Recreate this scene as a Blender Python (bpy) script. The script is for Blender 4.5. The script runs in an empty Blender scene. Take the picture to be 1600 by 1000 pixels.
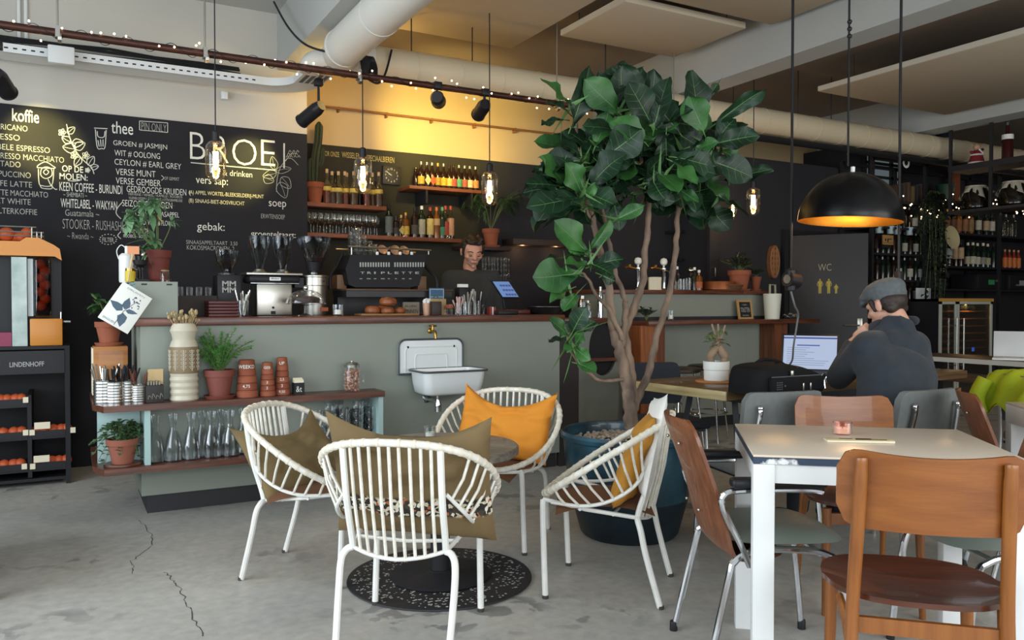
import bpy, bmesh, math, random
import numpy as np
from mathutils import Vector, Matrix, noise as mnoise

SC = bpy.context.scene
COL = SC.collection
R = math.radians

# ------------------------------------------------------------------ camera
F_PX, YAW, PITCH = 1260.0, R(29.0), math.atan(26 / 1260.0)
CAM = Vector((0, 0, 1.2))
FW = Vector((math.sin(YAW) * math.cos(PITCH), math.cos(YAW) * math.cos(PITCH), -math.sin(PITCH)))
RT = Vector((math.cos(YAW), -math.sin(YAW), 0))
UP = RT.cross(FW)
cd = bpy.data.cameras.new('camera')
cam = bpy.data.objects.new('camera', cd)
COL.objects.link(cam)
cd.sensor_width = 36
cd.lens = 36 * F_PX / 1600
cd.clip_start = 0.05
cam.matrix_world = Matrix(((RT.x, UP.x, -FW.x, 0), (RT.y, UP.y, -FW.y, 0), (RT.z, UP.z, -FW.z, 1.2), (0, 0, 0, 1)))
SC.camera = cam

# ------------------------------------------------------------------ world, view, daylight
SC.view_settings.view_transform = 'Standard'
SC.view_settings.look = 'None'
SC.view_settings.exposure = 0.0
SC.view_settings.gamma = 1.0
SC.view_settings.use_curve_mapping = False
wd = bpy.data.worlds.new('sky')
SC.world = wd
wd.use_nodes = True
wd.node_tree.nodes['Background'].inputs[0].default_value = (0.75, 0.85, 1.0, 1)
wd.node_tree.nodes['Background'].inputs[1].default_value = 0.9

def area(name, loc, target, sx, sy, power, col, spread=180):
    l = bpy.data.lights.new(name, 'AREA')
    l.shape = 'RECTANGLE'; l.size = sx; l.size_y = sy; l.energy = power; l.color = col
    l.spread = R(spread)
    o = bpy.data.objects.new(name, l); COL.objects.link(o)
    o.location = loc
    o.rotation_euler = (Vector(target) - Vector(loc)).to_track_quat('-Z', 'Y').to_euler()
    return o
# daylight entering by the street windows behind and left of the camera
area('daylight_street_window', (0.6, -2.35, 1.7), (0.6, 5, 1.5), 4.6, 2.4, 185, (0.90, 0.95, 1.0))
area('daylight_street_window', (5.6, -2.35, 1.7), (5.6, 5, 1.5), 4.2, 2.4, 130, (1.0, 0.96, 0.90))
area('daylight_side_window', (-2.35, 2.6, 1.75), (5, 3.0, 1.5), 4.4, 2.3, 180, (0.82, 0.92, 1.0))

# ------------------------------------------------------------------ helpers: pixels of the photograph to points of the room
def ray(u, v):
    return FW * F_PX + RT * (u - 800) + UP * (500 - v)
def atY(u, v, y):
    d = ray(u, v); return CAM + d * (y / d.y)
def atX(u, v, x):
    d = ray(u, v); return CAM + d * (x / d.x)
def atZ(u, v, z):
    d = ray(u, v); return CAM + d * ((z - 1.2) / d.z)
def atD(u, v, dep):
    return CAM + ray(u, v) * (dep / F_PX)

# ------------------------------------------------------------------ materials
def C(h):
    h = h.lstrip('#')
    f = lambda x: x / 12.92 if x <= .04045 else ((x + .055) / 1.055) ** 2.4
    return tuple(f(int(h[i:i + 2], 16) / 255) for i in (0, 2, 4)) + (1,)
MATS = {}
def mat(name, col, rough=.5, metal=0, var=0.0, vscale=6, bump=0.0, bscale=60, spec=.5, coat=0, col2=None, stretch=None, sheen=0):
    if name in MATS: return MATS[name]
    m = bpy.data.materials.new(name); m.use_nodes = True
    nt = m.node_tree; b = nt.nodes['Principled BSDF']
    col = C(col) if isinstance(col, str) else (tuple(col) + (1,))[:4]
    b.inputs['Base Color'].default_value = col
    b.inputs['Roughness'].default_value = rough
    b.inputs['Metallic'].default_value = metal
    b.inputs['Specular IOR Level'].default_value = spec
    b.inputs['Coat Weight'].default_value = coat
    b.inputs['Sheen Weight'].default_value = sheen
    tc = None
    if var or col2 or bump:
        tc = nt.nodes.new('ShaderNodeTexCoord')
        mp = nt.nodes.new('ShaderNodeMapping')
        nt.links.new(tc.outputs['Object'], mp.inputs[0])
        if stretch: mp.inputs['Scale'].default_value = stretch
    if var or col2:
        n = nt.nodes.new('ShaderNodeTexNoise'); n.inputs['Scale'].default_value = vscale; n.inputs['Detail'].default_value = 6
        nt.links.new(mp.outputs[0], n.inputs[0])
        r = nt.nodes.new('ShaderNodeValToRGB')
        c2 = (C(col2) if isinstance(col2, str) else col2) if col2 else tuple(x * (1 - var) for x in col[:3]) + (1,)
        r.color_ramp.elements[0].color = c2; r.color_ramp.elements[0].position = .32
        r.color_ramp.elements[1].color = col; r.color_ramp.elements[1].position = .68
        nt.links.new(n.outputs[0], r.inputs[0]); nt.links.new(r.outputs[0], b.inputs['Base Color'])
    if bump:
        n2 = nt.nodes.new('ShaderNodeTexNoise'); n2.inputs['Scale'].default_value = bscale; n2.inputs['Detail'].default_value = 4
        nt.links.new(mp.outputs[0], n2.inputs[0])
        bp = nt.nodes.new('ShaderNodeBump'); bp.inputs['Strength'].default_value = bump; bp.inputs['Distance'].default_value = .01
        nt.links.new(n2.outputs[0], bp.inputs['Height']); nt.links.new(bp.outputs[0], b.inputs['Normal'])
    MATS[name] = m
    return m
def wood(name, c1, c2, rough=.42, axis=0, scale=5, coat=0.15):
    st = [14, 14, 14]; st[axis] = 1.0
    return mat(name, c1, rough, col2=c2, vscale=scale, stretch=st, bump=.08, bscale=9, coat=coat)
def glass(name, col=(1, 1, 1, 1), rough=.02, alpha=.22, ior=1.45):
    """thin glass: mostly clear, with a glossy coat"""
    if name in MATS: return MATS[name]
    m = bpy.data.materials.new(name); m.use_nodes = True
    nt = m.node_tree; nt.nodes.remove(nt.nodes['Principled BSDF'])
    out = nt.nodes['Material Output']
    tr = nt.nodes.new('ShaderNodeBsdfTransparent'); tr.inputs[0].default_value = col
    gl = nt.nodes.new('ShaderNodeBsdfGlossy'); gl.inputs['Roughness'].default_value = rough; gl.inputs['Color'].default_value = (.95, .96, .97, 1)
    fr = nt.nodes.new('ShaderNodeLayerWeight'); fr.inputs[0].default_value = alpha
    mx = nt.nodes.new('ShaderNodeMixShader')
    nt.links.new(fr.outputs['Facing'], mx.inputs[0]); nt.links.new(tr.outputs[0], mx.inputs[1]); nt.links.new(gl.outputs[0], mx.inputs[2])
    nt.links.new(mx.outputs[0], out.inputs[0])
    MATS[name] = m
    return m
def emit(name, col, strength):
    if name in MATS: return MATS[name]
    m = bpy.data.materials.new(name); m.use_nodes = True
    nt = m.node_tree; b = nt.nodes['Principled BSDF']
    col = C(col) if isinstance(col, str) else (tuple(col) + (1,))[:4]
    b.inputs['Base Color'].default_value = (0, 0, 0, 1)
    b.inputs['Emission Color'].default_value = col; b.inputs['Emission Strength'].default_value = strength
    MATS[name] = m
    return m

# ------------------------------------------------------------------ mesh building
class MB:
    def __init__(s): s.v = []; s.f = []
    def add(s, vs, fs):
        o = len(s.v); s.v += [tuple(p) for p in vs]; s.f += [tuple(i + o for i in f) for f in fs]; return s
    def box(s, a, b, M=None):
        x0, y0, z0 = a; x1, y1, z1 = b
        vs = [Vector((x, y, z)) for z in (z0, z1) for y in (y0, y1) for x in (x0, x1)]
        if M is not None: vs = [M @ p for p in vs]
        return s.add(vs, [(0, 2, 3, 1), (4, 5, 7, 6), (0, 1, 5, 4), (2, 6, 7, 3), (0, 4, 6, 2), (1, 3, 7, 5)])
    def rbox(s, a, b, r=.01, seg=2, M=None):
        bm = bmesh.new(); bmesh.ops.create_cube(bm, size=1)
        c = [(a[i] + b[i]) / 2 for i in range(3)]; d = [abs(b[i] - a[i]) for i in range(3)]
        for p in bm.verts: p.co = Vector([c[i] + p.co[i] * d[i] for i in range(3)])
        r = min(r, min(d) * .48)
        bmesh.ops.bevel(bm, geom=bm.edges[:], offset=r, segments=seg, profile=.5, affect='EDGES')
        s.bm(bm, M); return s
    def bm(s, bm, M=None):
        bm.verts.index_update()
        s.add([(M @ p.co) if M is not None else p.co for p in bm.verts], [[q.index for q in f.verts] for f in bm.faces])
        bm.free(); return s
    def tube(s, pts, r, seg=8, closed=False, cap=True):
        pts = [Vector(p) for p in pts]; n = len(pts)
        rs = r if isinstance(r, (list, tuple)) else [r] * n
        ts = []
        for i in range(n):
            if closed: t = pts[(i + 1) % n] - pts[i - 1]
            else: t = pts[min(i + 1, n - 1)] - pts[max(i - 1, 0)]
            ts.append(t.normalized() if t.length > 1e-9 else Vector((0, 0, 1)))
        up = Vector((0, 0, 1)) if abs(ts[0].z) < .9 else Vector((1, 0, 0))
        a = ts[0].cross(up).normalized(); vs = []; fs = []
        for i in range(n):
            t = ts[i]; a = (a - t * a.dot(t)); a = a.normalized() if a.length > 1e-6 else t.orthogonal().normalized()
            b = t.cross(a)
            for k in range(seg):
                q = 2 * math.pi * k / seg
                vs.append(pts[i] + (a * math.cos(q) + b * math.sin(q)) * rs[i])
        m = n if closed else n - 1
        for i in range(m):
            j = (i + 1) % n
            for k in range(seg):
                k2 = (k + 1) % seg
                fs.append((i * seg + k, i * seg + k2, j * seg + k2, j * seg + k))
        if cap and not closed:
            fs.append(tuple(reversed(range(seg)))); fs.append(tuple((n - 1) * seg + k for k in range(seg)))
        return s.add(vs, fs)
    def lathe(s, prof, seg=24, c=(0, 0, 0), M=None, cap=True):
        """prof: list of (radius, z)"""
        vs = []; fs = []; n = len(prof)
        for r, z in prof:
            for k in range(seg):
                q = 2 * math.pi * k / seg
                p = Vector((c[0] + r * math.cos(q), c[1] + r * math.sin(q), c[2] + z))
                vs.append(M @ p if M is not None else p)
        for i in range(n - 1):
            for k in range(seg):
                k2 = (k + 1) % seg
                fs.append((i * seg + k, i * seg + k2, (i + 1) * seg + k2, (i + 1) * seg + k))
        if cap:
            if prof[0][0] > 1e-5: fs.append(tuple(reversed(range(seg))))
            if prof[-1][0] > 1e-5: fs.append(tuple((n - 1) * seg + k for k in range(seg)))
        return s.add(vs, fs)
    def prism(s, poly, o, ex, ey, en, t):
        """poly of (a,b) in the frame o,ex,ey extruded along en by t"""
        o, ex, ey, en = Vector(o), Vector(ex), Vector(ey), Vector(en)
        n = len(poly); vs = [o + ex * a + ey * b for a, b in poly]; vs += [p + en * t for p in vs]
        fs = [tuple(reversed(range(n))), tuple(range(n, 2 * n))] + [(i, (i + 1) % n, n + (i + 1) % n, n + i) for i in range(n)]
        return s.add(vs, fs)
    def grid(s, fn, nu, nv, closed_u=False):
        vs = [fn(i / (nu if closed_u else nu - 1), j / (nv - 1)) for j in range(nv) for i in range(nu)]
        fs = []
        for j in range(nv - 1):
            for i in range(nu if closed_u else nu - 1):
                i2 = (i + 1) % nu
                fs.append((j * nu + i, j * nu + i2, (j + 1) * nu + i2, (j + 1) * nu + i))
        return s.add(vs, fs)
    def ball(s, c, r, seg=10, rings=7, sc=(1, 1, 1), M=None):
        bm = bmesh.new(); bmesh.ops.create_uvsphere(bm, u_segments=seg, v_segments=rings, radius=1)
        for p in bm.verts: p.co = Vector((c[0] + p.co.x * r * sc[0], c[1] + p.co.y * r * sc[1], c[2] + p.co.z * r * sc[2]))
        return s.bm(bm, M)
    def text(s, body, o, ex, ey, w=None, h=.1, bold=0.0, ext=.002, shear=0, spacing=1.0):
        """lettering in the plane (ex, ey), fitted to height h (and width w) with its lower left corner at o"""
        cu = bpy.data.curves.new('t', 'FONT'); cu.body = body; cu.size = 1; cu.extrude = 0.0; cu.offset = bold; cu.shear = shear; cu.resolution_u = 3
        cu.space_character = spacing
        ob = bpy.data.objects.new('t', cu); COL.objects.link(ob)
        dg = bpy.context.evaluated_depsgraph_get()
        me = bpy.data.meshes.new_from_object(ob.evaluated_get(dg))
        P = [p.co.copy() for p in me.vertices]
        Fs = [tuple(f.vertices) for f in me.polygons]
        bpy.data.meshes.remove(me); bpy.data.objects.remove(ob); bpy.data.curves.remove(cu)
        if not P: return s
        x0 = min(p.x for p in P); x1 = max(p.x for p in P); y0 = min(p.y for p in P); y1 = max(p.y for p in P)
        ky = h / (y1 - y0); kx = (w / (x1 - x0)) if w else ky
        ex, ey = Vector(ex), Vector(ey); en = ex.cross(ey)
        return s.add([Vector(o) + ex * ((p.x - x0) * kx) + ey * ((p.y - y0) * ky) + en * ext for p in P], Fs)
    def build(s, name, m, parent=None, smooth=True, angle=38, doubles=False):
        me = bpy.data.meshes.new(name); me.from_pydata(s.v, [], s.f)
        if doubles:
            bm = bmesh.new(); bm.from_mesh(me); bmesh.ops.remove_doubles(bm, verts=bm.verts, dist=1e-4); bm.to_mesh(me); bm.free()
        if smooth:
            me.polygons.foreach_set('use_smooth', [True] * len(me.polygons))
            try: me.set_sharp_from_angle(angle=R(angle))
            except Exception: pass
        if m is not None: me.materials.append(m)
        me.update()
        o = bpy.data.objects.new(name, me); COL.objects.link(o)
        if parent is not None: o.parent = parent
        return o

def tag(o, label=None, cat=None, group=None, kind=None, loc=None, rz=None):
    if label: o['label'] = label
    if cat: o['category'] = cat
    if group: o['group'] = group
    if kind: o['kind'] = kind
    if loc is not None: o.location = loc
    if rz is not None: o.rotation_euler.z = rz
    return o
def thing(name, label, cat, loc=(0, 0, 0), rz=0, group=None):
    o = bpy.data.objects.new(name, None); COL.objects.link(o)
    o.empty_display_size = .05
    return tag(o, label, cat, group, None, loc, rz)
def struct(name, mb, m, smooth=False):
    o = mb.build(name, m, None, smooth); o['kind'] = 'structure'; return o
KIDS = {}
def kids(o):
    return [c for c in bpy.data.objects if c.parent == o]
def dup(root, loc, rz=None, label=None, group=None, scale=None):
    ch = KIDS.get(root.name)
    if ch is None:
        ch = [(c, kids(c)) for c in kids(root)]; KIDS[root.name] = ch
    r = root.copy(); COL.objects.link(r); r.location = loc
    if rz is not None: r.rotation_euler.z = rz
    if scale is not None: r.scale = (scale,) * 3 if not isinstance(scale, (tuple, list)) else scale
    if label: r['label'] = label
    if group: r['group'] = group
    for c, gs in ch:
        d = c.copy(); COL.objects.link(d); d.parent = r
        for g in gs:
            e = g.copy(); COL.objects.link(e); e.parent = d
    return r
def spline(pts, n=6, closed=False):
    """Catmull-Rom through the points"""
    P = [Vector(p) for p in pts]; out = []; m = len(P)
    g = (lambda i: P[i % m]) if closed else (lambda i: P[max(0, min(m - 1, i))])
    for i in range(m if closed else m - 1):
        p0, p1, p2, p3 = g(i - 1), g(i), g(i + 1), g(i + 2)
        for k in range(n):
            t = k / n
            out.append(.5 * ((2 * p1) + (p2 - p0) * t + (2 * p0 - 5 * p1 + 4 * p2 - p3) * t * t + (3 * p1 - p0 - 3 * p2 + p3) * t ** 3))
    if not closed: out.append(P[-1])
    return out

# ------------------------------------------------------------------ common materials
M_white = mat('painted_plaster', '#bbb7ad', .85, var=.06, vscale=1.2, bump=.05, bscale=40)
M_beige = mat('warm_plaster', '#c4ac82', .85, var=.06, vscale=1.5, bump=.05, bscale=40)
M_dark = mat('black_wall_paint', '#2e2e32', .8, var=.15, vscale=2, spec=.25)
M_olive = mat('dark_olive_paint', '#35332a', .8, var=.12, vscale=2, spec=.25)
M_ceil = mat('ceiling_paint', '#b0b2ae', .9, var=.05, vscale=1)
M_ceilw = mat('ceiling_shade_brown', '#8f8375', .9, var=.1, vscale=1.2)  # brown of the bay slabs stands in for the shadow between the beams
M_sage = mat('sage_paint', '#858b80', .6, var=.05, vscale=2, bump=.02, bscale=200)
M_kick = mat('dark_kick_board', '#242327', .6)
M_redwood = wood('reddish_hardwood', '#6d3d26', '#42231a', .4, 0, 4)
M_black = mat('matt_black', '#202023', .6, spec=.3)
M_blackmetal = mat('black_steel', '#242427', .45)
M_blackpl = mat('black_plastic', '#1d1d20', .45, spec=.3)
M_chrome = mat('chrome', '#d5d7da', .12, 1)
M_steel = mat('brushed_steel', '#b3b0a6', .33, 1)
M_brass = mat('brass', '#b08a45', .3, 1)
M_terra = mat('terracotta', '#98553a', .85, var=.22, vscale=9, bump=.05)
M_terrad = mat('dark_red_clay', '#6b2f25', .8, var=.2, vscale=9)
M_whitepl = mat('white_plastic', '#e6e6e0', .4)
M_cream = mat('cream_card', '#e2d8bd', .8)
M_glass = glass('clear_glass')
M_rim = glass('tumbler_glass', (.96, .975, .98, 1), .05, .3)
M_soil = mat('potting_soil', '#2d221a', .95, bump=.4, bscale=60)
M_leaf = mat('green_leaf', '#3f6a35', .45, var=.35, vscale=12)
M_chalk = mat('chalk_paint', '#d9d9cf', .9)

# ------------------------------------------------------------------ room shell
def floor_mat():
    m = bpy.data.materials.new('worn_concrete_floor'); m.use_nodes = True
    nt = m.node_tree; N = nt.nodes; L = nt.links; b = N['Principled BSDF']
    tc = N.new('ShaderNodeTexCoord')
    def noise(sc, det, dist=0):
        n = N.new('ShaderNodeTexNoise'); n.inputs['Scale'].default_value = sc; n.inputs['Detail'].default_value = det; n.inputs['Distortion'].default_value = dist
        L.new(tc.outputs['Object'], n.inputs[0]); return n
    def ramp(src, p0, c0, p1, c1):
        r = N.new('ShaderNodeValToRGB'); r.color_ramp.elements[0].position = p0; r.color_ramp.elements[0].color = c0
        r.color_ramp.elements[1].position = p1; r.color_ramp.elements[1].color = c1; L.new(src, r.inputs[0]); return r
    base = ramp(noise(.8, 8, .3).outputs[0], .35, C('#a5a29b'), .65, C('#bebbb3'))
    fine = ramp(noise(22, 6).outputs[0], .3, (.80, .80, .80, 1), .7, (1, 1, 1, 1))
    mul = N.new('ShaderNodeMixRGB'); mul.blend_type = 'MULTIPLY'; mul.inputs[0].default_value = 1
    L.new(base.outputs[0], mul.inputs[1]); L.new(fine.outputs[0], mul.inputs[2])
    # worn grey patches, mostly by the left of the room
    big = noise(1.1, 3, .2); pat = noise(7, 9, .4)
    gate = ramp(big.outputs[0], .52, (0, 0, 0, 1), .62, (1, 1, 1, 1)); pr = ramp(pat.outputs[0], .53, (0, 0, 0, 1), .57, (1, 1, 1, 1))
    mm = N.new('ShaderNodeMath'); mm.operation = 'MULTIPLY'; L.new(gate.outputs[0], mm.inputs[0]); L.new(pr.outputs[0], mm.inputs[1])
    m2 = N.new('ShaderNodeMath'); m2.operation = 'MULTIPLY'; L.new(mm.outputs[0], m2.inputs[0]); m2.inputs[1].default_value = .85
    mix = N.new('ShaderNodeMixRGB'); L.new(m2.outputs[0], mix.inputs[0]); L.new(mul.outputs[0], mix.inputs[1]); mix.inputs[2].default_value = C('#767573')
    L.new(mix.outputs[0], b.inputs['Base Color'])
    rr = ramp(pat.outputs[0], .3, (.35, .35, .35, 1), .7, (.6, .6, .6, 1)); L.new(rr.outputs[0], b.inputs['Roughness'])
    bp = N.new('ShaderNodeBump'); bp.inputs['Strength'].default_value = .12; bp.inputs['Distance'].default_value = .01
    L.new(pat.outputs[0], bp.inputs['Height']); L.new(bp.outputs[0], b.inputs['Normal'])
    return m
X0, X1, YB, YF, ZC = -2.6, 13.0, 7.05, -2.6, 3.55
struct('floor', MB().box((X0 - .1, YF - .1, -.1), (X1 + .1, YB + .6, 0)), floor_mat())
# hairline cracks in the floor, each a thin dark seam
M_crack = mat('crack_dirt', '#4a4844', .9)
random.seed(4)
for k, ln in enumerate([[(218, 812), (236, 835), (237, 852), (206, 876), (208, 900)], [(258, 893), (276, 912), (290, 936), (300, 965), (322, 1000)]]):
    pts = []
    P = [atZ(u, v, .0006) for u, v in ln]
    for i in range(len(P) - 1):
        for t in range(8):
            q = P[i].lerp(P[i + 1], t / 8); pts.append((q.x + random.uniform(-.008, .008), q.y + random.uniform(-.012, .012)))
    mb = MB(); vs = []; fs = []
    for i, (x, y) in enumerate(pts):
        w = random.uniform(.001, .003)
        vs += [(x - w, y, .0008), (x + w, y, .0008)]
        if i: fs.append((2 * i - 2, 2 * i - 1, 2 * i + 1, 2 * i))
    mb.add(vs, fs); struct('floor_crack', mb, M_crack)
struct('ceiling', MB().box((X0 - .1, YF - .1, ZC), (X1 + .1, YB + .6, ZC + .1)), M_ceil)
CWX = 1.77   # right corner of the projecting chalkboard wall
struct('wall_chalkboard_side', MB().box((X0, 6.7, 0), (CWX, YB + .25, ZC)), M_white)
struct('wall_back', MB().box((CWX, YB, 2.6), (X1, YB + .25, ZC)), M_beige)
mb = MB().box((CWX, YB, 0), (3.55, YB + .25, 2.6)); struct('wall_back_olive', mb, M_olive)
mb = MB().box((3.55, YB, 0), (X1, YB + .25, 2.6)); struct('wall_back_black', mb, M_dark)
mb = MB().box((5.95, 6.42, 0), (X1, YB - .002, 2.78)); struct('wall_partition', mb, M_dark)
mb = MB().box((8.05, 6.42, 2.781), (X1, YB - .002, 3.06)); struct('wall_partition_top', mb, M_dark)
mb = MB().box((5.90, 6.38, 0), (6.02, 6.419, 2.78)); struct('wall_partition_post', mb, M_dark)
struct('wall_right', MB().box((X1, YF, 0), (X1 + .1, YB, ZC)), mat('far_wall_brown', '#4a423a', .9))
# left wall and street wall with their window openings
def holed(name, axis, c, t, a0, a1, holes, m):
    mb = MB(); xs = [a0]
    for h in holes: xs += [h[0], h[1]]
    xs.append(a1)
    def bx(p0, p1, z0, z1):
        if axis == 'x': mb.box((c, p0, z0), (c + t, p1, z1))
        else: mb.box((p0, c, z0), (p1, c + t, z1))
    for i in range(0, len(xs), 2): bx(xs[i], xs[i + 1], 0, ZC)
    for h in holes: bx(h[0], h[1], 0, h[2]); bx(h[0], h[1], h[3], ZC)
    struct(name, mb, m)
holed('wall_left', 'x', X0 - .1, .1, YF, 6.7, [(.3, 4.9, .5, 3.0)], M_white)
holed('wall_front', 'y', YF - .1, .1, X0, X1, [(-1.8, 3.0, .4, 3.0), (3.4, 7.8, .4, 3.0)], M_white)
def wframe(name, axis, c, h):
    mb = MB(); w = .05
    def bx(p0, p1, z0, z1):
        if axis == 'x': mb.box((c, p0, z0), (c + .06, p1, z1))
        else: mb.box((p0, c, z0), (p1, c + .06, z1))
    a0, a1, z0, z1 = h
    for p in (a0, (2 * a0 + a1) / 3 - w / 2, (a0 + 2 * a1) / 3 - w / 2, a1 - w): bx(p, p + w, z0, z1)
    bx(a0, a1, z0, z0 + w); bx(a0, a1, z1 - w, z1); bx(a0, a1, 2.3, 2.3 + w)
    struct(name, mb, M_blackmetal)
wframe('window_1', 'x', X0 - .08, (.3, 4.9, .5, 3.0))
wframe('window_2', 'y', YF - .08, (-1.8, 3.0, .4, 3.0))
wframe('window_3', 'y', YF - .08, (3.4, 7.8, .4, 3.0))
# ceiling beams running away from the street
for i, (bx0, bx1, zb) in enumerate([(1.53, 1.86, 3.1), (4.88, 5.14, 3.1), (8.3, 8.6, 3.1)]):
    struct('ceiling_beam', MB().box((bx0, YF, zb), (bx1, YB - .001, ZC - .001)), M_ceil)
struct('ceiling_bay_shade', MB().box((1.87, 2.0, ZC - .03), (4.87, YB - .01, ZC - .001)), M_ceilw)
struct('ceiling_bay_shade', MB().box((5.15, 2.0, ZC - .03), (8.29, YB - .01, ZC - .001)), M_ceilw)
struct('ceiling_bay_shade', MB().box((8.61, 2.0, ZC - .03), (X1 - .01, YB - .01, ZC - .001)), M_ceilw)
# ------------------------------------------------------------------ main bar counter with its shelf bay
TOPZ = 1.117
bar = thing('bar_counter', 'long sage green bar counter with reddish wooden top and dark kick board', 'bar counter', (1.76, 5.0, 0))
def loc(mb, o):      # shift world-space geometry into the local frame of a thing
    p = o.location if not isinstance(o, (tuple, list, Vector)) else Vector(o)
    mb.v = [(x - p.x, y - p.y, z - p.z) for x, y, z in mb.v]; return mb
loc(MB().box((.37, 5.0, .105), (3.17, 5.68, 1.07)), bar).build('body', M_sage, bar, False)
loc(MB().box((.40, 5.02, 0), (3.15, 5.66, .105)), bar).build('kick_board', M_kick, bar, False)
loc(MB().rbox((.33, 4.97, 1.071), (3.20, 5.72, TOPZ), .006), bar).build('worktop', M_redwood, bar)
mb = MB().box((3.171, 5.0, 0), (3.34, 5.04, 1.07)); loc(mb, bar).build('end_panel', mat('dark_brown_panel', '#2a2322', .7), bar, False)

M_duck = mat('pale_blue_green_paint', '#9fb8b4', .6)
sb = thing('shelf_unit', 'low wooden shelf unit wrapped round the end of the bar counter', 'shelf', (.9, 4.88, 0))
for z0, nm in ((.615, 'shelf_board'), (.275, 'shelf_board')):
    # boards turn the corner and taper back along the end of the counter
    poly = [(.175, 4.80), (1.75, 4.80), (1.75, 4.998), (.368, 4.998), (.368, 5.62), (.13, 5.62), (.125, 4.95)]
    mb = MB().prism(poly, (0, 0, z0), (1, 0, 0), (0, 1, 0), (0, 0, 1), .035)
    loc(mb, sb).build(nm, M_redwood, sb, False)
loc(MB().box((.375, 4.83, .311), (.405, 4.997, .614)), sb).build('divider', M_duck, sb, False)
loc(MB().box((1.715, 4.82, .311), (1.745, 4.997, .614)), sb).build('end_panel', M_duck, sb, False)
loc(MB().box((.15, 5.02, .311), (.367, 5.04, .614)), sb).build('back_panel', M_duck, sb, False)

# ------------------------------------------------------------------ chalkboard with its menu
CBY = 6.69
cb = MB().box((X0 + .01, CBY, .0), (CWX - .002, 6.699, 2.60)).build('chalkboard', mat('chalkboard_slate', '#252529', .85, var=.2, vscale=3, spec=.25), None, False)
tag(cb, 'huge black chalkboard menu covering the wall behind the coffee grinders', 'chalkboard')
TY = CBY - .001
def chalk(mb, body, u0, v0, u1, hpx, bold=0.0, slope=None, sp=1.0):
    """lettering on the board from (u0, v0 = baseline) to column u1, hpx high in the photograph's pixels"""
    a = atY(u0, v0, TY)
    b = atY(u1, v0, TY)
    h = (atY(u0, v0 - hpx, TY) - a).length
    mb.text(body, a, (1, 0, 0), (0, 0, 1), b.x - a.x, h, bold - .012 if bold > -.01 else bold, 0.0015, 0, sp)
def base_at(u, v, u2):          # baseline drop across the board is the wall's perspective; kept level in the room
    return v
CH = mat('chalk_white', '#d6d6cc', .95)
CHD = mat('chalk_grey', '#a9aaa2', .95)
CHY = mat('chalk_cream', '#d3cda2', .95)
m1, m2, m3 = MB(), MB(), MB()
for body, u0, v0, u1, h, b in [
    ('koffie', 19, 189, 61, 20, .02)]:
    chalk(m1, body, u0, v0, u1, h, b)
for body, u0, v0, u1, h in [
    ('AMERICANO', -22, 200, 43, 9), ('ESPRESSO', -30, 215, 31, 9), ('DUBBELE ESPRESSO', -30, 231, 78, 9), ('ESPRESSO MACCHIATO', -16, 246, 100, 9),
    ('CORTADO', -24, 258, 32, 9), ('CAPPUCCINO', -24, 274, 48, 9), ('KOFFE LATTE', -24, 289, 50, 9), ('LATTE MACCHIATO', -16, 304, 75, 9),
    ('FLAT WHITE', -18, 317, 48, 9), ('FILTERKOFFIE', -10, 333, 58, 9)]:
    chalk(m2, body, u0, v0, u1, h, .006)
for body, u0, v0, u1, h, b in [('thee', 174, 208, 208, 19, .015)]:
    chalk(m1, body, u0, v0, u1, h, b)
for body, u0, v0, u1, h in [
    ('PIN ONLY', 221, 203, 260, 12), ]:
    chalk(m3, body, u0, v0, u1, h, -.004)
for body, u0, v0, u1, h in [
    ('GROEN # JASMIJN', 177, 229, 261, 10), ('WIT # OOLONG', 179, 244, 250, 10), ('CEYLON # EARL GREY', 179, 258, 283, 10), ('VERSE MUNT', 181, 273, 243, 10),
    ('VERSE GEMBER', 181, 287, 251, 10), ('GEDROOGDE KRUIDEN', 198, 300, 291, 10), ('SEIZOENSKRUIDEN', 191, 322, 269, 10),
    ('VERS SAP - SINAASAPPEL', 196, 336, 280, 8), ('RED WOOD: WILD & FLOWER', 196, 350, 274, 8), ('BISCOMARKTE', 192, 363, 232, 7), ('ROOIBOS - ROOD', 193, 371, 230, 5)]:
    chalk(m1, body, u0, v0, u1, h, .004)
for body, u0, v0, u1, h in [('VERVEINE / VENKEL / KAMILLE / ROOIBOS', 200, 305, 285, 4), ('VLIERBLOESEM / ZOETHOUT / CITROENMELISSE', 201, 311, 285, 4), ('OF GEMIXT', 257, 281, 280, 5)]:
    chalk(m2, body, u0, v0, u1, h, .01)
for body, u0, v0, u1, h, b in [('OP DE', 97, 268, 130, 10, .02), ('MOLEN:', 93, 280, 137, 10, .02), ('KEEN COFFEE - BURUNDI', 93, 298, 191, 14, .01), ('WHITELABEL - WAKYAN', 95, 324, 183, 14, .01)]:
    chalk(m1, body, u0, v0, u1, h, b)
for body, u0, v0, u1, h, b in [('~ SHEMBATI ~', 99, 307, 136, 7, .01), ('Guatamala ~', 102, 337, 155, 10, .004), ('STOOKER - RUSHASHI', 98, 357, 192, 15, -.004), ('~ Rwanda ~', 105, 373, 146, 10, 0), ('FILTER', 160, 378, 178, 7, .02)]:
    chalk(m2, body, u0, v0, u1, h, b)
for body, u0, v0, u1, h, b in [('B', 297, 248, 321, 42, -.016), ('R', 333, 253, 357, 42, -.016), ('O', 363, 257, 401, 41, -.018), ('E', 408, 258, 430, 40, -.016)]:
    chalk(m1, body, u0, v0, u1, h, b)
for body, u0, v0, u1, h, b in [('vers sap:', 306, 290, 356, 12, .012), ('soep', 420, 326, 447, 12, .006), ('gebak:', 308, 363, 351, 16, .01), ('groenteltaart:', 392, 372, 462, 12, .01)]:
    chalk(m1, body, u0, v0, u1, h, b)
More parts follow.
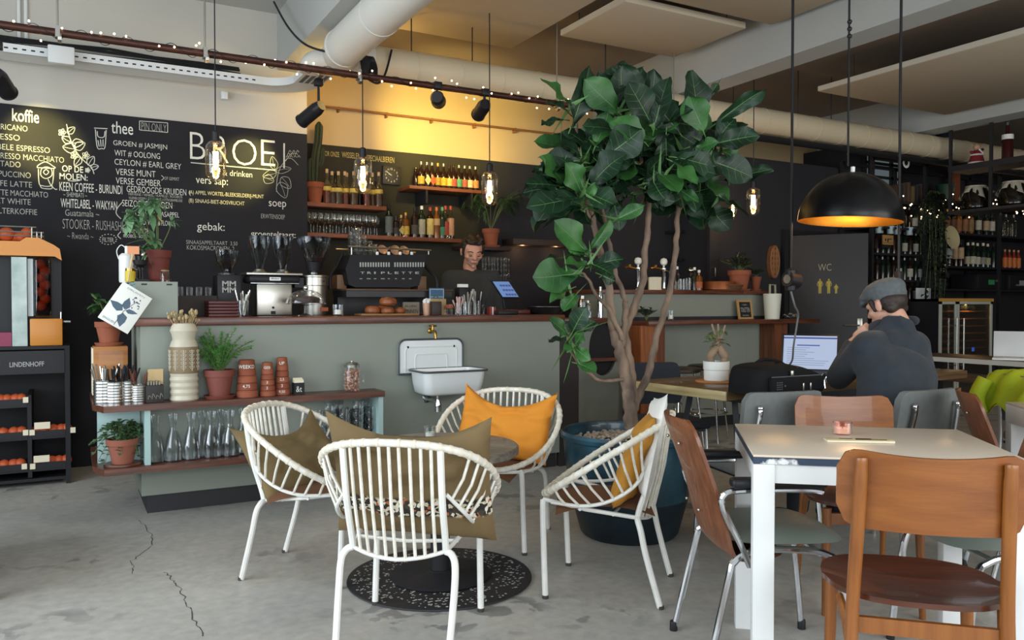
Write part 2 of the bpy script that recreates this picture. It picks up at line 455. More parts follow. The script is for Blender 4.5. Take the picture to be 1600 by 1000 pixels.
for body, u0, v0, u1, h in [('& drinken', 348, 274, 394, 9)]:
    chalk(m1, body, u0, v0, u1, h, .008)
m4 = MB()
for body, u0, v0, u1, h in [('(A) APPEL WORTEL-BLEEKSELDERIJ-MUNT', 295, 305, 412, 8), ('(B) SINAAS-BIET-BOSVRUCHT', 295, 318, 382, 8)]:
    chalk(m4, body, u0, v0, u1, h, .012)
for body, u0, v0, u1, h in [('ERWTENSOEP', 408, 341, 445, 7), ('SINAASAPPELTAART  3,50', 291, 382, 371, 7), ('KOKOSMACRONEN  2', 292, 390, 366, 7)]:
    chalk(m2, body, u0, v0, u1, h, .002)
for mbx, mm in ((m1, CH), (m2, CHD), (m3, CHD), (m4, CHY)):
    mbx.build('lettering', mm, cb, False)
# chalk drawings and rules, drawn as thin raised strokes
def stroke(mb, pts, w=.004, closed=False, n=5):
    P = [atY(u, v, TY - .0012) for u, v in pts]
    P = spline(P, n, closed) if len(P) > 2 else P
    mb.tube(P, w, 4, closed)
dr = MB()
stroke(dr, [(298, 254), (360, 260), (430, 266)], .004)
stroke(dr, [(444, 263), (444, 243), (444, 224)], .006)
for q in ([(218, 189), (262, 192)], [(262, 192), (262, 207)], [(262, 207), (218, 203)], [(218, 203), (218, 189)]): stroke(dr, q, .0025)
stroke(dr, [(106, 282), (116, 283), (125, 282)], .003)
def leaf2(mb, u, v, L, ang, w=.36, vein=True, r=.0028):
    c, s = math.cos(ang), math.sin(ang)
    T = lambda a, b: (u + L * (a * c - b * s), v - L * (a * s + b * c))
    stroke(mb, [T(0, 0), T(.3, w), T(.7, w * .75), T(1, 0), T(.7, -w * .75), T(.3, -w)], r, True, 4)
    if vein: stroke(mb, [T(0, 0), T(.5, .03), T(.9, 0)], r * .7)
d2 = MB()
stroke(d2, [(104, 194), (109, 215), (118, 235), (130, 250), (143, 262), (147, 272)], .003)
for u, v, L, a in [(106, 208, 14, .7), (110, 222, 15, 2.6), (113, 224, 17, .1), (117, 232, 18, .5), (118, 233, 20, 2.95), (126, 246, 16, -2.2), (138, 258, 16, 1.0), (142, 262, 12, .2)]: leaf2(d2, u, v, L, a)
for cu_, cv_, rr in [(97, 207, 6), (116, 243, 6), (134, 243, 6), (137, 266, 4)]:
    for k in range(5):
        a = k * 1.257; leaf2(d2, cu_, cv_, rr, a, .4, False, .0024)
for q in ([(147, 200), (168, 201)], [(149, 202), (152, 230), (159, 232), (164, 230), (166, 203)], [(152, 205), (153, 213), (159, 215), (163, 213), (164, 205)], [(153, 219), (155, 229)], [(157, 218), (158, 229)], [(161, 218), (161, 229)]): stroke(d2, q, .003)
for q in ([(58, 262), (60, 258), (71, 253), (82, 259), (85, 263), (58, 262)], [(60, 264), (61, 285), (65, 290), (81, 289), (84, 264)], [(63, 290), (66, 294), (80, 295), (82, 290)], [(75, 280), (80, 290), (87, 296), (89, 295)]): stroke(d2, q, .003)
stroke(d2, [(65, 264), (64, 274), (72, 279), (81, 274), (80, 264), (72, 261)], .003, True)
stroke(d2, [(68, 269), (72, 273), (76, 269), (72, 265)], .003, True)
d3 = MB()
for u, v, L, a, w in [(430, 265, 21, 1.8, .28), (431, 267, 24, .15, .22), (412, 277, 17, -.4, .42), (440, 277, 22, -.9, .36), (437, 285, 26, -1.2, .34), (432, 270, 22, 3.4, .3)]: leaf2(d3, u, v, L, a, w, True, .002)
for q in ([(432, 300), (433, 280), (438, 262), (448, 248)], [(446, 252), (455, 240), (463, 240)], [(448, 248), (456, 248), (466, 258)]): stroke(d3, q, .002)
for k in range(10): stroke(d3, [(447 + 2 * k, 246 - (k % 3) * 4), (449 + 2 * k, 243 - (k % 3) * 4), (451 + 2 * k, 246 - (k % 3) * 4)], .002)
stroke(d2, [(191, 316), (183, 326), (182, 334), (189, 342)], .003); stroke(d2, [(189, 362), (184, 368), (189, 373)], .003)
for k in range(16):
    a = k / 16 * 6.283; u, v = 169 + 13 * math.cos(a), 374 + 8 * math.sin(a); stroke(d2, [(u - 1, v), (u + 1, v)], .003)
for q in ([(252, 274), (256, 278), (252, 282)], [(297, 298), (296, 302), (298, 306)]): stroke(d2, q, .002)
dr.build('drawing', CH, cb, False); d2.build('drawing', CH, cb, False); d3.build('drawing', CHD, cb, False)

# ------------------------------------------------------------------ lettering on the wall over the beer shelf
lt = MB()
for body, u0, v0, u1, h in [('VOOR ONZE', 500, 243, 530, 8), ('WISSELENDE', 534, 246, 572, 9), ('SPECIAALBIEREN', 573, 251, 616, 9)]:
    a = atY(u0, v0, YB - .002); b = atY(u1, v0, YB - .002); hh = (atY(u0, v0 - h, YB - .002) - a).length
    lt.text(body, a, (1, 0, 0), (0, 0, 1), b.x - a.x, hh, .006, .0015)
tag(lt.build('wall_lettering', mat('yellow_chalk', '#b3a468', .9), None, False), 'hand-lettered cream words about beers on the olive wall above the bottles', 'lettering')

# ------------------------------------------------------------------ tall tap bar to the right, with its drinks ledge
b2 = thing('tap_bar', 'taller sage green bar with wooden top and ledge, behind the fig tree', 'bar counter', (5.2, 5.9, 0))
BY = 5.9
def bx(nm, a, b, m, r=None, o=b2):
    mb = MB(); (mb.rbox(a, b, r) if r else mb.box(a, b)); return loc(mb, o).build(nm, m, o, bool(r))
bx('body', (4.17, BY, .1), (5.94, 6.37, 1.285), M_sage)
bx('body', (5.941, BY, .1), (6.19, 6.30, 1.285), M_sage)
bx('worktop', (4.13, BY - .03, 1.286), (5.88, 6.37, 1.325), M_redwood, .005)
bx('worktop', (5.881, BY - .03, 1.286), (6.24, 6.37, 1.325), M_redwood, .005)
bx('ledge', (4.45, BY - .33, 1.005), (6.62, BY - .001, 1.045), M_redwood, .005)
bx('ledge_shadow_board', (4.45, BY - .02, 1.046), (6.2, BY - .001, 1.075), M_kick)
bx('post', (4.42, BY - .26, 0), (4.60, BY - .01, 1.004), wood('orange_plank', '#a86433', '#7b4120', .5, 2, 3))
bx('post', (4.605, BY - .20, 0), (4.74, BY - .01, 1.004), wood('brown_plank', '#7a4526', '#54301b', .5, 2, 3))
bx('post', (6.12, BY - .2, 0), (6.30, BY - .01, 1.004), wood('brown_plank', '#7a4526', '#54301b', .5, 2, 3))
bx('kick_board', (4.2, BY + .02, 0), (6.17, 6.3, .099), M_kick)
# side return between the two bars: sage panel with a round cut-out and a small shelf
p = thing('pass_panel', 'sage panel with a round dark cut-out between the two bars', 'partition panel', (4.1, 5.8, 0))
mb = MB(); n = 40; ocx, ocz, rx, rz = 4.13, .80, .15, .235
outer = [(3.79, 0.0), (4.16, 0.0)]
vs = []; fs = []
for y in (5.80, 5.83):
    for k in range(n):
        a = 2 * math.pi * k / n; dx, dz = math.cos(a), math.sin(a)
        t = min((4.30 - ocx) / dx if dx > 1e-6 else 1e9, (3.77 - ocx) / dx if dx < -1e-6 else 1e9, (1.03 - ocz) / dz if dz > 1e-6 else 1e9, (0 - ocz) / dz if dz < -1e-6 else 1e9)
        vs += [(ocx + rx * dx, y, ocz + rz * dz), (ocx + t * dx, y, ocz + t * dz)]
for k in range(n):
    k2 = (k + 1) % n; A = lambda s, j, q: s * 2 * n + 2 * j + q
    fs += [(A(0, k, 0), A(0, k2, 0), A(0, k2, 1), A(0, k, 1)), (A(1, k, 0), A(1, k, 1), A(1, k2, 1), A(1, k2, 0)), (A(0, k, 0), A(1, k, 0), A(1, k2, 0), A(0, k2, 0)), (A(0, k, 1), A(0, k2, 1), A(1, k2, 1), A(1, k, 1))]
loc(MB().add(vs, fs), p).build('panel', M_sage, p, False)
loc(MB().box((3.80, 5.835, .45), (4.32, 5.85, 1.02)), p).build('cut_out_backing', M_black, p, False)
loc(MB().box((3.80, 5.70, .70), (4.30, 5.799, .73)), p).build('shelf', M_redwood, p, False)
loc(MB().rbox((3.55, 5.66, 1.031), (4.15, 5.95, 1.075), .004), p).build('top_board', M_redwood, p)

# ------------------------------------------------------------------ WC door standing ajar
H = Vector((7.06, 6.36, 0)); ang = math.atan2(5.70 - 6.36, 7.50 - 7.06); WD = .80
dr_ = thing('door', 'dark grey toilet door standing ajar, marked WC with three little figures', 'door', H, ang)
dr_['kind'] = 'thing'
MB().rbox((0, -.02, .02), (WD, .02, 1.95), .004).build('door_leaf', mat('dark_grey_door', '#333437', .6, var=.1, vscale=2), dr_)
hb = MB(); hb.rbox((WD - .10, -.028, .88), (WD - .05, -.021, 1.04), .003); hb.tube([(WD - .075, -.025, .965), (WD - .075, -.06, .965), (WD - .22, -.06, .965)], .009, 8)
hb.build('door_handle', M_steel, dr_)
yl = mat('wc_sign_yellow', '#b5a548', .7)
sg = MB(); sg.text('WC', (.30, -.0215, 1.555), (1, 0, 0), (0, 0, 1), .135, .075, -.01, .001)
sg.build('lettering', mat('wc_letter_cream', '#a9a58a', .7), dr_, False)
fg = MB()
def figure(mb, x, z, h, w):
    mb.add(*[[(x + w * a, -.0225, z + h * b) for a, b in poly] for poly in [[(-.12, .86), (.12, .86), (.14, .94), (0, 1), (-.14, .94)]]], [(0, 1, 2, 3, 4)])
    for poly in ([(-.24, .45), (.24, .45), (.3, .84), (-.3, .84)], [(-.24, .02), (-.03, .02), (0, .46), (-.24, .46)], [(.03, .02), (.24, .02), (.24, .46), (0, .46)], [(.3, .84), (.52, .62), (.34, .46), (.30, .52), (.42, .62), (.24, .74)], [(-.3, .84), (-.24, .74), (-.42, .62), (-.30, .52), (-.34, .46), (-.52, .62)]):
        mb.add([(x + w * a, -.0225, z + h * b) for a, b in poly], [tuple(range(len(poly)))])
figure(fg, .32, 1.305, .165, .062); figure(fg, .41, 1.305, .165, .062); figure(fg, .485, 1.305, .105, .045)
fg.build('pictograms', yl, dr_, False)
# dark door frame round the opening
fr = MB().box((6.98, 6.36, 0), (7.055, 6.419, 2.02)).box((7.055, 6.36, 1.965), (7.95, 6.419, 2.02)).box((7.88, 6.36, 0), (7.95, 6.419, 1.965)); struct('door_frame_1', fr, M_black)
# ------------------------------------------------------------------ lounge corner: rattan chairs round a low table
def W(lat, d, z=0.0):
    """point lat metres to the right of and d metres ahead of where the photographer stands"""
    return Vector((math.sin(YAW) * d + math.cos(YAW) * lat, math.cos(YAW) * d - math.sin(YAW) * lat, z))
def face(dl, dd):
    """rotation that turns local +X towards the direction (dl right, dd ahead)"""
    w = W(dl, dd); return math.atan2(w.y, w.x)
M_rattan = mat('white_lacquered_cane', '#e9e6dc', .45, var=.12, vscale=30, col2='#cfc9b8')
M_wtube = mat('white_enamelled_tube', '#e4e3dc', .4, var=.1, vscale=18)
M_bind = mat('cane_binding', '#ddd4bf', .6)
M_chip = mat('chipped_black_foot', '#3a3632', .7)

def rim_pt(a):
    """the tilted oval hoop, a = 0 at the back"""
    c, s = math.cos(a), math.sin(a)
    e = .8
    x = -.26 * math.copysign(abs(c) ** .9, c); y = .315 * math.copysign(abs(s) ** e, s)
    z = .40 + (.735 - .40) * (.26 - x) / .52
    return Vector((x, y, z + .012 * math.sin(a) ** 2))
def make_rattan(label, group, loc_, rz):
    t = thing('rattan_chair', label, 'chair', loc_, rz, group)
    hoop = [rim_pt(2 * math.pi * k / 64) for k in range(64)]
    MB().tube(hoop, .0135, 10, True).build('hoop', M_rattan, t)
    bd = MB()
    bs = MB(); ss = MB()
    SIDE = lambda s: spline([(-.178, .178 * s, .55), (-.14, .228 * s, .485), (-.05, .245 * s, .425), (.06, .24 * s, .395), (.2, .205 * s, .392)], 8)
    # uprights of the back, thicker
    ub = {}
    for s in (-1, 1):
        a = None
        a = min((2 * math.pi * k / 400 for k in range(-100, 100)), key=lambda q: abs(rim_pt(q).y - .172 * s) + (10 if math.cos(q) < 0 else 0))
        p = rim_pt(a); q = Vector((-.145, .168 * s, .345)); ub[s] = (p, q)
        MB().tube(spline([p, p.lerp(q, .5) + Vector((-.012, 0, 0)), q.lerp(p, .12), q], 6), .0125, 8).build('back_upright', M_wtube, t)
    # back slats run from the hoop to a bowed bottom rail
    bot = spline([(-.145, .168, .345), (-.172, .09, .328), (-.182, 0, .32), (-.172, -.09, .328), (-.145, -.168, .345)], 8)
    MB().tube(bot, .0075, 7).build('bottom_rail', M_wtube, t)
    for k in range(9):
        y = -.14 + .28 * k / 8
        a = min((2 * math.pi * j / 400 for j in range(-100, 101)), key=lambda q: abs(rim_pt(q).y - y * 1.02) + (10 if math.cos(q) < 0 else 0))
        p = rim_pt(a); q = min(bot, key=lambda b_: abs(b_.y - y * .97))
        bs.tube([p, p.lerp(q, .5) + Vector((-.01, 0, 0)), q], .0062, 6)
    # side slats fan from the hoop down to the side rails
    sr = MB()
    for s in (-1, 1):
        ss = MB(); sd = SIDE(s); sr.tube(sd, .0075, 7)
        n = 9
        for k in range(n):
            f = (k + .6) / n
            # angle on the hoop from behind the upright to the front corner
            a = s * (.80 + f * 1.55); p = rim_pt(a)
            q = sd[int(round(1 + f * (len(sd) - 5)))]
            ss.tube([p, p.lerp(q, .5) + Vector((0, .008 * s, -.004)), q], .0055, 6)
        ss.build('side_slats', M_rattan, t)
        sr.tube([(.235, .2 * s, .402), (.06, .2 * s, .372), (-.145, .168 * s, .345)], .0085, 7)
    bs.build('back_slats', M_rattan, t)
    sr.tube([(.232, -.2, .398), (.245, 0, .385), (.232, .2, .398)], .0085, 7)
    sr.tube([(.08, -.215, .374), (.08, 0, .362), (.08, .215, .374)], .007, 6).tube([(-.05, -.19, .356), (-.05, 0, .346), (-.05, .19, .356)], .007, 6)
    sr.build('seat_rails', M_wtube, t)
    for k in range(46):      # cane wrapped round the hoop at every slat
        a = 2 * math.pi * (k + .5) / 46; p = rim_pt(a); d = (rim_pt(a + .01) - rim_pt(a - .01)).normalized()
        bd.tube([p - d * .005, p + d * .005], .0152, 10)
    bd.build('binding', M_bind, t)
    for s in (-1, 1):
        lg = MB().tube(spline([(.235, .2 * s, .40), (.235, .206 * s, .37), (.232, .209 * s, .25), (.222, .215 * s, 0.0)], 5), .0125, 9).build('leg', M_wtube, t)
        MB().lathe([(.013, .0), (.0136, .004), (.0132, .014)], 10, (.222, .215 * s, 0)).build('foot', M_chip, lg)
        lg = MB().tube(spline([(-.145, .168 * s, .345), (-.150, .19 * s, .335), (-.163, .205 * s, .30), (-.185, .206 * s, .2), (-.24, .198 * s, 0.0)], 6), .0125, 9).build('leg', M_wtube, t)
        MB().lathe([(.013, .0), (.0136, .004), (.0132, .014)], 10, (-.24, .198 * s, 0)).build('foot', M_chip, lg)
    return t
G_R = 'white rattan chairs round the low table'
rc = make_rattan('white rattan hoop chair seen from behind, nearest the camera', G_R, W(-.37, 2.935), face(.05, .30))
RC = [(rc, W(-.37, 2.935), face(.05, .30))]
for lab, p, q in [('white rattan hoop chair in front of the carafe shelf, with two-peaked olive cushion', W(-.90, 3.62), face(.97, -.20)),
                  ('white rattan hoop chair under the wall basin, with orange cushion', W(-.073, 4.10), face(-.32, -.95)),
                  ('white rattan hoop chair in front of the blue planter, with mustard cushion', W(.41, 3.40), face(-.958, .286))]:
    RC.append((dup(rc, p, q, lab), p, q))

def pillow(w, h, t, seed=0, wr=.017, pinch=.055, n=26, sag=0.0):
    """a soft cushion in the local YZ plane, thickness along X, its lower edge at z = 0"""
    mb = MB()
    def side(sgn):
        def fn(a, b):
            u, v = 2 * a - 1, 2 * b - 1
            y = w / 2 * u * (1 - pinch * (1 - v * v)); z = h / 2 * v * (1 - pinch * (1 - u * u)) + h / 2
            th = t / 2 * max(0, (1 - u ** 2) * (1 - v ** 2)) ** .42
            nz = mnoise.fractal(Vector((u * 1.6 + seed, v * 1.6 + sgn * 3, seed * 1.7)), 1.0, 2.0, 4)
            fold = math.sin(u * 3.5 + v * 5 + nz * 4 + seed) * .5 * (1 - u * u * v * v)
            z -= sag * (1 - u * u) * (b ** 2) * h
            return Vector((sgn * (th + wr * (nz + fold) * min(1, th / (t * .12))), y, z))
        return fn
    mb.grid(side(1), n, n)
    k = len(mb.f); mb.grid(side(-1), n, n)
    mb.f = mb.f[:k] + [tuple(reversed(f)) for f in mb.f[k:]]
    return mb
def cushion(label, m, w, h, t, pos, rz, lean, seed, roll=0, group='loose cushions on the rattan chairs', **kw):
    o = pillow(w, h, t, seed, **kw).build('cushion', m, None, True, 80, doubles=True)
    tag(o, label, 'cushion', group)
    o.matrix_world = Matrix.Translation(pos) @ Matrix.Rotation(rz, 4, 'Z') @ Matrix.Rotation(-lean, 4, 'Y') @ Matrix.Rotation(roll, 4, 'X')
    return o
M_ol = mat('olive_brown_canvas', '#75623f', .9, var=.2, vscale=7, bump=.1, bscale=180)
M_or = mat('orange_canvas', '#d98a26', .85, var=.12, vscale=6, bump=.08, bscale=180)
M_mu = mat('mustard_canvas', '#b9812a', .85, var=.2, vscale=7, bump=.1, bscale=150)
M_wh = mat('white_linen', '#dfddd6', .85, bump=.08, bscale=120)
M_felt = mat('rust_felt', '#6f4a30', .95, var=.15, vscale=20, bump=.1, bscale=200)
# floral band on the cushion of the near chair
M_fl = bpy.data.materials.new('olive_canvas_floral_band'); M_fl.use_nodes = True
_n = M_fl.node_tree.nodes; _l = M_fl.node_tree.links
_tc = _n.new('ShaderNodeTexCoord'); _sx = _n.new('ShaderNodeSeparateXYZ'); _l.new(_tc.outputs['Object'], _sx.inputs[0])
_vo = _n.new('ShaderNodeTexVoronoi'); _vo.inputs['Scale'].default_value = 85; _l.new(_tc.outputs['Object'], _vo.inputs[0])
_sc = _n.new('ShaderNodeSeparateColor'); _l.new(_vo.outputs['Color'], _sc.inputs[0])
_rp = _n.new('ShaderNodeValToRGB'); _rp.color_ramp.interpolation = 'CONSTANT'
for i, (p, c) in enumerate([(0, '#2a2420'), (.35, '#c9bfa4'), (.55, '#40382c'), (.78, '#a8623a'), (.86, '#d8d2c0')]):
    e = _rp.color_ramp.elements[i] if i < 2 else _rp.color_ramp.elements.new(p)
    e.position = p; e.color = C(c)
_l.new(_sc.outputs[0], _rp.inputs[0])
_m1 = _n.new('ShaderNodeMapRange'); _m1.inputs[1].default_value = .11; _m1.inputs[2].default_value = .12; _l.new(_sx.outputs[2], _m1.inputs[0])
_m2 = _n.new('ShaderNodeMapRange'); _m2.inputs[1].default_value = .19; _m2.inputs[2].default_value = .18; _l.new(_sx.outputs[2], _m2.inputs[0])
_mm = _n.new('ShaderNodeMath'); _mm.operation = 'MULTIPLY'; _l.new(_m1.outputs[0], _mm.inputs[0]); _l.new(_m2.outputs[0], _mm.inputs[1])
_mx = _n.new('ShaderNodeMixRGB'); _l.new(_mm.outputs[0], _mx.inputs[0]); _mx.inputs[1].default_value = C('#6e5b3b'); _l.new(_rp.outputs[0], _mx.inputs[2])
_b = _n['Principled BSDF']; _l.new(_mx.outputs[0], _b.inputs['Base Color']); _b.inputs['Roughness'].default_value = .9
def in_chair(i, x, y, z):
    _, p, q = RC[i]; return p + Matrix.Rotation(q, 3, 'Z') @ Vector((x, y, z))
cushion('olive brown cushion with floral band, behind the slats of the nearest chair', M_fl, .60, .49, .12, in_chair(0, .005, -.02, .35), RC[0][2], R(17), 1.3, R(1), sag=.17)
cushion('olive cushion with two raised corners in the chair by the carafes', M_ol, .43, .43, .13, in_chair(1, .01, -.03, .365), RC[1][2] - R(38), R(44), 4.2, R(8), sag=.28)
cushion('bright orange cushion in the chair below the basin', M_or, .53, .38, .13, in_chair(2, -.03, -.01, .40), RC[2][2] - R(4), R(20), 7.7, R(-3), sag=.25)
cushion('mustard cushion in the chair in front of the blue planter', M_mu, .42, .40, .12, in_chair(3, -.05, .0, .385), RC[3][2], R(24), 2.9, 0)
cushion('white linen cushion tucked behind the mustard cushion', M_wh, .42, .42, .06, in_chair(3, -.135, .06, .41), RC[3][2] + R(12), R(13), 9.1, R(9), wr=.006)
# felt seat pads with drooping corners
def pad(i, label, rot):
    w = .40
    def fn(sg):
        def g(a, b):
            u, v = 2 * a - 1, 2 * b - 1
            return Vector((w / 2 * u * (1 - .06 * (1 - v * v)), w / 2 * v * (1 - .06 * (1 - u * u)), sg * .012 * max(0, (1 - u ** 4) * (1 - v ** 4)) ** .5 - .035 * (u * v) ** 2))
        return g
    mb = MB(); mb.grid(fn(1), 14, 14); k = len(mb.f); mb.grid(fn(-1), 14, 14); mb.f = mb.f[:k] + [tuple(reversed(f)) for f in mb.f[k:]]
    o = mb.build('seat_pad', M_felt, None, True, 80, doubles=True)
    tag(o, label, 'seat pad', 'felt pads on the rattan chairs', None, in_chair(i, .03, 0, .385), RC[i][2] + rot)
pad(1, 'rust felt seat pad under the two-peaked olive cushion', R(20))
pad(2, 'rust felt seat pad under the orange cushion', R(-12))
pad(3, 'rust felt seat pad under the mustard cushion', R(14))

# low round table on its pierced rubber mat
TC = W(-.315, 3.508)
mb = MB().lathe([(.0, 0), (.395, 0), (.402, .004), (.40, .009), (.0, .0095)], 64)
mt_ = mb.build('floor_mat', mat('black_rubber', '#1f1f22', .7), None); tag(mt_, 'round black rubber mat with pale specks under the low table', 'mat', None, None, TC)
random.seed(9); mb = MB()
for k in range(520):
    r = .215 + .165 * random.random() ** .8; a = random.random() * 6.283; w = random.uniform(.0025, .005); h = w * random.uniform(.5, 1.6)
    c = Vector((r * math.cos(a), r * math.sin(a), .0105)); mb.add([c + Vector((sx * h, sy * w, 0)) for sx, sy in ((-1, -1), (1, -1), (1, 1), (-1, 1))], [(0, 1, 2, 3)])
q = mb.build('specks', mat('pale_specks', '#b9b7ae', .8), mt_, False); q['kind'] = 'stuff'
t = thing('round_table', 'low round wooden table on a black pedestal between the rattan chairs', 'table', TC + Vector((0, 0, .0105)))
M_grey_wood = wood('weathered_grey_wood', '#7d776c', '#544e45', .55, 0, 5)
MB().lathe([(.0, .53), (.33, .53), (.345, .54), (.345, .565), (.338, .572), (0, .572)], 56).build('tabletop', M_grey_wood, t)
MB().lathe([(.0, 0), (.215, 0), (.22, .006), (.21, .013), (.06, .022), (.05, .03), (0, .03)], 48).build('base_plate', M_black, t)
MB().lathe([(.042, .03), (.042, .50), (.16, .53)], 24).build('column', M_black, t)
def candle_glass(label, p, r, h, m, wax):
    o = MB().lathe([(.0, 0), (r * .9, 0), (r, h * .1), (r, h), (r * .9, h), (r * .9, h * .15), (0, h * .13)], 24).build('candle_glass', m, None)
    tag(o, label, 'candle holder', None, None, p)
    MB().lathe([(0, h * .15), (r * .82, h * .15), (r * .82, h * .55), (r * .2, h * .5), (0, h * .5)], 20).build('candle', wax, o)
    MB().tube([(0, 0, h * .5), (.001, 0, h * .62)], .001, 5).build('wick', M_black, o)
M_wax = mat('white_wax', '#e8e2d4', .5)
candle_glass('small clear candle glass on the low round table', TC + W(.222, .15) - W(0, 0) + Vector((-.0, 0, .5825)) - W(.28, 0), .028, .058, glass('frosted_glass', (.9, .93, .93, 1), .15, .5), M_wax)
ash = MB().lathe([(0, 0), (.05, 0), (.065, .012), (.06, .014), (.045, .004), (0, .004)], 28).build('saucer', mat('pale_dish', '#c9c6bd', .4), None)
tag(ash, 'small pale dish on the low round table behind the nearest chair', 'dish', None, None, TC + W(.0, -.10) + Vector((0, 0, .583)))

# ------------------------------------------------------------------ white table with chipped blue edge
M_twhite = mat('white_painted_wood', '#dfe0de', .45, var=.05, vscale=8)
M_ttop = mat('pale_formica', '#dccdba', .28, var=.05, vscale=3)
M_blue = mat('chipped_blue_edge', '#2c3c50', .6, col2='#dfe0de', vscale=14)
M_blue.node_tree.nodes['Color Ramp'].color_ramp.elements[0].position = .30; M_blue.node_tree.nodes['Color Ramp'].color_ramp.elements[1].position = .36
TW = W(1.155, 2.632)
t = thing('dining_table', 'white painted square table with beige top and chipped blue edge', 'table', TW, -R(39.65))
hw, hd = .385, .315
MB().rbox((-hw, -hd, .742), (hw, hd, .750), .003).build('tabletop', M_ttop, t)
MB().box((-hw + .001, -hd + .001, .722), (hw - .001, hd - .001, .7415)).build('edge_band', M_blue, t, False)
for sx in (-1, 1):
    for sy in (-1, 1):
        x = sx * (hw - .032); y = sy * (hd - .032)
        MB().rbox((x - .031, y - .031, 0), (x + .031, y + .031, .7215), .003).build('leg', M_twhite, t)
ap = MB()
for sy in (-1, 1): y = sy * (hd - .02); ap.box((-hw + .063, y - .012, .665), (hw - .063, y + .012, .7215))
for sx in (-1, 1): x = sx * (hw - .02); ap.box((x - .012, -hd + .063, .665), (x + .012, hd - .063, .7215))
ap.build('apron', M_twhite, t, False)
def on_white(u, v, z=.7505): return atZ(u, v, z)
candle_glass('pink glass candle holder with a candle on the white table', on_white(1316, 679), .032, .042, glass('pink_glass', (1, .82, .78, 1), .08, .5), emit('lit_wax', (1, .72, .55, 1), .8))
nb = thing('booklet', 'small cream booklet with dark print on the white table', 'booklet', on_white(1342, 690), -R(39.65) + R(4))
MB().rbox((-.105, -.024, 0), (.105, .024, .006), .002).build('pages', M_cream, nb)
MB().rbox((-.105, -.024, .0062), (.105, .024, .0078), .0007).build('cover', mat('beige_cover', '#cdbb8e', .7), nb)
MB().box((-.012, -.012, .0079), (.085, -.002, .0084)).box((-.008, -.003, .0079), (.04, .014, .0084)).box((-.06, .002, .0079), (-.02, .010, .0084)).build('printed_marks', M_black, nb, False)

# ------------------------------------------------------------------ wooden chairs with bent plywood backs
M_teak = wood('honey_teak', '#8d5320', '#784217', .38, 1, 2.5, .25)
M_teakv = wood('honey_teak_posts', '#90571f', '#7c4519', .4, 2, 3, .2)
M_seatw = wood('dark_stained_seat', '#5d2c16', '#41200f', .33, 1, 3, .35)
def curved_board(w, h, curve, th, round_=.05, bow_top=0.0, n=24, m=8, tilt=0):
    """a bent board in the YZ plane, bowing back along -X, with rounded corners"""
    mb = MB()
    def pt(a, b, off):
        u = 2 * a - 1; y = w / 2 * u
        e = max(0, abs(y) - (w / 2 - round_)); cut = round_ - math.sqrt(max(0, round_ ** 2 - e ** 2))
        z0, z1 = cut, h - cut - bow_top * (1 - u * u)
        z = z0 + (z1 - z0) * b
        return Vector((curve * (u * u - 1) * 1.0 + off - tilt * (z - h / 2), y, z))
    mb.grid(lambda a, b: pt(a, b, th / 2), n, m); k = len(mb.f)
    mb.grid(lambda a, b: pt(a, b, -th / 2), n, m); mb.f = mb.f[:k] + [tuple(reversed(f)) for f in mb.f[k:]]
    N = n * m
    for i in range(n - 1):
        mb.f.append((i, N + i, N + i + 1, i + 1)); j = (m - 1) * n; mb.f.append((j + i, j + i + 1, N + j + i + 1, N + j + i))
    for j in range(m - 1):
        mb.f.append((j * n, (j + 1) * n, N + (j + 1) * n, N + j * n)); q = n - 1
        mb.f.append((j * n + q, N + j * n + q, N + (j + 1) * n + q, (j + 1) * n + q))
    return mb
def seat_shell(w, d, z, th=.014, dish=.014, ex=.72):
    mb = MB()
    def pt(a, b, off):
        q = 2 * math.pi * a; c, s = math.cos(q), math.sin(q)
        x = d / 2 * math.copysign(abs(c) ** ex, c) * b; y = w / 2 * math.copysign(abs(s) ** ex, s) * b * (1 - .06 * (c < 0) * abs(c))
        return Vector((x, y, z - dish * (1 - b * b) + .012 * (b ** 4) * (c < 0) + off))
    mb.grid(lambda a, b: pt(a, b, 0), 40, 8, True); k = len(mb.f)
    mb.grid(lambda a, b: pt(a, b, -th), 40, 8, True); mb.f = mb.f[:k] + [tuple(reversed(f)) for f in mb.f[k:]]
    N = 40 * 8
    for i in range(40): j = 7 * 40; i2 = (i + 1) % 40; mb.f.append((j + i, j + i2, N + j + i2, N + j + i))
    return mb
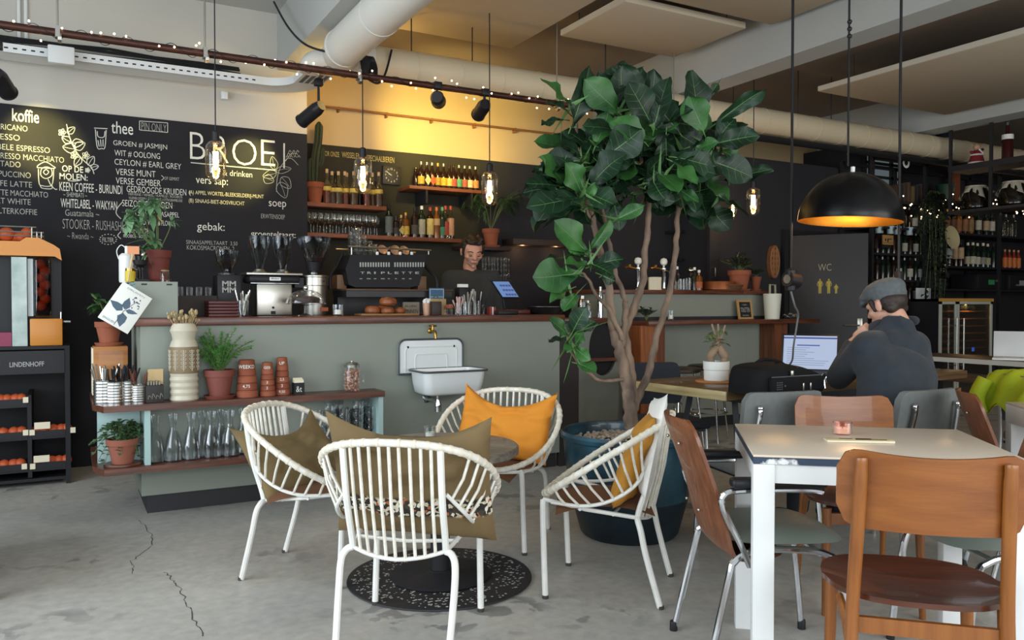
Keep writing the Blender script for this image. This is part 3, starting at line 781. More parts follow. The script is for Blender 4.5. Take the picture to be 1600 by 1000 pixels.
def make_wood_chair(label, p, rz, group):
    t = thing('wooden_chair', label, 'chair', p, rz, group)
    bk = curved_board(.425, .205, .045, .012, .055, .018, tilt=.12)
    bk.v = [(x - .215, y, z + .645) for x, y, z in bk.v]; bk.build('backrest', M_teak, t, True, 50)
    seat_shell(.45, .43, .455).build('seat', M_seatw, t, True, 60)
    for s in (-1, 1):
        lg = MB().tube(spline([(-.262, .185 * s, 0), (-.225, .178 * s, .25), (-.212, .172 * s, .44), (-.24, .165 * s, .66), (-.262, .162 * s, .80), (-.263, .162 * s, .825)], 6), [.012] * 6 + [.0165] * 18 + [.015] * 6 + [.008], 10).build('leg', M_teakv, t)
        MB().tube([(-.215, .172 * s, .30), (-.16, .178 * s, .38), (-.10, .19 * s, .43)], [.012, .013, .01], 8).build('brace', M_teakv, lg)
        lg = MB().tube([(.19, .188 * s, 0), (.17, .178 * s, .43)], [.013, .019], 10).build('leg', M_teakv, t)
    rl = MB().box((.155, -.17, .365), (.175, .17, .41)).box((-.205, -.165, .375), (-.19, .165, .415))
    rl.build('seat_rail', M_teakv, t, False)
    sc = MB()
    for s in (-1, 1): sc.lathe([(0, 0), (.007, 0), (.007, .003), (0, .004)], 12, M=Matrix.Translation((-.243, .15 * s, .79)) @ Matrix.Rotation(R(90), 4, 'Y'))
    sc.build('screw_plug', mat('pale_plug', '#c98c4c', .5), t)
    return t
cA = make_wood_chair('honey wooden chair with broad curved back, nearest the camera', W(1.075, 2.16), face(.27, .96), 'wooden chairs at the white table')
dup(cA, W(1.40, 3.24), face(-.10, -1), 'honey wooden chair across the white table, facing the camera', scale=.955)

# ------------------------------------------------------------------ chromed armchair with plywood back and grey seat
M_ply = wood('plywood_walnut', '#7d4a2c', '#5f351e', .4, 2, 3, .2)
M_gseat = mat('grey_green_vinyl', '#7d857b', .45, var=.06, vscale=5)
def make_armchair(label, p, rz, group, seatm, arms=True):
    t = thing('chrome_armchair' if arms else 'chrome_chair', label, 'chair', p, rz, group)
    # plywood shell: bent board leaning back, running down below the seat
    mb = MB(); th = .012
    prof = spline([(.02, .405), (-.10, .385), (-.165, .40), (-.20, .47), (-.235, .60), (-.285, .74), (-.315, .825)], 6)
    def pt(a, b, off):
        i = b * (len(prof) - 1); j = min(int(i), len(prof) - 2); q = prof[j].lerp(prof[j + 1], i - j); z = q.y; x = q.x
        u = 2 * a - 1; wv = .205 * (1 - .05 * b)
        cut = 1 - (max(0, (b - .86) / .14) ** 2.4) * .30 - (max(0, (.12 - b) / .12) ** 2) * .2
        return Vector((x + .035 * u * u * min(1, b * 2) + off, wv * cut * u, z))
    n, m = 16, 26
    mb.grid(lambda a, b: pt(a, b, th / 2), n, m); k = len(mb.f); mb.grid(lambda a, b: pt(a, b, -th / 2), n, m)
    mb.f = mb.f[:k] + [tuple(reversed(f)) for f in mb.f[k:]]; N = n * m
    for i in range(n - 1):
        mb.f.append((i, N + i, N + i + 1, i + 1)); j = (m - 1) * n; mb.f.append((j + i, j + i + 1, N + j + i + 1, N + j + i))
    for j in range(m - 1):
        mb.f.append((j * n, (j + 1) * n, N + (j + 1) * n, N + j * n)); q = n - 1; mb.f.append((j * n + q, N + j * n + q, N + (j + 1) * n + q, (j + 1) * n + q))
    mb.build('backrest', M_ply, t, True, 50)
    # upholstered seat
    st = MB(); ex = .6
    def sp(a, b, top):
        q = 2 * math.pi * a; c, s = math.cos(q), math.sin(q)
        x = .21 * math.copysign(abs(c) ** ex, c) * b + .03; y = .215 * math.copysign(abs(s) ** ex, s) * b
        return Vector((x, y, .445 + (.028 * (1 - b ** 4) if top else -.018 * (1 - b ** 6)) - .01 * (x > .15) * ((x - .15) / .1)))
    st.grid(lambda a, b: sp(a, b, 1), 36, 9, True); k = len(st.f); st.grid(lambda a, b: sp(a, b, 0), 36, 9, True)
    st.f = st.f[:k] + [tuple(reversed(f)) for f in st.f[k:]]
    st.build('seat', seatm, t, True, 70, doubles=True)
    fr = MB(); cp = []
    for s in (-1, 1):
        lp = spline([(-.24, .215 * s, .0), (-.165, .205 * s, .33), (-.145, .20 * s, .385), (-.08, .195 * s, .418), (.05, .195 * s, .42), (.15, .198 * s, .405), (.195, .205 * s, .34), (.235, .215 * s, .0)], 6)
        lg = MB().tube(lp, .0115, 9).build('leg_loop', M_chrome, t)
        c = MB()
        for x in (-.24, .235): c.lathe([(0, 0), (.0145, 0), (.0145, .03), (.0125, .035)], 12, (x, .215 * s, 0))
        c.build('rubber_foot', M_blackpl, lg)
        if arms:
            ar = MB().tube(spline([(-.10, .215 * s, .375), (-.135, .222 * s, .45), (-.19, .232 * s, .56), (-.19, .236 * s, .605), (-.14, .238 * s, .62), (.06, .238 * s, .622), (.12, .236 * s, .615)], 6), .0105, 9).build('arm_tube', M_chrome, t)
            MB().rbox((-.17, .238 * s - .026, .629), (.13, .238 * s + .026, .66), .012, 3).build('arm_pad', M_blackpl, t)
    fr.tube([(-.02, -.195, .418), (-.02, .195, .418)], .009, 7).tube([(.13, -.197, .408), (.13, .197, .408)], .009, 7)
    fr.build('cross_bar', M_chrome, t)
    sc = MB()
    for y in (-.08, .08):
        for zz, xx in ((.74, -.292), (.52, -.225)): sc.ball((xx - .002, y, zz), .006, 8, 5)
    sc.build('screw_head', M_steel, t)
    return t
G_A = 'chromed plywood chairs'
cB = make_armchair('chrome armchair with brown plywood back, black arms and grey seat, left of the white table', W(.84, 2.73), face(1, .03), G_A, M_gseat)
dup(cB, W(1.60, 2.66), face(-1, -.05), 'chrome armchair pushed in at the right end of the white table')
cF = make_armchair('chrome chair with dark plywood back behind the right end of the white table', W(2.22, 3.37), face(.92, -.30), G_A, M_gseat, False)

# ------------------------------------------------------------------ grey upholstered chairs at the long table
M_gfab = mat('grey_wool', '#727674', .95, var=.12, vscale=30, bump=.1, bscale=250)
def make_grey_chair(label, p, rz):
    t = thing('upholstered_chair', label, 'chair', p, rz, 'grey chairs at the long table')
    bk = curved_board(.40, .27, .03, .032, .04, 0, tilt=.16)
    bk.v = [(x - .20, y, z + .535) for x, y, z in bk.v]; bk.build('backrest', M_gfab, t, True, 60)
    MB().rbox((-.18, -.21, .42), (.23, .21, .475), .022, 3).build('seat', M_gfab, t)
    for s in (-1, 1):
        lp = spline([(-.262, .145 * s, .735), (-.262, .147 * s, .70), (-.235, .16 * s, .56), (-.215, .18 * s, .42), (-.225, .19 * s, .25), (-.26, .2 * s, 0)], 6)
        lg = MB().tube(lp, .0115, 9).build('leg', M_chrome, t); MB().ball((-.262, .145 * s, .737), .015, 10, 7).build('end_cap', M_chrome, lg)
        MB().tube([(.2, .18 * s, .42), (.225, .19 * s, 0)], .0115, 9).build('leg', M_chrome, t)
    MB().box((-.2, -.175, .405), (.21, .175, .419)).build('seat_frame', M_blackmetal, t, False)
    return t
gd = Vector((-.64, .77, 0))
def back_at(lat, d, dirv):      # place the chair so that its backrest stands at (lat, d)
    n = math.hypot(*dirv); return W(lat + .22 * dirv[0] / n, d + .22 * dirv[1] / n), face(*dirv)
p_, r_ = back_at(1.22, 3.62, (-.28, .95)); cD = make_grey_chair('grey upholstered chair with chrome posts left of the seated man', p_, r_)
p_, r_ = back_at(1.915, 3.70, (-.45, .9)); dup(cD, p_, r_, 'grey upholstered chair the man in the hoodie sits on'); CHAIR_E = (p_.copy(), r_)

# ------------------------------------------------------------------ long wooden table of the man with the laptop
LT = W(1.10, 4.11); la = R(4.5)
M_ltop = wood('long_table_oak', '#6f5533', '#4d3a22', .38, 0, 3, .2)
lt_ = thing('long_table', 'long wooden table with thick pale end edge and black steel legs', 'table', LT, la)
LL, LWd = 2.35, .72
MB().rbox((0, 0, .70), (LL, LWd, .75), .005).build('tabletop', M_ltop, lt_)
MB().rbox((-.012, .0, .701), (-.001, LWd, .749), .003).build('end_edge', wood('pale_edge_oak', '#b3a273', '#8f7c52', .5, 1, 3), lt_)
for x in (.28, LL - .28):
    for y0, y1 in ((.08, .20), (LWd - .08, LWd - .20)):
        MB().tube([(x - .05 if x < 1 else x + .05, y0, 0), (x, y1, .70)], .022, 4).build('leg', M_blackmetal, lt_, False)
    MB().box((x - .03, .12, .66), (x + .03, LWd - .12, .699)).build('leg_plate', M_blackmetal, lt_, False)
def on_long(u, v, z=.7505): return atZ(u, v, z)
# ------------------------------------------------------------------ fiddle-leaf fig in its glazed planter
PC = W(.612, 4.20)
M_glaze = mat('blue_green_glaze', '#285668', .3, col2='#12232c', vscale=4.5, bump=.06, bscale=25, coat=.3)
pot = thing('planter', 'big round blue-green glazed planter with pale gravel, holding the fig tree', 'planter', PC)
MB().lathe([(0, 0), (.235, 0), (.255, .02), (.307, .21)], 56).build('shaded_foot', mat('navy_foot_shade', '#1b2f3a', .4, col2='#101a21', vscale=6), pot)  # darker lower part: the nearby chair's shade put into the glaze colour
MB().lathe([(.306, .205), (.31, .22), (.335, .40), (.343, .495), (.356, .505), (.36, .525), (.352, .54), (.335, .538), (.328, .52), (.325, .45), (0, .45)], 56).build('vessel', M_glaze, pot)
MB().lathe([(0, .451), (.324, .47), (.326, .472)], 40).build('soil', M_soil, pot)
random.seed(3); mb = MB()
for k in range(900):
    r = .312 * math.sqrt(random.random()); a = random.random() * 6.283; q = random.uniform(.006, .012)
    mb.ball((r * math.cos(a), r * math.sin(a), .478 + .012 * random.random() + .02 * (1 - r / .32)), q, 5, 4, (1, random.uniform(.6, 1), .7))
g = mb.build('gravel', mat('pale_gravel', '#b9a997', .9, var=.3, vscale=30), pot); g['kind'] = 'stuff'

fig = thing('fiddle_leaf_fig', 'tall fiddle-leaf fig tree with several bare stems and big leaves', 'fig tree', PC + Vector((0, 0, .478)))
M_bark = mat('fig_bark', '#8a7461', .85, col2='#4f4238', vscale=14, stretch=(1, 1, .35), bump=.35, bscale=50)
OF = fig.location
def stem(pts, r0, r1):
    P = spline([atD(u, v, d) - OF for u, v, d in pts], 6)
    P = [p + Vector((math.sin(i * 1.3), math.cos(i * 1.7), 0)) * .003 for i, p in enumerate(P)]
    rs = [r0 + (r1 - r0) * i / (len(P) - 1) for i in range(len(P))]
    rs = [r * (1 + .10 * math.sin(i * 2.1)) for i, r in enumerate(rs)]
    return MB().tube(P, rs, 10)
stems = [
    ([(986, 672, 4.20), (984, 640, 4.19), (979, 600, 4.18), (970, 555, 4.17), (961, 525, 4.16), (955, 492, 4.15), (950, 441, 4.14), (940, 400, 4.12), (928, 350, 4.1), (915, 300, 4.1), (905, 240, 4.1), (898, 180, 4.1)], .036, .008),
    ([(988, 668, 4.22), (988, 620, 4.21), (984, 570, 4.2), (976, 520, 4.2), (987, 490, 4.22), (1004, 441, 4.24), (1007, 403, 4.25), (1013, 344, 4.26), (1012, 300, 4.27), (1000, 240, 4.27), (990, 180, 4.3)], .030, .009),
    ([(972, 540, 4.17), (976, 505, 4.18), (977, 479, 4.18), (975, 463, 4.18), (961, 425, 4.2), (954, 390, 4.2), (944, 340, 4.22), (940, 290, 4.25), (950, 230, 4.25)], .018, .008),
    ([(973, 530, 4.14), (952, 484, 4.1), (933, 463, 4.06), (917, 433, 4.03), (905, 425, 4.0)], .013, .005),
    ([(990, 640, 4.24), (998, 618, 4.27), (1014, 580, 4.3), (1026, 525, 4.32), (1044, 465, 4.33), (1055, 398, 4.35), (1058, 355, 4.36), (1062, 300, 4.36), (1075, 240, 4.35), (1090, 200, 4.33)], .023, .009),
    ([(975, 592, 4.16), (955, 595, 4.12), (936, 594, 4.08), (920, 582, 4.05), (900, 562, 4.03), (886, 535, 4.02), (893, 515, 4.02)], .010, .004),
    ([(1060, 330, 4.36), (1085, 290, 4.4), (1110, 250, 4.4), (1120, 205, 4.4)], .008, .005),
    ([(940, 400, 4.12), (918, 395, 4.05), (905, 392, 4.0)], .007, .004), ([(928, 350, 4.1), (915, 325, 4.05), (908, 308, 4.0)], .008, .004)]
st = stem(*stems[0])
for q in stems[1:]:
    m_ = stem(*q); st.add(m_.v, m_.f)
st.build('stems', M_bark, fig)

leafb, veinb, leafb2 = MB(), MB(), MB()
def fleaf(B, T, wr=.34, roll=0.0, fold=.35, bend=.25, dark=False, seed=0, nrm=None, wave=.10):
    """one broad fiddle-shaped leaf from its base B to its tip T"""
    B, T = Vector(B), Vector(T); ax = T - B; L = ax.length; ax.normalize()
    n = nrm if nrm is not None else (-(FW) + Vector((0, 0, .55))).normalized()
    n = (n - ax * n.dot(ax)); n = n.normalized() if n.length > .05 else ax.orthogonal().normalized()
    n = Matrix.Rotation(roll, 3, ax) @ n; sd = ax.cross(n)
    NU, NV = 11, 7
    def half(t):
        return wr * L * (math.sin(math.pi * min(1, .06 + t * .94) ** 1.35) ** .75) * (1 - .18 * math.exp(-((t - .33) / .12) ** 2)) if 0 < t < 1 else .004 * L
    tw = ((seed * 37) % 11 / 5 - 1) * .9
    def P(t, s, off=0):
        ca, sa = math.cos(tw * t * t), math.sin(tw * t * t)
        w = half(t); x = s * w
        z = -bend * L * (t ** 2) * .55 + fold * abs(x) * (1 - .3 * t) + wave * L * math.sin(t * 9 + seed + (2 if s > 0 else 0)) * s * s * .5
        z += .02 * L * math.sin(t * 26) * abs(s) * (1 - abs(s))
        z += .05 * L * math.sin(t * 13 + seed * 2 + s) * s * s + off
        return B + ax * (t * L * (1 - .06 * bend * t)) + sd * (x * ca - z * sa) + n * (z * ca + x * sa)
    mb = leafb2 if dark else leafb
    vs = [P(j / (NU - 1), -1 + 2 * i / (NV - 1)) for j in range(NU) for i in range(NV)]
    mb.add(vs, [(j * NV + i, j * NV + i + 1, (j + 1) * NV + i + 1, (j + 1) * NV + i) for j in range(NU - 1) for i in range(NV - 1)])
    for off in (.0016, -.0016):
        def strip(pa, w0, w1):
            vs = []
            for i, (t, s) in enumerate(pa):
                w = w0 + (w1 - w0) * i / (len(pa) - 1); hw = max(half(t), .004 * L)
                vs += [P(t, s - w / hw, off), P(t, s + w / hw, off)]
            veinb.add(vs, [(2 * i, 2 * i + 1, 2 * i + 3, 2 * i + 2) for i in range(len(pa) - 1)])
        strip([(k / 8 * .96 + .0, 0) for k in range(9)], .0024, .0007)
        for t0 in (.2, .38, .55, .7):
            for s_ in (-1, 1):
                vs = []
                for k in range(4):
                    f = k / 3; a = P(t0 + .15 * f, s_ * .88 * f, off); d = ax * (.0007 * (1 - .6 * f)); vs += [a - d, a + d]
                veinb.add(vs, [(0, 1, 3, 2), (2, 3, 5, 4), (4, 5, 7, 6)])
    # short stalk
    veinb.tube([B - ax * .035 - n * .004, B, P(.03, 0)], .0032, 5)
L_ = [  # base px, tip px, depth base, depth tip, width ratio, roll, fold, bend, dark
    (895, 168, 846, 119, 4.05, 3.95, .24, .3, .3, .1, 0), (892, 200, 929, 101, 4.05, 4.05, .22, .7, .5, .2, 1), (967, 176, 914, 125, 4.1, 4.0, .34, -.3, .2, .15, 0),
    (888, 176, 855, 151, 4.1, 4.0, .33, .6, .3, .3, 1), (882, 187, 846, 188, 4.05, 3.95, .24, .5, .3, .3, 1), (966, 180, 924, 165, 4.15, 4.1, .26, .4, .3, .2, 1),
    (976, 184, 979, 104, 4.2, 4.2, .30, .3, .4, .1, 1), (1017, 195, 985, 126, 4.05, 3.98, .38, .15, .2, .2, 1), (1022, 201, 1042, 118, 4.1, 4.05, .27, -.2, .4, .1, 1),
    (1007, 222, 966, 182, 4.0, 3.9, .36, -.3, .3, .4, 0), (964, 206, 918, 186, 4.05, 3.95, .36, .4, .3, .5, 1), (882, 288, 847, 240, 4.0, 3.9, .38, .1, .2, .2, 0),
    (908, 302, 892, 256, 4.0, 3.88, .36, -.2, .25, .4, 0), (880, 292, 824, 280, 4.0, 3.9, .28, .5, .3, .3, 1), (910, 246, 878, 214, 4.05, 3.95, .34, .3, .3, .4, 1),
    (1092, 200, 1083, 108, 4.25, 4.2, .30, .35, .3, .1, 1), (1099, 205, 1076, 150, 4.1, 4.02, .40, -.2, .25, .15, 0), (1117, 194, 1192, 135, 4.2, 4.1, .15, .6, .8, -.2, 1),
    (1112, 226, 1186, 208, 4.15, 4.05, .26, .4, .4, .2, 1), (1120, 220, 1146, 182, 4.2, 4.15, .42, .3, .3, .3, 1), (1088, 234, 1118, 219, 4.1, 4.0, .32, .1, .3, .3, 0),
    (1028, 270, 1063, 293, 4.05, 3.92, .40, -.2, .25, .25, 0), (1082, 240, 1050, 254, 4.1, 4.0, .42, .3, .4, .5, 1), (1060, 296, 1092, 316, 4.1, 4.0, .2, .2, .5, .1, 0),
    (1130, 282, 1208, 262, 4.3, 4.2, .17, .5, .5, .1, 1), (1020, 283, 1036, 308, 4.05, 3.95, .42, 0, .3, .3, 1), (1110, 150, 1122, 128, 4.3, 4.3, .3, .2, .4, .2, 1),
    (914, 308, 826, 320, 3.98, 3.85, .27, .35, .25, .15, 1), (916, 312, 930, 288, 4.0, 3.92, .25, .4, .6, .2, 0), (915, 318, 866, 337, 4.05, 4.0, .25, .6, .4, .4, 1),
    (918, 325, 955, 306, 4.0, 3.95, .24, .3, .4, .4, 0), (914, 325, 842, 345, 4.05, 3.98, .15, .6, .6, .3, 1), (917, 395, 873, 344, 3.98, 3.86, .33, .1, .3, .35, 0),
    (921, 392, 963, 338, 4.0, 3.95, .17, .5, .8, .3, 0), (962, 344, 1005, 321, 3.98, 3.9, .24, .3, .5, .3, 0), (914, 396, 890, 384, 3.98, 3.93, .4, .2, .4, .3, 0),
    (914, 400, 850, 397, 4.0, 3.92, .22, .6, .3, .3, 1), (920, 416, 885, 406, 4.0, 3.9, .3, .4, .3, .3, 0), (902, 428, 835, 434, 3.95, 3.82, .36, .0, .15, .15, 0),
    (905, 430, 872, 424, 3.98, 3.9, .36, .3, .4, .4, 0), (922, 412, 959, 424, 4.0, 3.92, .34, -.3, .3, .3, 1), (925, 416, 976, 400, 4.05, 4.0, .28, .6, .4, .3, 1),
    (940, 430, 962, 440, 4.1, 4.1, .42, .4, .4, .4, 1), (892, 451, 859, 470, 3.98, 3.9, .24, .6, .6, .2, 0), (900, 460, 879, 484, 3.98, 3.92, .34, -.3, .3, .2, 0),
    (888, 524, 859, 497, 4.0, 3.9, .26, .1, .3, .1, 0), (893, 522, 914, 480, 4.0, 3.92, .32, .2, .3, .2, 1), (890, 536, 857, 527, 4.0, 3.9, .22, .5, .4, .2, 1),
    (900, 538, 911, 518, 4.02, 3.96, .36, -.1, .3, .2, 0), (905, 518, 930, 500, 4.1, 4.1, .36, .4, .4, .3, 1), (897, 543, 921, 562, 4.0, 3.92, .3, .1, .4, .2, 0),
    (902, 568, 932, 578, 4.02, 3.94, .34, -.2, .3, .2, 0), (888, 524, 880, 505, 4.05, 4.05, .4, .3, .4, .2, 1), (898, 540, 885, 545, 4.0, 3.93, .4, .3, .3, .3, 0)]
for k, (u0, v0, u1, v1, d0, d1, wr, roll, fold, bend, dk) in enumerate(L_):
    fleaf(atD(u0, v0, d0) - OF, atD(u1, v1, d1) - OF, wr, roll, fold, bend, bool(dk), k)
random.seed(21)
def fill(n, cu, cv, ru, rv, dmin, dmax, Lmin=.16, Lmax=.25):
    for k in range(n):
        a = random.random() * 6.283; r = math.sqrt(random.random())
        u, v = cu + ru * r * math.cos(a), cv + rv * r * math.sin(a); d = random.uniform(dmin, dmax)
        B = atD(u, v, d) - OF
        dr0 = RT * (math.cos(a) * r + random.uniform(-.6, .6)) + Vector((0, 0, 1)) * (-math.sin(a) * r * .8 + random.uniform(-.55, .6)) - FW * random.uniform(-.5, .7)
        dr0.normalize()
        fleaf(B, B + dr0 * random.uniform(Lmin, Lmax), random.uniform(.28, .4), random.uniform(-.8, .8), random.uniform(.15, .5), random.uniform(.1, .6), random.random() < .8, k * 1.7)
fill(14, 1060, 285, 40, 38, 4.25, 4.6, .14, .2); fill(16, 960, 285, 60, 30, 4.05, 4.4, .14, .22); fill(14, 900, 300, 45, 30, 4.0, 4.3); fill(28, 1000, 190, 75, 40, 4.1, 4.5); fill(30, 985, 248, 80, 35, 4.0, 4.5); fill(26, 1080, 240, 45, 45, 4.15, 4.55); fill(14, 925, 255, 30, 40, 4.0, 4.3)
fill(14, 990, 292, 55, 18, 4.05, 4.4, .13, .2); fill(10, 1100, 300, 28, 25, 4.3, 4.6); fill(10, 890, 295, 25, 20, 4.0, 4.2, .14, .2)
M_fig = mat('fig_leaf_green', '#38692f', .45, col2='#1c4020', vscale=5, bump=.12, bscale=14, spec=.4)
M_fig2 = mat('fig_leaf_deep_green', '#1b3821', .45, col2='#112416', vscale=5, bump=.12, bscale=14, spec=.35)
leafb.build('leaves', M_fig, fig, True, 180); leafb2.build('dark_shaded_leaves', M_fig2, fig, True, 180)  # the deep green also stands in for backlit, self-shaded leaves inside the crown
veinb.build('leaf_veins', mat('leaf_vein_pale', '#587d47', .5), fig, True, 180)
# ------------------------------------------------------------------ ducts, pipe, cable tray and acoustic panels under the ceiling
M_duct = mat('white_duct', '#cfcdc4', .55, var=.04, vscale=3)
M_ductt = mat('tan_duct', '#c9bb9e', .6, var=.05, vscale=3)
def spiral_duct(name, label, p0, p1, r, m, step):
    o = thing(name, label, 'duct', p0)
    p0, p1 = Vector(p0), Vector(p1); d = p1 - p0
    MB().tube([(0, 0, 0), d], r, 40, cap=True).build('duct_shell', m, o)
    mb = MB(); n = int(d.length / step); dn = d.normalized()
    for k in range(1, n):
        c = dn * k * step; mb.tube([c - dn * .004, c + dn * .004], r + .004, 40)
    mb.build('seam_rings', m, o); return o
DZ = 2.965
spiral_duct('ventilation_duct', 'long tan spiral ventilation duct running along the back wall', (1.95, 5.69, DZ), (12.6, 5.69, DZ), .12, M_ductt, .36)
ob = thing('ventilation_duct', 'thick white ventilation duct coming towards us under the ceiling', 'duct', (1.72, 5.69, DZ))
MB().tube(spline([(.24, 0.0, 0), (.08, -.02, 0), (.0, -.12, 0), (-.02, -.4, 0)], 8) + [Vector((-.02, -5.5, 0))], .132, 40).build('duct_shell', M_duct, ob)
mb = MB()
for y in (-.22, -.95, -2.2, -3.6): mb.tube([(-.02, y, 0), (-.02, y - .012, 0)], .1355, 40)
mb.build('seam_rings', M_duct, ob)
ob = thing('duct_stub', 'short white duct elbow with an open end beside the duct bend', 'duct', (1.62, 5.80, 2.93))
MB().tube(spline([(.10, -.06, .03), (.0, .0, .03), (-.05, .03, 0), (-.06, .04, -.07)], 8), .07, 28).build('duct_shell', M_duct, ob)
# hanging rods
def rod(label, u, v0, v1, y, r=.005, m=None):
    a, b = atY(u, v0, y), atY(u, v1, y); a.z = max(a.z, b.z); a.x = b.x
    o = MB().tube([(0, 0, 0), (0, 0, a.z - b.z)], r, 8).build('hanging_rod', m or M_blackmetal, None); tag(o, label, 'rod', 'thin rods hanging from the ceiling', None, b)
for u, y in ((643, 5.69), (738, 5.69), (946, 5.69), (1247, 5.69), (1299, 5.69)):
    b = atY(u, 150, y); o = MB().tube([(0, 0, 0), (0, 0, ZC - .031 - DZ - .12)], .005, 8).build('hanging_rod', M_blackmetal, None)
    tag(o, 'thin dark rod holding the long tan duct from the ceiling', 'rod', 'rods holding the tan duct', None, (b.x, y, DZ + .12))
# black conduit under the duct
o = MB().tube([(0, 0, 0), (5.6, 0, 0)], .035, 12).build('black_pipe', M_blackpl, None); tag(o, 'black pipe running below the tan duct on the right', 'pipe', None, None, (5.3, 5.69, 2.80))
# thin red-brown conduit on the yellow wall
a, b = atY(505, 166, 6.99), atY(905, 212, 6.99)
o = thing('conduit', 'thin rusty conduit with brackets on the yellow back wall', 'pipe', a)
d = Vector((b.x - a.x, 0, 0)); MB().tube([(0, 0, 0), d], .010, 8).build('tube', mat('rusty_conduit', '#8a5a30', .6), o)
mb = MB()
for k in range(6): mb.box((d.x * (k + .3) / 6, 0.0, -.03), (d.x * (k + .3) / 6 + .015, .055, .014))
mb.build('brackets', mat('rusty_conduit', '#8a5a30', .6), o, False)

# copper pipe wound with fairy lights
M_cop = mat('old_copper', '#4a2a20', .45, .5, var=.3, vscale=8)
PY, PZ = 5.4, 2.77
cp = thing('copper_pipe', 'reddish copper pipe crossing the room under the ceiling, carrying the lamps', 'pipe', (-1.9, PY, PZ))
MB().tube([(0, 0, 0), (7.4, 0, 0)], .023, 14).build('tube', M_cop, cp)
for u in (90, 320, 560, 870, 1053):
    x = atY(u, 50, PY).x + 1.9
    c = MB().tube([(x, 0, -.028), (x + .02, 0, -.028)], .03, 10).box((x - .012, -.03, -.03), (x + .012, .03, .034)).build('pipe_clamp', M_steel, cp, False)
    MB().tube([(x, 0, .03), (x, 0, (3.339 if u == 1053 else ZC - .031 if x > 3.5 else ZC - .001) - PZ)], .006, 8).build('threaded_rod', M_steel, cp)
fl = thing('fairy_lights', 'string of tiny warm fairy lights wound round the copper pipe', 'fairy lights', (-1.9, PY, PZ))
random.seed(8); wp = []
for k in range(520):
    x = .1 + 7.2 * k / 520; a = x * 26; r = .028 + .006 * math.sin(k * .7)
    wp.append((x, r * math.cos(a), r * math.sin(a)))
MB().tube(wp, .0022, 4).build('wire', M_black, fl)
bulb = MB().ball((0, 0, 0), .0065, 6, 5).build('bulb', emit('fairy_glow', (1, .72, .42), 9), fl)
for k in range(99):
    a = random.random() * 6.283; r = random.uniform(.03, .062); x = .12 + 7.15 * (k + random.random()) / 99
    o = bulb if k == 0 else bulb.copy()
    if k: COL.objects.link(o); o.parent = fl
    o.location = (x, r * math.cos(a), r * math.sin(a))

# perforated cable tray with cables and a junction box
ct = thing('cable_tray', 'white perforated cable tray with black cables along the wall above the chalkboard', 'cable tray', (0, 0, 0))
M_tray = mat('white_tray', '#d6d8d6', .5)
TZ = 2.885; ty0, ty1 = 6.40, 6.60
path = [(-2.5, ty0), (1.35, ty0)] + [(1.35 + .2 * math.sin(a), ty0 - .2 + .2 * math.cos(a)) for a in [k * .157 for k in range(1, 10)]] + [(1.55, 5.90)]
def sheet(pth, z0, z1, m):
    vs = []
    for x, y in pth: vs += [(x, y, z0), (x, y, z1)]
    return vs, [(2 * i, 2 * i + 1, 2 * i + 3, 2 * i + 2) for i in range(len(pth) - 1)]
side = MB(); vs, fs = sheet(path, TZ, TZ + .06, None); side.add(vs, fs)
inner = [(x, y + .012) for x, y in path[:2]] + [(x + .01, y + .01) for x, y in path[2:]]
vs, fs = sheet(inner, TZ, TZ + .06, None); side.add(vs, [tuple(reversed(f)) for f in fs])
side.add([(x, y, TZ + .06) for p, q in zip(path, inner) for x, y in (p, q)], [(2 * i, 2 * i + 1, 2 * i + 3, 2 * i + 2) for i in range(len(path) - 1)])
side.build('tray_side', M_tray, ct, False)
outer = [(-2.5, ty1), (1.35, ty1)] + [(1.35 + .4 * math.sin(a), ty0 - .2 + .4 * math.cos(a)) for a in [k * .157 for k in range(1, 10)]] + [(1.75, 5.90)]
mb = MB(); mb.add([(x, y, z) for z in (TZ, TZ - .004) for p, q in zip(path, outer) for x, y in (p, q)], [])
n = len(path); o0 = 0
mb.f += [(2 * i, 2 * i + 1, 2 * i + 3, 2 * i + 2) for i in range(n - 1)] + [(2 * n + 2 * i, 2 * n + 2 * i + 2, 2 * n + 2 * i + 3, 2 * n + 2 * i + 1) for i in range(n - 1)]
mb.build('tray_bottom', M_tray, ct, False)
sl = MB()
for k in range(62):
    x = -1.9 + k * .052; sl.box((x, ty0 - .0012, TZ + .024), (x + .024, ty0 + .0005, TZ + .034))
for k in range(16):
    y = 6.17 - k * .017
    for j in range(4): sl.box((1.57 + .045 * j, y, TZ - .0052), (1.60 + .045 * j, y + .009, TZ - .0035))
q = sl.build('slots', M_black, ct, False)
cab = MB(); random.seed(5)
for j in range(4):
    y = 6.45 + .03 * j; cab.tube([(-2.4 + k * .3, y + random.uniform(-.01, .01), TZ + .05 + .03 * j + random.uniform(-.008, .012)) for k in range(13)], .011, 6)
cab.build('cables', M_blackpl, ct)
jb = MB().rbox((0, 0, 0), (.16, .09, .12), .008).build('junction_box', M_tray, None); tag(jb, 'white square junction box on the cable tray', 'junction box', None, None, atY(75, 100, 6.39) - Vector((0, .1, .01)))
o = MB().rbox((0, 0, 0), (.05, .05, .06), .005).build('wall_sensor', M_tray, None); tag(o, 'small white box under the cable tray above the chalkboard', 'sensor', None, None, atY(346, 154, 6.645))
o = MB().tube(spline([atY(428, 3, 6.38), atY(450, 42, 5.95), atY(478, 70, 5.6), atY(518, 83, 5.5)], 8), .008, 7).build('loose_cable', M_blackpl, None); tag(o, 'loose black cable swinging from the ceiling to the duct bend', 'cable')
o = MB()
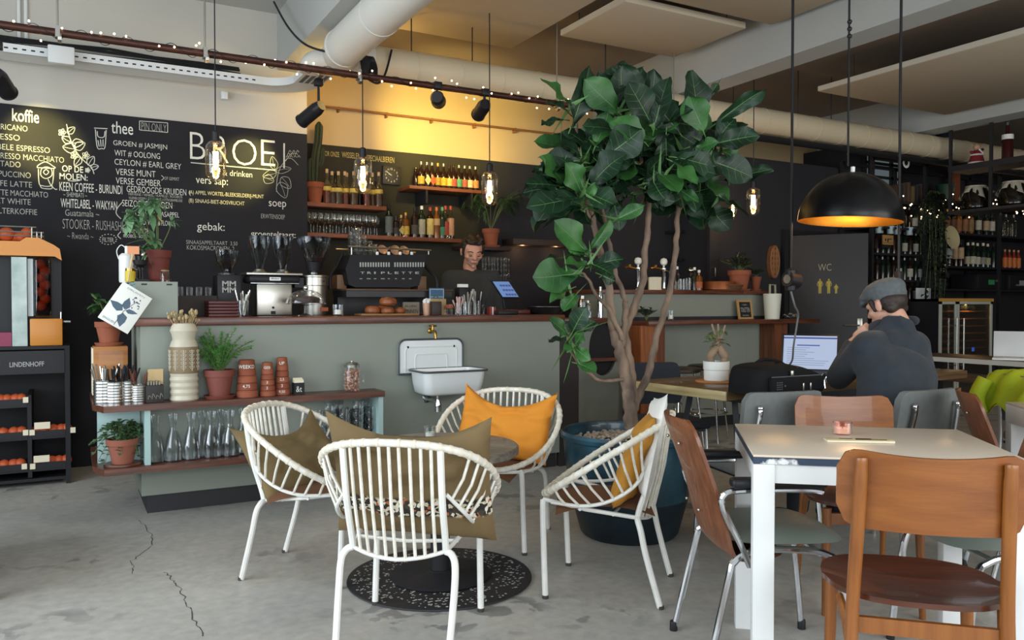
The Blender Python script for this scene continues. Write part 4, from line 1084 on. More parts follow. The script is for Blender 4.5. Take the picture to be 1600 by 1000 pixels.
for k in range(5):
    c = atY(572, 105, 5.5) + Vector((.012 * k, 0, 0)); o.tube([c + Vector((.03 * math.cos(a), .015 * math.sin(a * 2), .075 * math.sin(a))) for a in [j * 6.283 / 20 for j in range(20)]], .008, 6, True)
o.tube(spline([atY(562, 85, 5.5), atY(564, 95, 5.5), atY(570, 118, 5.45), atY(590, 130, 5.45), atY(602, 115, 5.5), atY(612, 78, 5.55)], 6), .008, 6)
tag(o.build('cable_coil', M_blackpl, None), 'black cable coiled up below the tan duct', 'cable')

# acoustic panels
M_pan = mat('acoustic_panel', '#b7a993', .9, bump=.15, bscale=300)
M_pane = mat('panel_edge_white', '#cfc9b8', .8)
for (x0, x1, y0, y1, z), lab in [((2.24, 3.32, 4.5, 6.0, 3.35), 'beige acoustic panel just right of the white duct'), ((3.5, 4.66, 4.65, 5.5, 3.34), 'beige square acoustic panel above the fig tree'),
                              ((3.6, 4.78, 3.4, 4.5, 3.34), 'beige acoustic panel nearest us in the middle bay'), ((6.25, 8.2, 2.9, 5.3, 3.2), 'large beige acoustic panel with a pale edge in the right bay')]:
    o = thing('acoustic_panel', lab, 'ceiling panel', ((x0 + x1) / 2, (y0 + y1) / 2, z), 0, 'acoustic panels hung from the ceiling')
    w, d = (x1 - x0) / 2, (y1 - y0) / 2
    MB().rbox((-w, -d, 0), (w, d, .05), .006).build('panel', M_pan, o)
    mb = MB().box((-w - .004, -d - .004, .006), (-w - .0005, d + .004, .05)); mb.build('edge_strip', M_pane, o, False)
    for sx in (-1, 1):
        for sy in (-1, 1): MB().tube([(sx * w * .8, sy * d * .8, .05), (sx * w * .8, sy * d * .8, ZC - .031 - z)], .003, 6).build('wire', M_blackmetal, o)

# ------------------------------------------------------------------ hanging filament lamps
M_amber = glass('smoked_amber_glass', (1, .90, .74, 1), .03, .28)
M_fil = emit('hot_filament', (1, .60, .22), 55)
def point(name, loc_, e, col, r=.03):
    l = bpy.data.lights.new(name, 'POINT'); l.energy = e; l.color = col; l.shadow_soft_size = r
    o = bpy.data.objects.new(name, l); COL.objects.link(o); o.location = loc_; return o
def make_pendant(label, p, cord):
    t = thing('pendant_lamp', label, 'pendant lamp', p, 0, 'hanging filament lamps')
    MB().lathe([(.0, -.105), (.02, -.103), (.042, -.088), (.052, -.06), (.054, .06), (.05, .085), (.036, .103), (.019, .112), (.018, .118)], 28, cap=False).build('glass_shade', M_amber, t)
    MB().lathe([(0, .10), (.02, .10), (.021, .158), (.015, .165), (.005, .168), (0, .168)], 16).build('socket', M_blackpl, t)
    MB().tube([(0, 0, .165), (0, 0, cord)], .0035, 6).build('cord', M_blackpl, t)
    f = MB()
    for k in range(6):
        a = k * 1.047; f.tube([(.010 * math.cos(a), .010 * math.sin(a), .055), (.013 * math.cos(a + .3), .013 * math.sin(a + .3), .0), (.004 * math.cos(a), .004 * math.sin(a), -.04)], .0035, 5)
    f.ball((0, 0, .01), .012, 8, 6, (1, 1, 2.6)); f.build('filament', M_fil, t)
    MB().lathe([(0, -.05), (.004, -.05), (.005, .0), (.006, .10), (0, .10)], 8).build('stem', glass('bulb_stem', (1, .95, .85, 1), .05, .3), t)
    return t
LAMPC = (1, .62, .28)
lamps = [('filament lamp hanging in front of the big chalk letters', 337, 253, 5.35, .92), ('filament lamp hanging in front of the syrup bottles', 567, 275, 5.37, .60), ('filament lamp hanging by the potted palm on the bar shelf', 765, 296, 5.35, .96),
         ('larger of the two filament lamps right of the fig tree', 1177, 316, 5.35, .95)]
pr = None
for lab, u, v, y, c in lamps:
    p = atY(u, v, y)
    pr = dup(pr, p, label=lab, scale=1.17) if pr else make_pendant(lab, p, ZC - .04 - p.z if u != 567 else PZ - p.z - .026)
    if u == 567:
        for k in kids(pr):
            pass
    point('filament_light', p + Vector((0, 0, -.02)), 5, LAMPC)
pr.name = pr.name
# each cord ends where its lamp hangs from
for o in [q for q in bpy.data.objects if q.get('category') == 'pendant lamp']:
    o.scale = (1.17,) * 3; top = ((PZ - .024 if abs(o.location.x - atY(567, 275, 5.37).x) < .05 else ZC - .001 - (.03 if o.location.x > 1.87 else 0)) - o.location.z) / 1.17
    for c in kids(o):
        if c.name.startswith('cord'): c.data = c.data.copy(); [setattr(vv, 'co', Vector((vv.co.x, vv.co.y, top))) for vv in c.data.vertices if vv.co.z > .3]
p = atY(1145, 332, 6.15)
t = thing('pendant_lamp', 'smaller of the two filament lamps, with a round globe', 'pendant lamp', p, 0, 'hanging filament lamps')
MB().lathe([(0, -.085), (.012, -.08), (.016, -.05), (.035, -.02), (.05, .02), (.048, .05), (.03, .075), (.017, .085)], 24, cap=False).build('glass_shade', M_amber, t)
MB().lathe([(0, .08), (.018, .08), (.018, .12), (.004, .13), (0, .13)], 14).build('socket', M_blackpl, t)
MB().tube([(0, 0, .125), (0, 0, ZC - .032 - p.z)], .0035, 6).build('cord', M_blackpl, t)
MB().ball((0, 0, .02), .014, 8, 6, (1, 1, 2)).build('filament', M_fil, t)
point('filament_light', p, 4, LAMPC)

# ------------------------------------------------------------------ black dome lamp with gilded inside over the long table
DP = atD(1327.5, 347, 4.55)
dm = thing('dome_lamp', 'big black dome lamp with gold inside hanging over the long table', 'pendant lamp', DP)
dm.rotation_euler = Matrix.Rotation(R(3.0), 3, FW).to_euler()
Rr = .28
MB().lathe([(Rr, 0), (Rr * .995, .02)] + [(Rr * math.cos(a), Rr * math.sin(a)) for a in [k * R(7) + .1 for k in range(12)]] + [(.01, Rr)], 56, cap=False).build('outer_shade', mat('gloss_black_dome', '#0e0e10', .28, spec=.35), dm)
MB().lathe([(Rr - .003, .001)] + [((Rr - .006) * math.cos(a), (Rr - .006) * math.sin(a)) for a in [k * R(7) + .04 for k in range(13)]], 56, cap=False).build('gilded_inside', mat('gold_leaf', '#c98a2e', .38, .85, var=.25, vscale=9), dm)
MB().lathe([(0, Rr), (.012, Rr), (.012, Rr + .03), (0, Rr + .035)], 14).build('cap', M_whitepl, dm)
MB().ball((0, 0, .12), .04, 16, 12).build('bulb', emit('dome_bulb', (1, .75, .42), 14), dm)
MB().lathe([(0, .15), (.02, .15), (.02, Rr - .01), (0, Rr - .01)], 12).build('socket', M_blackpl, dm)
point('dome_light', DP + Vector((0, 0, .06)), 5.5, (1, .68, .36), .04)
co = MB().tube([(0, 0, 0), (0, 0, ZC - .001 - DP.z - Rr - .02)], .006, 7)
kz = (atD(1325, 40, 4.55).z - DP.z - Rr - .02)
for k in range(3): co.ball((.004, 0, kz - .04 * k), .014, 8, 6)
tag(co.build('lamp_cord', M_blackpl, None), 'thin black cord with a knot holding the dome lamp', 'cord', None, None, DP + RT * -.012 + Vector((0, 0, Rr + .034)))
# two more hanging cords
def cord(label, u, d, v1, r):
    b = atD(u, v1, d); b.x = b.x
    o = MB().tube([(0, 0, 0), (0, 0, ZC - .032 - b.z)], r, 7).build('electric_cable', M_blackpl, None); tag(o, label, 'cord', None, None, b); return b
b1 = cord('black cord hanging left of the dome lamp down to a clamp spotlight', 1236, 4.7, 420, .008)
b2 = cord('black cord hanging right of the dome lamp above the man', 1404, 4.7, 424, .008)
sp = thing('clip_spotlight', 'black clip spotlight on a cord in front of the toilet door', 'spotlight', b1 - Vector((0, 0, .06)))
MB().tube([(-.03, 0, .0), (.045, 0, -.01)], [.045, .05], 16).build('lamp_head', M_blackpl, sp)
MB().lathe([(0, -.07), (.03, -.065), (.032, .05), (.008, .065), (0, .065)], 14).build('socket', M_blackpl, sp)
MB().tube([(-.0315, 0, 0), (-.034, 0, 0)], .026, 14).build('lens', M_steel, sp)
o = MB().tube(spline([b1 + Vector((0, 0, -.13)), atD(1242, 478, 4.75), atD(1247, 490, 4.9), atD(1245, 508, 4.95), atD(1240, 540, 5.0), atD(1238, 562, 5.1), atD(1232, 572, 5.18)], 8), .006, 7).build('power_cable', mat('grey_cable', '#77797b', .5), None)
tag(o, 'grey power cable dropping from the spotlight to the laptop', 'cable')
pl = MB().rbox((-.02, -.02, -.09), (.02, .02, .0), .006).tube([(0, 0, -.09), (.03, 0, -.13)], .02, 10)
tag(pl.build('hanging_plug', M_blackpl, None), 'black hanging plug above the cap of the seated man', 'plug', None, None, b2)

# ------------------------------------------------------------------ track spotlights on the pipe and the tray
def spotlight(label, p, target, e, col, size, tilt_len=.19, rad=.052, hang=None):
    p = Vector(p); d = (Vector(target) - p).normalized()
    t = thing('track_spotlight', label, 'spotlight', p, 0, 'black spotlights under the ceiling')
    MB().tube([-d * .03, d * .02, d * .025, d * tilt_len], [rad * .75, rad, rad, rad], 20).build('lamp_head', M_blackpl, t)
    MB().tube([d * tilt_len, d * (tilt_len + .012)], rad + .004, 20).build('front_ring', M_black, t)
    MB().tube([d * (tilt_len + .0121), d * (tilt_len + .014)], rad * .8, 20).build('lens', emit('spot_lens', (1, .86, .6), 5), t)
    if hang is not None:
        h = Vector(hang) - p; MB().tube([h, h * .4, (0, 0, 0)], .010, 8).build('bracket', M_blackpl, t)
        MB().rbox((h.x - .03, h.y - .03, h.z - .0), (h.x + .03, h.y + .03, h.z + .05), .005).build('pipe_clamp', M_blackpl, t)
    l = bpy.data.lights.new('spot_beam', 'SPOT'); l.energy = e; l.color = col; l.spot_size = R(size); l.spot_blend = .8; l.shadow_soft_size = .03
    o = bpy.data.objects.new('spot_beam', l); COL.objects.link(o); o.location = p + d * (tilt_len + .03); o.rotation_euler = d.to_track_quat('-Z', 'Y').to_euler()
YEL = (1, .74, .20)
q = atY(683, 140, PY); spotlight('black spotlight on the copper pipe, left of the pair lighting the yellow wall', (q.x, PY, PZ - .08), atY(700, 195, YB), 160, YEL, 62, hang=(q.x, PY, PZ - .02))
q = atY(757, 150, PY); spotlight('black spotlight on the copper pipe, right of the pair lighting the yellow wall', (q.x, PY, PZ - .09), atY(690, 265, YB), 60, YEL, 60, hang=(q.x, PY, PZ - .02))
q = atY(498, 168, 6.0); spotlight('black spotlight hanging under the tray, aimed at the chalkboard', q, atY(388, 258, CBY), 85, (1, .84, .24), 46, hang=q + Vector((-.0, 0, .16)))
q = atY(-4, 118, 5.9); spotlight('black spotlight at the left edge aimed at the coffee menu', q, atY(62, 220, CBY), 95, (1, .84, .24), 50, hang=q + Vector((0, 0, .16)))
q = atY(535, 125, 6.2); l = point('stub_glow', (q.x + .1, 6.2, q.z), 13, (1, .66, .22), .05)

for k, u in enumerate((30, 41)):
    b = atY(u, 78, 6.69); o = MB().tube([(0, 0, 0), (0, 0, ZC - .001 - b.z)], .012, 8).build('white_conduit', M_tray, None); tag(o, ['left', 'right'][k] + ' one of two white conduits running up the wall above the cable tray', 'pipe', None, None, (b.x, 6.685, b.z))
# ------------------------------------------------------------------ enamel wall basin on the bar front
M_enam = mat('white_enamel', '#d9dddc', .25, coat=.3)
M_enr = mat('dark_enamel_rim', '#44484c', .35)
q = atY(672, 575, 5.0)
ws = thing('wall_basin', 'white enamel wall basin with tall splash back on the bar front', 'wash basin', (q.x, 5.0, 0))
zt, zb = atY(672, 530, 4.98).z, atY(672, 576, 4.98).z
hw_ = (atY(722, 550, 4.98).x - atY(622, 550, 4.98).x) / 2
def rrect(w, z0, z1, r, rb=.004, n=6):
    P = []
    for cx, cz, a0, rr in ((w - r, z1 - r, 0, r), (-w + r, z1 - r, 90, r), (-w + rb, z0 + rb, 180, rb), (w - rb, z0 + rb, 270, rb)):
        for k in range(n + 1): a = R(a0 + 90 * k / n); P.append((cx + rr * math.cos(a), cz + rr * math.sin(a)))
    return P
MB().prism(rrect(hw_, zb - .03, zt, .05), (0, -.022, 0), (1, 0, 0), (0, 0, 1), (0, 1, 0), .020).build('splash_back', M_enam, ws)
P = rrect(hw_, zb - .03, zt, .05); MB().tube([(x, -.024, z) for x, z in P], .007, 8, True).build('splash_rim', M_enr, ws)
mb = MB()
for k, (s, t0) in enumerate(((.80, .05), (.5, .10))):
    Pq = [(x * s, z) for x, z in rrect(hw_, zb - .02, zt - t0, .03)]
    mb.tube([(x, -.023, z) for x, z in Pq], .004, 6, True)
mb.build('pressed_lines', M_enam, ws)
mb = MB()
for x in (-.72, .72): mb.lathe([(0, 0), (.008, 0), (.006, .004), (0, .005)], 10, M=Matrix.Translation((hw_ * x, -.023, zt - .05)) @ Matrix.Rotation(R(90), 4, 'X'))
mb.build('fixing_hole', M_black, ws)
bw = hw_ * .97
def basin():
    mb = MB(); prof = []
    def loop(w, y0, y1, z, r, n=6):
        P = []
        for cx, cy, a0 in ((w - r, y1 - .004 if False else y1 - r, 0), (-w + r, y1 - r, 90), (-w + r, y0 + r, 180), (w - r, y0 + r, 270)):
            for k in range(n + 1): a = R(a0 + 90 * k / n); P.append(Vector((cx + r * math.cos(a), cy + r * math.sin(a), z)))
        return P
    D = .30
    L = [loop(bw * .80, -D * .86, -.035, zb - .155, .05), loop(bw * .90, -D * .93, -.025, zb - .14, .06), loop(bw * .95, -D * .97, -.023, zb - .08, .055), loop(bw * .98, -D * .99, -.022, zb - .01, .05), loop(bw * 1.03, -D * 1.03, -.022, zb - .004, .05), loop(bw * 1.03, -D * 1.03, -.022, zb + .004, .05),
         loop(bw * .95, -D * .95, -.03, zb + .002, .05), loop(bw * .9, -D * .9, -.04, zb - .08, .05), loop(bw * .75, -D * .8, -.06, zb - .135, .05)]
    n = len(L[0]); vs = [p for l in L for p in l]; fs = []
    for i in range(len(L) - 1):
        for k in range(n): k2 = (k + 1) % n; fs.append((i * n + k, i * n + k2, (i + 1) * n + k2, (i + 1) * n + k))
    fs.append(tuple(reversed(range(n)))); fs.append(tuple((len(L) - 1) * n + k for k in range(n)))
    rim = [p for p in loop(bw * 1.035, -D * 1.035, -.022, zb, .05)]
    return mb.add(vs, fs), rim
bm_, rim = basin(); bo = bm_.build('basin', M_enam, ws, True, 50); bo.location.x = .06
ro = MB().tube(rim, .007, 8, True).build('basin_rim', M_enr, ws); ro.location.x = .06
dz = zb - .156
MB().tube(spline([(.0, -.13, dz), (.0, -.13, dz - .05), (.0, -.13, dz - .12)], 4), [.016] * 5 + [.024] * 4, 14).tube(spline([(0, -.13, dz - .06), (-.02, -.08, dz - .045), (-.03, .0, dz - .045)], 5), .014, 10).lathe([(0, 0), (.03, 0), (.03, .006), (0, .006)], 16, M=Matrix.Translation((-.03, 0, dz - .045)) @ Matrix.Rotation(R(90), 4, 'X')).build('drain_trap', M_chrome, ws)
tp = thing('brass_tap', 'old brass tap on the bar front above the enamel basin', 'tap', (q.x, 5.0, zt + .055))
MB().tube(spline([(0, 0, 0), (0, -.05, 0), (0, -.085, -.005), (0, -.095, -.035)], 5), .010, 10).lathe([(0, 0), (.02, 0), (.018, .01), (.01, .014)], 14, M=Matrix.Rotation(R(90), 4, 'X')).tube([(0, -.045, 0), (0, -.045, .03)], .009, 10).tube([(0, -.095, -.03), (0, -.095, -.048)], .009, 10).build('spout', M_brass, tp)
MB().tube([(-.028, -.045, .034), (.028, -.045, .034)], .006, 8).ball((0, -.045, .036), .010, 10, 7).build('tap_handle', M_brass, tp)

# ------------------------------------------------------------------ things on the wooden shelf unit
SZ = .6505
def on_shelf(u, v, z=SZ): return atZ(u, v, z)
M_tin = mat('ribbed_tin', '#c9cbc9', .25, 1)
def tin(label, u, y, r, h, grp='tin cans of cutlery'):
    p = atY(u, 620, y); p.z = SZ
    pr_ = [(0, 0), (r, 0)] + [(r + (.0018 if k % 2 else 0), h * (k + 1) / 16) for k in range(15)] + [(r + .002, h), (r - .002, h), (r - .003, .01), (0, .01)]
    t = thing('tin_can', label, 'tin can', p, 0, grp); MB().lathe(pr_, 26).build('can', M_tin, t, True, 20); return t, p
def cutlery(label, p, n, r, h0, h1, m, cat, grp, seed):
    random.seed(seed); mb = MB(); mh = MB()
    t = thing('cutlery', label, cat, p, 0, grp)
    for k in range(n):
        a = random.random() * 6.283; rr = r * .75 * math.sqrt(random.random()); a2 = a + random.uniform(-.5, .5); r2 = r * random.uniform(.9, 1.5)
        b = Vector((rr * .6 * math.cos(a), rr * .6 * math.sin(a), .012)); e = Vector((r2 * math.cos(a2), r2 * math.sin(a2), random.uniform(h0, h1)))
        MB().tube([b, b.lerp(e, .6), b.lerp(e, .85), e], [.0025, .003, .006, .005], 6).build('fork' if k % 2 else 'spoon', m, t)
for lab, u, y, r, h, n, m in [('tall tin can at the left corner of the shelf, full of steel cutlery', 163, 4.90, .052, .135, 12, M_steel), ('tin can full of black-handled knives, beside the tall tin', 180, 4.88, .048, .125, 12, M_blackpl),
                              ('third tin can from the left, with black-handled cutlery', 197, 4.91, .05, .125, 10, M_blackpl), ('short tin can with brown sticks, right of the other tins', 217, 4.90, .044, .10, 7, mat('brown_sticks', '#6b3a28', .7))]:
    t, p = tin(lab, u, y, r, h)
    cutlery('cutlery standing in the ' + lab.split(',')[0].replace('tin can full of', 'tin of'), p, n, r, h + .05, h + .095, m, 'cutlery', 'cutlery in the tins', int(u))
p = atY(241, 622, 4.9); p.z = SZ
t = thing('card_box', 'small black box with tea sachets and a tan card on the shelf', 'box', p)
MB().rbox((-.045, -.045, 0), (.045, .045, .095), .003).build('box', mat('dark_box', '#2a2625', .7), t)
MB().box((-.03, .03, .095), (.05, .035, .18)).build('tan_card', mat('tan_card', '#c2a77a', .8), t, False)
mb = MB()
for k in range(5): mb.box((-.035 + .014 * k, -.02, .09), (-.027 + .014 * k, .02, .115 + .004 * (k % 2)))
mb.build('sachets', mat('grey_sachets', '#8b8578', .8), t, False)
mb = MB()
for k in range(4): mb.tube(spline([(-.035 + .02 * k, -.0455, .02), (-.03 + .02 * k, -.0455, .04 + .01 * (k % 2)), (-.02 + .02 * k, -.0455, .03)], 4), .0015, 5)
mb.build('scribble', mat('grey_sachets', '#8b8578', .8), t)

# wooden box with a potted plant on it, at the end of the shelf
p = Vector((.215, 5.30, SZ))
t = thing('wooden_block', 'upright orange-brown wooden box at the left end of the shelf', 'box', p)
M_ow = wood('orange_wood', '#a56a2c', '#8a5420', .5, 0, 3)
MB().rbox((-.075, -.085, 0), (.105, .10, .30), .004).build('box', M_ow, t)
MB().box((-.082, -.08, .02), (-.0755, .09, .29)).build('side_paper', M_cream, t, False)
def terra_pot(label, p, r, h, m=M_terra, saucer=True, grp=None, soil=True):
    t = thing('flower_pot', label, 'flower pot', p, 0, grp)
    z = .016 if saucer else 0
    MB().lathe([(0, z), (r * .66, z), (r * .90, z + h * .74), (r * .9, z + h * .75), (r, z + h * .75), (r * 1.02, z + h), (r * .92, z + h), (r * .88, z + h * .88), (0, z + h * .88)], 32).build('pot', m, t, True, 30)
    if saucer: MB().lathe([(0, 0), (r * .9, 0), (r * 1.05, .018), (r * 1.0, .02), (r * .85, .006), (0, .006)], 32).build('saucer', m, t)
    if soil: MB().lathe([(0, z + h * .885), (r * .88, z + h * .89)], 24, cap=False).build('soil', M_soil, t)
    return t, Vector(p) + Vector((0, 0, z + h * .89))
def leaf_blade(mb, B, d, L, w, n=None, droop=.3, NU=5):
    d = Vector(d).normalized(); up = Vector((0, 0, 1)); s = d.cross(up); s = s.normalized() if s.length > .05 else Vector((1, 0, 0)); nn = s.cross(d)
    vs = []
    for i in range(NU):
        t = i / (NU - 1); hw = w * math.sin(math.pi * (.08 + .92 * t) ** .9) if 0 < t < 1 else w * .04
        c = Vector(B) + d * (L * t) - Vector((0, 0, 1)) * (droop * L * t * t) + nn * 0
        vs += [c - s * hw + nn * hw * .35, c, c + s * hw + nn * hw * .35]
    mb.add(vs, [(3 * i + j, 3 * i + j + 1, 3 * i + j + 4, 3 * i + j + 3) for i in range(NU - 1) for j in (0, 1)])
def plant(label, name, p, cat, spec, m=M_leaf, grp=None):
    """spec: list of (stem path points, radius), leaves callback"""
    t = thing(name, label, cat, p, 0, grp); return t
M_stemg = mat('green_stem', '#5a6b3a', .7)
t, top = terra_pot('terracotta pot with saucer on the upright wooden box', p + Vector((.01, 0, .3005)), .075, .125)
t = thing('basil_plant', 'small leafy green plant in the terracotta pot on the wooden box', 'plant', top)
random.seed(12); lm, sm = MB(), MB()
for k in range(9):
    a = random.random() * 6.283; e = Vector((.09 * math.cos(a), .09 * math.sin(a), random.uniform(.08, .22)))
    sm.tube(spline([(0, 0, 0), e * .5 + Vector((0, 0, .03)), e], 4), .003, 5)
    for j in range(3): leaf_blade(lm, e * (.6 + .2 * j), (math.cos(a + j * 2), math.sin(a + j * 2), .25), random.uniform(.07, .1), .026, droop=.5)
sm.build('stems', M_stemg, t); lm.build('leaves', M_leaf, t, True, 180)

# patterned tall vase with dried flowers
p = atY(288, 618, 4.90); p.z = SZ
v = thing('floor_vase', 'tall cream and brown patterned ceramic vase on the shelf', 'vase', p)
M_vase = mat('cream_stoneware', '#c3bba6', .4, var=.15, vscale=8); M_vbr = mat('brown_stoneware', '#7d6a4e', .55)
hv = atY(288, 505, 4.9).z - SZ
MB().lathe([(0, 0), (.072, 0), (.078, .008)] + [(.078 - .006 * (k % 2), .012 + .018 * k) for k in range(8)] + [(.076, .155)], 36).build('ribbed_base', M_vase, v, True, 20)
MB().lathe([(.076, .155), (.079, .165), (.079, .295), (.076, .305)], 36, cap=False).build('pattern_band', M_vbr, v)
MB().lathe([(.076, .305), (.068, .33), (.06, .345), (.066, .375), (.074, .395), (.066, .42), (.056, .435), (.058, hv), (.05, hv), (.048, .38), (0, .37)], 36).build('neck', M_vase, v)
mb = MB()
for k in range(11):
    a = k / 11 * 6.283; ca, sa = math.cos(a), math.sin(a); rr = .0805
    T = lambda da, z: (rr * math.cos(a + da), rr * math.sin(a + da), z)
    mb.tube([T(0, .17), T(0, .29)], .0018, 5)
    for j in range(5):
        z = .18 + .022 * j
        for s in (-1, 1): mb.tube(spline([T(0, z), T(s * .10, z + .006), T(s * .17, z + .016), T(s * .06, z + .016), T(0, z + .008)], 3), .0016, 4)
mb.build('relief_pattern', M_vase, v)
d = thing('dried_flowers', 'bunch of dry beige seed heads in the tall patterned vase', 'dried flowers', p + Vector((0, 0, hv)))
random.seed(2); sm, hm = MB(), MB()
for k in range(34):
    a = random.random() * 6.283; r = .085 * math.sqrt(random.random()); e = Vector((r * math.cos(a), r * math.sin(a), random.uniform(.015, .075)))
    sm.tube([(e.x * .35, e.y * .35, -.06), e], .0016, 4)
    hm.ball(e, random.uniform(.006, .011), 6, 5, (1, 1, 1.3))
M_dry = mat('dry_straw', '#a48f68', .95)
sm.build('stalks', M_dry, d); hm.build('seed_heads', M_dry, d)
# asparagus fern
p = atY(343, 617, 4.9); p.z = SZ
t, top = terra_pot('reddish clay pot of the feathery fern on the shelf', p, .085, .15, mat('plum_clay', '#7d4236', .7, var=.2, vscale=8))
t = thing('asparagus_fern', 'feathery bright green fern in the reddish clay pot', 'plant', top)
random.seed(6); lm, sm = MB(), MB()
for k in range(64):
    a = random.random() * 6.283; l = random.uniform(.10, .28); out = random.uniform(.2, .9)
    e = Vector((l * out * math.cos(a), l * out * math.sin(a), l * (1.15 - .7 * out)))
    P = spline([(0, 0, -.02), e * .5 + Vector((0, 0, .035)), e], 6); sm.tube(P, .0014, 4)
    for q_ in P[3:]:
        for j in range(9):
            dd = Vector((random.uniform(-1, 1), random.uniform(-1, 1), random.uniform(-.3, .8))).normalized() * random.uniform(.014, .03)
            n_ = dd.orthogonal().normalized() * .0014; lm.add([q_ - n_, q_ + n_, q_ + dd], [(0, 1, 2)])
            n2 = dd.cross(n_).normalized() * .0014; lm.add([q_ - n2, q_ + n2, q_ + dd], [(0, 1, 2)])
sm.build('stems', M_stemg, t); lm.build('fronds', mat('fern_green', '#4d8038', .6), t, True, 180)
# stacks of clay pots turned upside down, with chalked words
def pot_stack(u, y, r, n, h, label_base, words):
    p = atY(u, 615, y); z = SZ
    for k in range(n):
        rr = r * (1 - .06 * k)
        hh = h if k < n - 1 else h * 2.2
        t = thing('clay_pot', label_base % ['bottom', 'second', 'third', 'fourth', 'fifth', 'sixth'][k] if k < n - 1 else label_base % 'topmost', 'flower pot', (p.x, p.y, z), 0, 'upturned clay pots in stacks on the shelf')
        MB().lathe([(rr * .93, 0), (rr, .001), (rr * .98, h * .8), (rr * .92, h * .82), (rr * .92 - .002 * (hh / h), hh * .96), (rr * .9 * (.78 if k == n - 1 else 1), hh - .001), (0, hh - .001)], 28, cap=False).build('pot', mat('chalked_terracotta', '#8d4c35', .9, var=.25, vscale=10) if k % 2 else M_terra, t, True, 30)
        if words.get(k):
            mb = MB(); R0 = rr + .0008
            mt = MB().text(words[k], (0, 0, 0), (1, 0, 0), (0, 1, 0), None, h * .5, .01, 0)
            if mt.v:
                xm = max(v_[0] for v_ in mt.v) / 2; zz = hh * (.3 if k < n - 1 else .45)
                vs = []
                for x_, y_, _ in mt.v:
                    a = -math.pi / 2 - .25 + (x_ - xm) / R0; vs.append((R0 * math.cos(a), R0 * math.sin(a), zz + y_))
                MB().add(vs, mt.f).build('chalked_word', CH, t, False)
        z += hh + .0005
pot_stack(386, 4.90, .064, 4, .042, '%s upturned clay pot of the wide stack next to the fern', {3: 'WEEKD', 1: '4,75'})
pot_stack(418, 4.90, .047, 5, .032, '%s upturned clay pot of the middle stack', {4: 'GEB', 2: '3', 1: '2'})
pot_stack(441, 4.93, .048, 5, .036, '%s upturned clay pot of the right stack beside the card holder', {4: 'UP', 2: '2,5', 1: '3', 0: '9,50'})
p = atY(466, 612, 4.9); p.z = SZ
t = thing('card_holder', 'little black card holder right of the clay pots', 'card holder', p)
MB().box((-.03, -.03, 0), (.03, .03, .07)).build('holder', M_black, t, False); mb = MB()
for k in range(5): mb.box((-.028, -.022 + .01 * k, .02), (.028, -.017 + .01 * k, .085 + .003 * k))
mb.build('cards', M_cream, t, False); mb = MB().text('&t', (-.02, -.0305, .015), (1, 0, 0), (0, 0, 1), .035, .035, 0, .0006); mb.build('lettering', CH, t, False)
# glass jar full of corks
p = atY(550, 608, 4.9); p.z = SZ
t = thing('glass_jar', 'glass jar with metal lid full of pinkish nuts at the right of the shelf', 'jar', p)
MB().lathe([(0, 0), (.05, 0), (.053, .008), (.053, .12), (.042, .14), (.042, .15)], 28, cap=False).build('jar', M_glass, t)
MB().lathe([(0, .15), (.045, .15), (.046, .165), (.036, .178), (.01, .184), (.01, .19), (0, .192)], 24).build('lid', M_steel, t)
random.seed(1); mb = MB()
for k in range(150):
    a = random.random() * 6.283; r = .046 * math.sqrt(random.random()); mb.ball((r * math.cos(a), r * math.sin(a), .008 + .125 * random.random()), .0085, 6, 4, (1, .8, .9))
n_ = mb.build('nuts', mat('pink_nuts', '#b98b76', .8, var=.3, vscale=60), t); n_['kind'] = 'stuff'
MB().tube(spline([(.055, 0, .125), (.072, 0, .11), (.072, 0, .05), (.055, 0, .035)], 5), .004, 6).build('handle', M_glass, t)

# lower shelf: carafes, tumblers, ivy pot, menus
LZ = .3105
car = None
def carafe(label, u, v):
    global car
    y = 4.90 if v > 709 else 4.955
    p = atY(u, 700, y); p.z = LZ
    if car: return dup(car, p, label=label)
    car = thing('glass_carafe', label, 'carafe', p, 0, 'glass carafes on the lower shelf')
    MB().lathe([(0, 0), (.046, 0), (.049, .006), (.047, .07), (.036, .135), (.021, .175), (.018, .2), (.028, .265), (.026, .265), (.0165, .2), (.0195, .175), (.034, .135), (.045, .07), (.046, .01), (0, .008)], 24).build('carafe_glass', M_rim, car)
    MB().lathe([(0, 0), (.047, 0), (.050, .004), (.050, .009), (0, .009)], 24).build('thick_base', glass('thick_glass', (.8, .88, .92, 1), .05, .6), car)
for k, (u, v) in enumerate([(243, 715), (271, 713), (299, 712), (331, 711), (360, 710), (380, 709), (346, 705), (316, 705)]):
    carafe(['first', 'second', 'third', 'fourth', 'fifth', 'sixth'][k] + ' glass carafe from the left in the front row on the lower shelf' if k < 6 else ['right', 'left'][k - 6] + ' one of the two glass carafes standing behind the front row on the lower shelf', u, v)
tm = None
